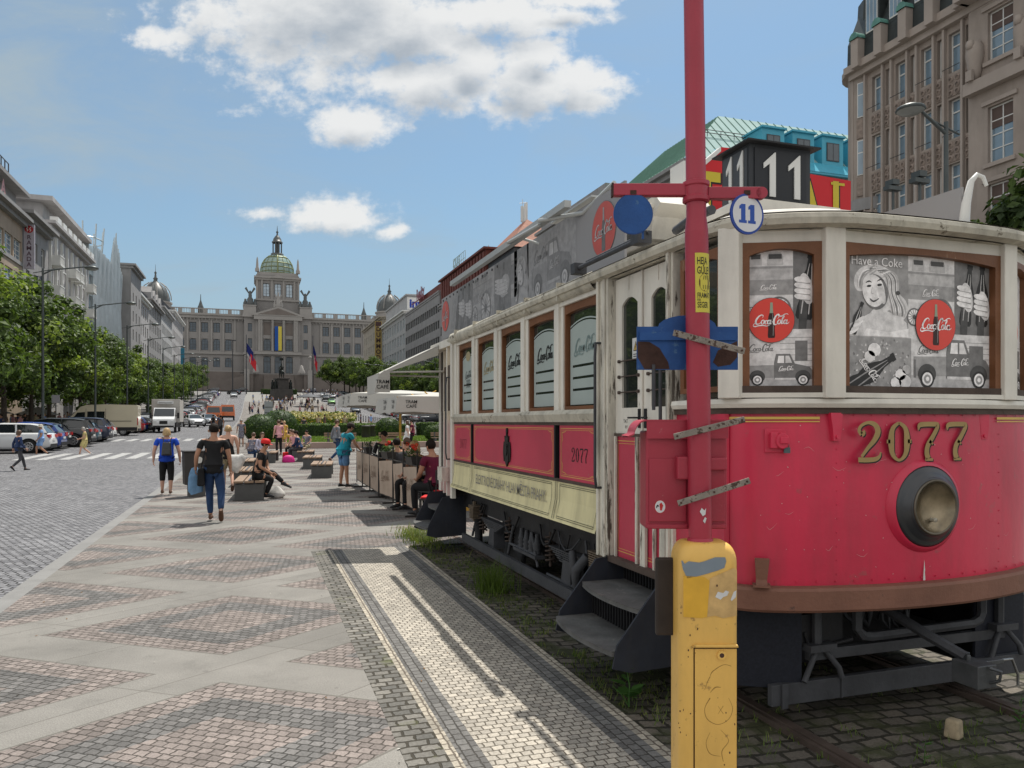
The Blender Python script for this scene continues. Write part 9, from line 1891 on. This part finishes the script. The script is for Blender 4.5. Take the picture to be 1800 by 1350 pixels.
# ---------------------------------------------------------------- statue
def statue():
 x, y = XY(495, 215); z = hz(y); t = thing('equestrian_statue', 'dark bronze rider on a horse on a tall pedestal in front of the museum', 'statue', (x,y,z), .25)
 br = pm('dark_bronze', (.022,.026,.024), .5, .3, 3, metal=.5); gr = pm('pedestal_granite', (.06,.055,.052), .6, .2, 1)
 m = MB(); m.box(-3.2,3.2,-3,3,-.5,.5); m.box(-2.7,2.7,-2.5,2.5,.5,3.0,tx=.25,ty=.25); m.box(-1.5,1.5,-2,2,3,5.7,tx=.1,ty=.1); m.box(-1.7,1.7,-2.2,2.2,5.7,6.0); m.build('pedestal', [gr], t)
 for sx in (-2.1,2.1):
  for sy in (-1.4,1.4):
   m = MB(); m.lathe([(.5,0),(.55,.3),(.38,1.2),(.45,1.8),(.2,2.15),(.22,2.35),(.2,2.6),(0,2.75)], (sx,sy,3.0), 9); m.build('saint_figure', [br], t)
 z0 = 6.0; h = [((0,-.9,z0+1.9),.55),((0,0,z0+1.95),.5),((0,.8,z0+2.05),.52),((0,1.25,z0+2.6),.32),((0,1.6,z0+3.1),.22),((0,2.0,z0+2.95),.17),((0,2.3,z0+2.7),.12)]
 vs = [p for p, r in h]; rs = [r for p, r in h]; es = [(i,i+1) for i in range(6)]
 def leg(i, pts):
  p = i
  for q, r in pts: vs.append(q); rs.append(r); es.append((p, len(vs)-1)); p = len(vs)-1
 leg(0, [((-.3,-1.0,z0+1.3),.24),((-.3,-1.25,z0+.7),.13),((-.3,-1.1,z0+.1),.1)]); leg(0, [((.3,-1.0,z0+1.3),.24),((.3,-.9,z0+.7),.13),((.3,-.75,z0+.1),.1)]); leg(2, [((-.28,.95,z0+1.3),.18),((-.28,1.0,z0+.7),.11),((-.28,.95,z0+.1),.09)]); leg(2, [((.28,1.2,z0+1.4),.18),((.28,1.6,z0+1.2),.11),((.28,1.6,z0+.6),.08)]); leg(0, [((0,-1.5,z0+1.8),.12),((0,-1.7,z0+1.0),.1)])
 skin_obj(vs, es, rs, 'horse', br, t, root=1)
 vs = [(0,0,z0+2.5),(0,0,z0+3.0),(0,0,z0+3.4),(0,0,z0+3.75),(0,.03,z0+4.1),(0,0,z0+4.3),(-.4,0,z0+3.3),(-.5,.2,z0+2.9),(-.3,.5,z0+2.9),(.45,0,z0+3.3),(.6,.1,z0+3.0),(.6,.4,z0+3.3),(-.5,.2,z0+2.3),(-.5,.25,z0+1.5),(.5,.2,z0+2.3),(.5,.25,z0+1.5)]
 skin_obj(vs, [(0,1),(1,2),(2,3),(3,4),(4,5),(2,6),(6,7),(7,8),(2,9),(9,10),(10,11),(0,12),(12,13),(0,14),(14,15)], [.33,.34,.3,.12,.2,.1,.15,.12,.1,.15,.12,.1,.2,.12,.2,.12], 'rider', br, t)
 m = MB(); m.tube([(.6,.4,z0+1.2),(.6,.4,z0+6.0)], .05, 6); m.add([(.6,.4,z0+5.8),(.6,.4,z0+5.1),(-.5,.35,z0+5.0),(-.5,.35,z0+5.7)], [(0,1,2,3)]); m.build('lance_with_pennant', [br], t)
statue()
# ---------------------------------------------------------------- benches with concrete ends
B_con = pm('bench_concrete', (.085,.085,.083), .9, .15, 3, .4, 30); B_wood = pm('bench_wood', (.22,.15,.10), .7, .25, 6, .4, 30, spec=.4)
b0 = None
def bench(u, D, rz, label, L=1.9):
 global b0
 x, y = XY(u, D)
 if b0 is None:
  t = thing('bench', label, 'bench', (x,y,hz(y)), rz, 'low slatted benches in the square')
  for s in (0, 1):
   m = MB(); m.box(-.30,.30,s*(L-.16),s*(L-.16)+.16,0,.36); m.box(-.34,-.30,s*(L-.16),s*(L-.16)+.16,0,.03); bev(m.build('concrete_end', [B_con], t), .01)
  for i in range(3): m = MB(); m.box(-.32+i*.22,-.13+i*.22,-.05,L+.05,.385,.43); bev(m.build('seat_plank', [B_wood], t), .006)
  m = MB(); m.box(-.26,.26,.04,L-.04,.36,.385); m.box(-.02,.02,-.03,L+.03,.43,.445); m.build('seat_rail', [T_iron2], t); b0 = t
 else: t = dup(b0, (x,y,hz(y)), rz, label)
 return t
bench(438,16.6,-.05,'nearest low bench, under the man in the red cap'); bench(432,20.2,-.05,'second bench behind the nearest one'); bench(565,23.3,-.12,'bench closest to the man in teal'); bench(548,27.2,-.12,'middle bench of the right-hand row'); bench(536,31.5,-.12,'third bench of the right-hand row, beside the pink bag'); bench(470,30.5,-.1,'bench with the two seated women')
bench(524,34.5,-.1,'bench with the group of seated people'); bench(428,25,-.05,'bench far behind the man in the black t-shirt')
x, y = XY(507, 31); m = MB(); m.lathe([(.0,0),(.22,.02),(.26,.14),(.2,.3),(.1,.36),(0,.37)], (0,0,0), 12); m.v = [V((p.x,p.y*.6,p.z)) for p in m.v]; tag(m.build('pink_bag', [pm('bag_pink', (.55,.02,.2), .6, .2, 6)], loc=(x,y,0)), 'bright pink bag on the ground by the benches', 'bag')
x, y = XY(503, 32); m = MB(); m.box(-.16,.16,-.1,.1,0,.45,tx=.02,ty=.02); o = bev(m.build('red_bag', [CL['red']], loc=(x,y,0)), .03); tag(o, 'red upright bag behind the pink one', 'bag')
x, y = XY(486, 17.2); m = MB(); R = random.Random(6); m.loft([[(cos(a)*r*(1+.3*R.random()), sin(a)*r*(1+.3*R.random()), z) for a in [2*pi*i/10 for i in range(10)]] for r, z in ((.1,0),(.16,.06),(.14,.14),(.08,.22),(.03,.27))]); tag(m.build('plastic_bag', [cloth('crumpled_plastic', (.45,.44,.42))], loc=(x,y,0)), 'crumpled pale plastic bag at the feet of the man in the red cap', 'bag')
# dark litter bin with round hole
x, y = XY(343, 17.6); t = thing('litter_bin', 'dark square litter bin with a round opening between the two walkers', 'litter bin', (x,y,0), .2); m = MB(); m.box(-.24,.24,-.2,.2,.28,1.02,tx=-.02,ty=-.01); m.box(-.28,.28,-.24,.24,1.02,1.05); bev(m.build('bin_body', [pm('bin_brown_black', (.04,.036,.034), .6, .2, 5)], t), .012); m = MB(); m.box(-.15,.2,-.15,.15,0,.28); m.build('bin_foot', [B_con], t)
m = MB(); m.ell(Fr((.05,-.232,0),(1,0,0)),0,.84,.08,.075,0,.004,0,20); m.build('opening', [pm('bin_liner_white', (.55,.54,.5), .7, .1, 5)], t)
for (u, D, lab) in ((643,62,'dark litter bin left of the round bush by the cafe'),(654,64,'second dark litter bin beside the round bush')):
 x, y = XY(u, D); m = MB(); m.lathe([(.34,0),(.36,.9),(.4,.92),(.4,1.0),(.3,1.05),(0,1.06)], (0,0,0), 14); tag(m.build('litter_bin', [pm('bin_brown_black', (.04,.036,.034))], loc=(x,y,hz(y))), lab, 'litter bin')
# park benches in front of the hedge
pb = None
for i, (x, y) in enumerate(((5.2,49),(8.6,49),(12.0,49),(4,70),(9,70.3))):
 lab = ['park bench left in the row before the lawn','park bench in the middle of the row before the lawn','park bench at the right of the row before the lawn','park bench left behind the long hedge','park bench right behind the long hedge'][i]
 if pb is None:
  pb = thing('park_bench', lab, 'bench', (x,y,hz(y)), 0, 'park benches by the lawn')
  for s in (-.75,.75): m = MB(); m.box(s-.06,s+.06,-.2,.25,0,.42); m.box(s-.04,s+.04,.2,.27,.42,.82); m.build('leg', [B_con], pb)
  m = MB(); 
  for q in range(3): m.box(-1,1,-.2+q*.15,-.07+q*.15,.42,.46)
  m.build('seat', [B_wood], pb); m = MB()
  for q in range(2): m.box(-1,1,.27,.30,.55+q*.14,.66+q*.14)
  m.build('backrest', [B_wood], pb)
 else: dup(pb, (x,y,hz(y)), 0, lab)
# long low stone seat wall behind
strip('planter_wall', -.4, 12, 45.0, 45.5, .34, pm('rosy_stone', (.30,.22,.19), .9, .15, 1), th=.36, kind=None, label='low rosy stone seat wall before the lawn', cat='wall')
# ---------------------------------------------------------------- cafe terrace
AWN = pm('awning_canvas', (.42,.41,.38), .85, .06, 1.5, .15, 12); AWY = pm('awning_yellow_frame', (.55,.33,.06), .6, .1, 4)
def tri_text(mb, fr, a, b, s, c=0.004): text(mb, fr, 'TRAM', a, b+.6*s, s, c, 0, .01); text(mb, fr, 'CAFÉ', a, b-.4*s, s, c, 0, .01)
# small awning over the rear door of the tram
t = thing('awning', 'small cream awning reaching out from the rear door of the tram', 'awning', (2.45, 10.9, 0)); X0, X1, Y0, Y1 = 2.42, 1.70, 10.35, 11.45
m = MB((2.45,10.9,0)); m.add([(X0,Y0,2.76),(X0,Y1,2.76),(X1,Y1,2.40),(X1,Y0,2.40),(X0,Y0,2.745),(X0,Y1,2.745),(X1,Y1,2.385),(X1,Y0,2.385)], [(0,1,2,3),(4,7,6,5),(0,3,7,4),(1,5,6,2)]); m.build('canopy', [AWN], t)
m = MB((2.45,10.9,0)); m.box(X1-.10,X1-.09,Y0,Y1,2.10,2.36); m.add([(X1,Y0,2.40),(X1,Y1,2.40),(X1-.1,Y1,2.34),(X1-.1,Y0,2.34)], [(0,1,2,3)]); m.add([(X1+.05,Y0-.005,2.38),(X1-.02,Y0-.005,2.4),(X1-.1,Y0-.005,2.34),(X1-.16,Y0-.005,2.10),(X1+.05,Y0-.005,2.10)], [(0,1,2,3,4)]); vl = m.build('valance', [AWN], t)
m = MB((2.45,10.9,0)); tri_text(m, Fr((X1-.05,Y0-.01,2.20),(1,0,0)), 0, 0, .07); m.build('valance_lettering', [T_black], vl)
m = MB((2.45,10.9,0)); m.tube([(X0+.08,Y0+.02,2.40),(X1,Y0+.02,2.375)], .016, 6); m.tube([(X0+.08,Y0+.25,2.34),(X1,Y0+.3,2.35)], .014, 6); m.add([(X0,Y0,2.74),(X0,Y0,2.62),(X1+.02,Y0,2.375),(X1,Y0,2.385)], [(0,1,2,3)]); m.build('folding_arm', [AWN], t)
def parasol(x, y, w, d, zt, label):
 t = thing('parasol', label, 'parasol', (x,y,0)); m = MB(); hx_, hy_ = w/2, d/2
 m.add([(-hx_,-hy_,zt),(hx_,-hy_,zt),(hx_,hy_,zt),(-hx_,hy_,zt),(0,0,zt+.13)], [(0,1,4),(1,2,4),(2,3,4),(3,0,4)]); m.add([(-hx_,-hy_,zt-.012),(hx_,-hy_,zt-.012),(hx_,hy_,zt-.012),(-hx_,hy_,zt-.012),(0,0,zt+.115)], [(0,4,1),(1,4,2),(2,4,3),(3,4,0)]); m.build('canopy', [AWN], t)
 m = MB(); c = [(-hx_,-hy_),(hx_,-hy_),(hx_,hy_),(-hx_,hy_)]
 for i in range(4):
  (a,b),(p,q) = c[i], c[(i+1)%4]; n = 8; m.add([(a+(p-a)*j/n, b+(q-b)*j/n, zt) for j in range(n+1)]+[((a+(p-a)*j/n)*1.03, (b+(q-b)*j/n)*1.03, zt-.29+.015*sin(j*1.9)) for j in range(n+1)], [(j,j+1,n+2+j,n+1+j) for j in range(n)])
 v = m.build('valance', [AWN], t); m = MB(); f = Fr((0,-hy_*1.02-.004,zt-.15),(1,0,0)); tri_text(m, f, 0, 0, .115); tri_text(m, f, -hx_+.25, 0, .08)
 f = Fr((-hx_*1.02-.004,0,zt-.15),(0,-1,0)); tri_text(m, f, 0, 0, .11); tri_text(m, f, hy_-.25, 0, .09); m.build('valance_lettering', [T_black], v)
 m = MB(); m.tube([(0,0,0),(0,0,zt+.11)], .03, 8)
 for a,b in c: m.tube([(0,0,zt-.35),(a*.55,b*.55,zt+.1)], .012, 5); m.tube([(0,0,zt+.1),(a,b,zt-.02)], .012, 5)
 m.box(-.35,.35,-.35,.35,0,.08); m.build('mast', [AWY if w > 2.5 else T_iron2], t)
parasol(3.75, 14.6, 2.7, 2.3, 2.16, 'nearer square cream parasol with lettered valance behind the tram'); parasol(3.45, 18.9, 2.7, 2.6, 2.36, 'farther square cream parasol with lettered valance beyond the first')
# barrier screens
M_scr = pm('screen_fabric', (.42,.33,.26), .85, .12, 3, .1, 20); M_fr = pm('barrier_frame', (.03,.028,.027), .5, .15, 6)
pts = [gp(734,909), gp(709,896), gp(691,885), gp(665.5,875), gp(650,864), gp(637,856), gp(627,849)]
L_fl = leafmat('flower_leaves', (.06,.11,.03)); M_gr = pm('geranium_red', (.6,.03,.01), .7, .2, 9)
lab = ['screen nearest the tram steps with a black bracketed end post','second screen from the tram, under the red geraniums','middle screen of the cafe barrier with a dark flower box','fourth screen of the cafe barrier','fifth screen of the cafe barrier','farthest screen of the cafe barrier by the man in teal']
for i in range(6):
 a, b = V(pts[i]+(0,)), V(pts[i+1]+(0,)); d = (b-a); L = d.length; t = thing('barrier_screen', 'brown fabric '+lab[i], 'barrier', tuple(a), atan2(-d.y, -d.x)+pi, 'fabric barrier screens around the cafe terrace')
 f = Fr((0,0,0),(1,0,0)); m = MB()
 for x in (.02, L-.04): m.box(x-.012,x+.012,-.012,.012,.02,1.18)
 m.box(.02,L-.04,-.008,.008,.90,.92); m.box(.02,L-.04,-.008,.008,.10,.12); m.build('frame', [M_fr], t); m = MB(); m.box(-.01,.05,-.22,.22,0,.035); bev(m.build('foot', [M_fr], t), .005)
 m = MB(); n = 8; m.add([(.035+(L-.09)*j/n, .012*sin(j*2.1+q), .12+.78*q/4-(.07*(j/n) if q == 4 and i < 3 else 0)) for q in range(5) for j in range(n+1)], [(q*(n+1)+j,q*(n+1)+j+1,(q+1)*(n+1)+j+1,(q+1)*(n+1)+j) for q in range(4) for j in range(n)], sm=True); sc = m.build('screen', [M_scr], t)
 m = MB()
 for s in (-1,1):
  f2 = Fr((L/2, s*.02, 0), (-s,0,0)) if s > 0 else Fr((L/2, -.02, 0), (1,0,0)); script(m, f2, 0, .52, L*.55, .002, 0, .8)
  for q in range(5): m.ribbon(f2, [(-.12+.05*q,.2,.004),(-.11+.05*q,.32-.02*(q%2),.005),(-.09+.05*q,.36,.002)], 0, .002)
 m.build('screen_print', [pm('print_brown', (.2,.13,.09), .8)], sc)
fb = None
for i, (k, red) in enumerate(((0,1),(2,1),(4,0))):
 a, b = V(pts[k]+(0,)), V(pts[k+1]+(0,)); c = (a+b)/2; d = b-a
 t = thing('flower_box', ['black flower box with bright red geraniums on the barrier','black flower box with small red flowers, second from the tram','black flower box with green plants only near the man in teal'][i], 'flower box', (c.x+.06,c.y,.90), atan2(-d.y,-d.x)+pi, 'flower boxes on the cafe barrier')
 m = MB(); W = .26; m.add([(-W,-.07,0),(W,-.07,0),(W,.07,0),(-W,.07,0),(-W-.03,-.11,.16),(W+.03,-.11,.16),(W+.03,.11,.16),(-W-.03,.11,.16)], [(0,3,2,1),(0,1,5,4),(1,2,6,5),(2,3,7,6),(3,0,4,7),(4,5,6,7)]); m.build('trough', [M_fr], t)
 m = MB(); R = random.Random(i)
 for q in range(260): p = V((R.uniform(-W,W), R.gauss(0,.06), .15+R.random()*.14)); leaf(m, p, (R.gauss(0,1),R.gauss(0,1),R.uniform(-.1,.9)), R.uniform(.03,.06), .03)
 m.build('leaves', [L_fl], t)
 if red:
  m = MB()
  for q in range(5 if i == 0 else 3):
   p = V((R.uniform(-W,W*.8), R.gauss(0,.05), .30+R.random()*.09))
   for z in range(26): dd = V((R.gauss(0,1),R.gauss(0,1),R.gauss(0,1))).normalized(); aa = dd.cross(V((0,.3,1))).normalized()*.014; bb = dd.cross(aa).normalized()*.014; cc = p+dd*.035; m.add([cc-aa,cc-bb,cc+aa,cc+bb], [(0,1,2,3)])
  m.build('blossoms', [M_gr], t)
# tables and chairs
for i, (u, D) in enumerate(((690,18.0),(742,14.2))):
 x, y = XY(u, D); t = thing('cafe_table', ['round cafe table between the seated guests','round cafe table beside the person in maroon'][i], 'table', (x+.35,y+.3,0), 0, 'cafe tables'); m = MB(); m.lathe([(0,.72),(.36,.72),(.36,.75),(0,.75)], (0,0,0), 20, split=True); m.build('tabletop', [pm('table_white', (.5,.5,.48), .5, .1, 4)], t); m = MB(); m.tube([(0,0,0),(0,0,.72)], .03, 8); m.box(-.25,.25,-.25,.25,0,.03); m.build('pedestal', [M_fr], t)
 for k in range(2):
  gl = MB(); gl.lathe([(.028,0),(.034,.13),(.03,.13)], (0,0,0), 10); tag(gl.build('glass', [pm('amber_drink', (.5,.22,.02), .3, .1, 6)], loc=(x+.25+.2*k,y+.22,.751)), ['amber drink glass left on the table of the %s','amber drink glass right on the table of the %s'][k] % ['striped-sleeve man','leopard-print woman'][i], 'glass')
ch0 = None
for i, (u, D, rz) in enumerate(((676,18.9,pi-.35),(700,17.1,.3),(712,17.7,-.6),(735,15.1,pi-1.1),(766,13.7,.5),(764,12.4,1.2))):
 x, y = XY(u, D); lab = ['cafe chair under the man in the black track top','cafe chair under the dark-haired guest','cafe chair under the guest in beige','cafe chair under the woman with sunglasses','cafe chair with red cushion under the person in maroon','empty cafe chair with a red cushion beside the tram steps'][i]
 if ch0 is None:
  ch0 = thing('cafe_chair', lab, 'chair', (x,y,0), rz, 'cafe chairs')
  for sx in (-.2,.2):
   for sy in (-.2,.2): m = MB(); m.tube([(sx,sy,0),(sx*.95,sy*.95,.46)], .013, 6); m.build('leg', [M_fr], ch0)
  m = MB(); m.box(-.22,.22,-.22,.22,.455,.48); m.build('seat', [M_fr], ch0); m = MB(); m.box(-.2,.2,-.2,.2,.481,.51); bev(m.build('cushion', [CL['red']], ch0), .012); m = MB(); m.box(-.2,.2,-.235,-.215,.62,.86); m.tube([(-.19,-.22,.46),(-.19,-.23,.86)], .012, 6); m.tube([(.19,-.22,.46),(.19,-.23,.86)], .012, 6); m.build('backrest', [M_fr], ch0)
 else: dup(ch0, (x,y,0), rz, lab)
# far awnings at the museum end and left pavement kiosks
x, y = XY(543, 190); t = thing('parasol', 'wide dark parasol right of the statue', 'parasol', (x,y,hz(y))); m = MB(); m.lathe([(3.4,2.3),(0,3.3)], (0,0,0), 8); m.build('canopy', [W_dark], t); m = MB(); m.tube([(0,0,0),(0,0,3.2)], .06, 6); m.build('mast', [W_dark], t)
for i, (x, y) in enumerate(((-19.5,47),(-20,70),(-19.5,84))):
 t = thing('market_stall', ['pale roofed kiosk under the trees behind the small grey sign','pale roofed kiosk under the trees beside the beige van','kiosk under the trees behind the box truck'][i], 'kiosk', (x,y,.08)); m = MB(); m.box(-1.3,1.3,-1.3,1.3,0,2.3); m.build('cabin', [pm('kiosk_brown', (.16,.12,.09), .8, .2, 1)], t)
 m = MB(); m.add([(-1.7,-1.7,2.3),(1.7,-1.7,2.3),(1.7,1.7,2.3),(-1.7,1.7,2.3),(0,0,3.1)], [(0,1,4),(1,2,4),(2,3,4),(3,0,4)]); m.build('roof', [AWN], t); m = MB(); m.box(-1,1,-1.32,-1.301,1,2.0); m.build('serving_window', [M_win], t)
finish_skins()
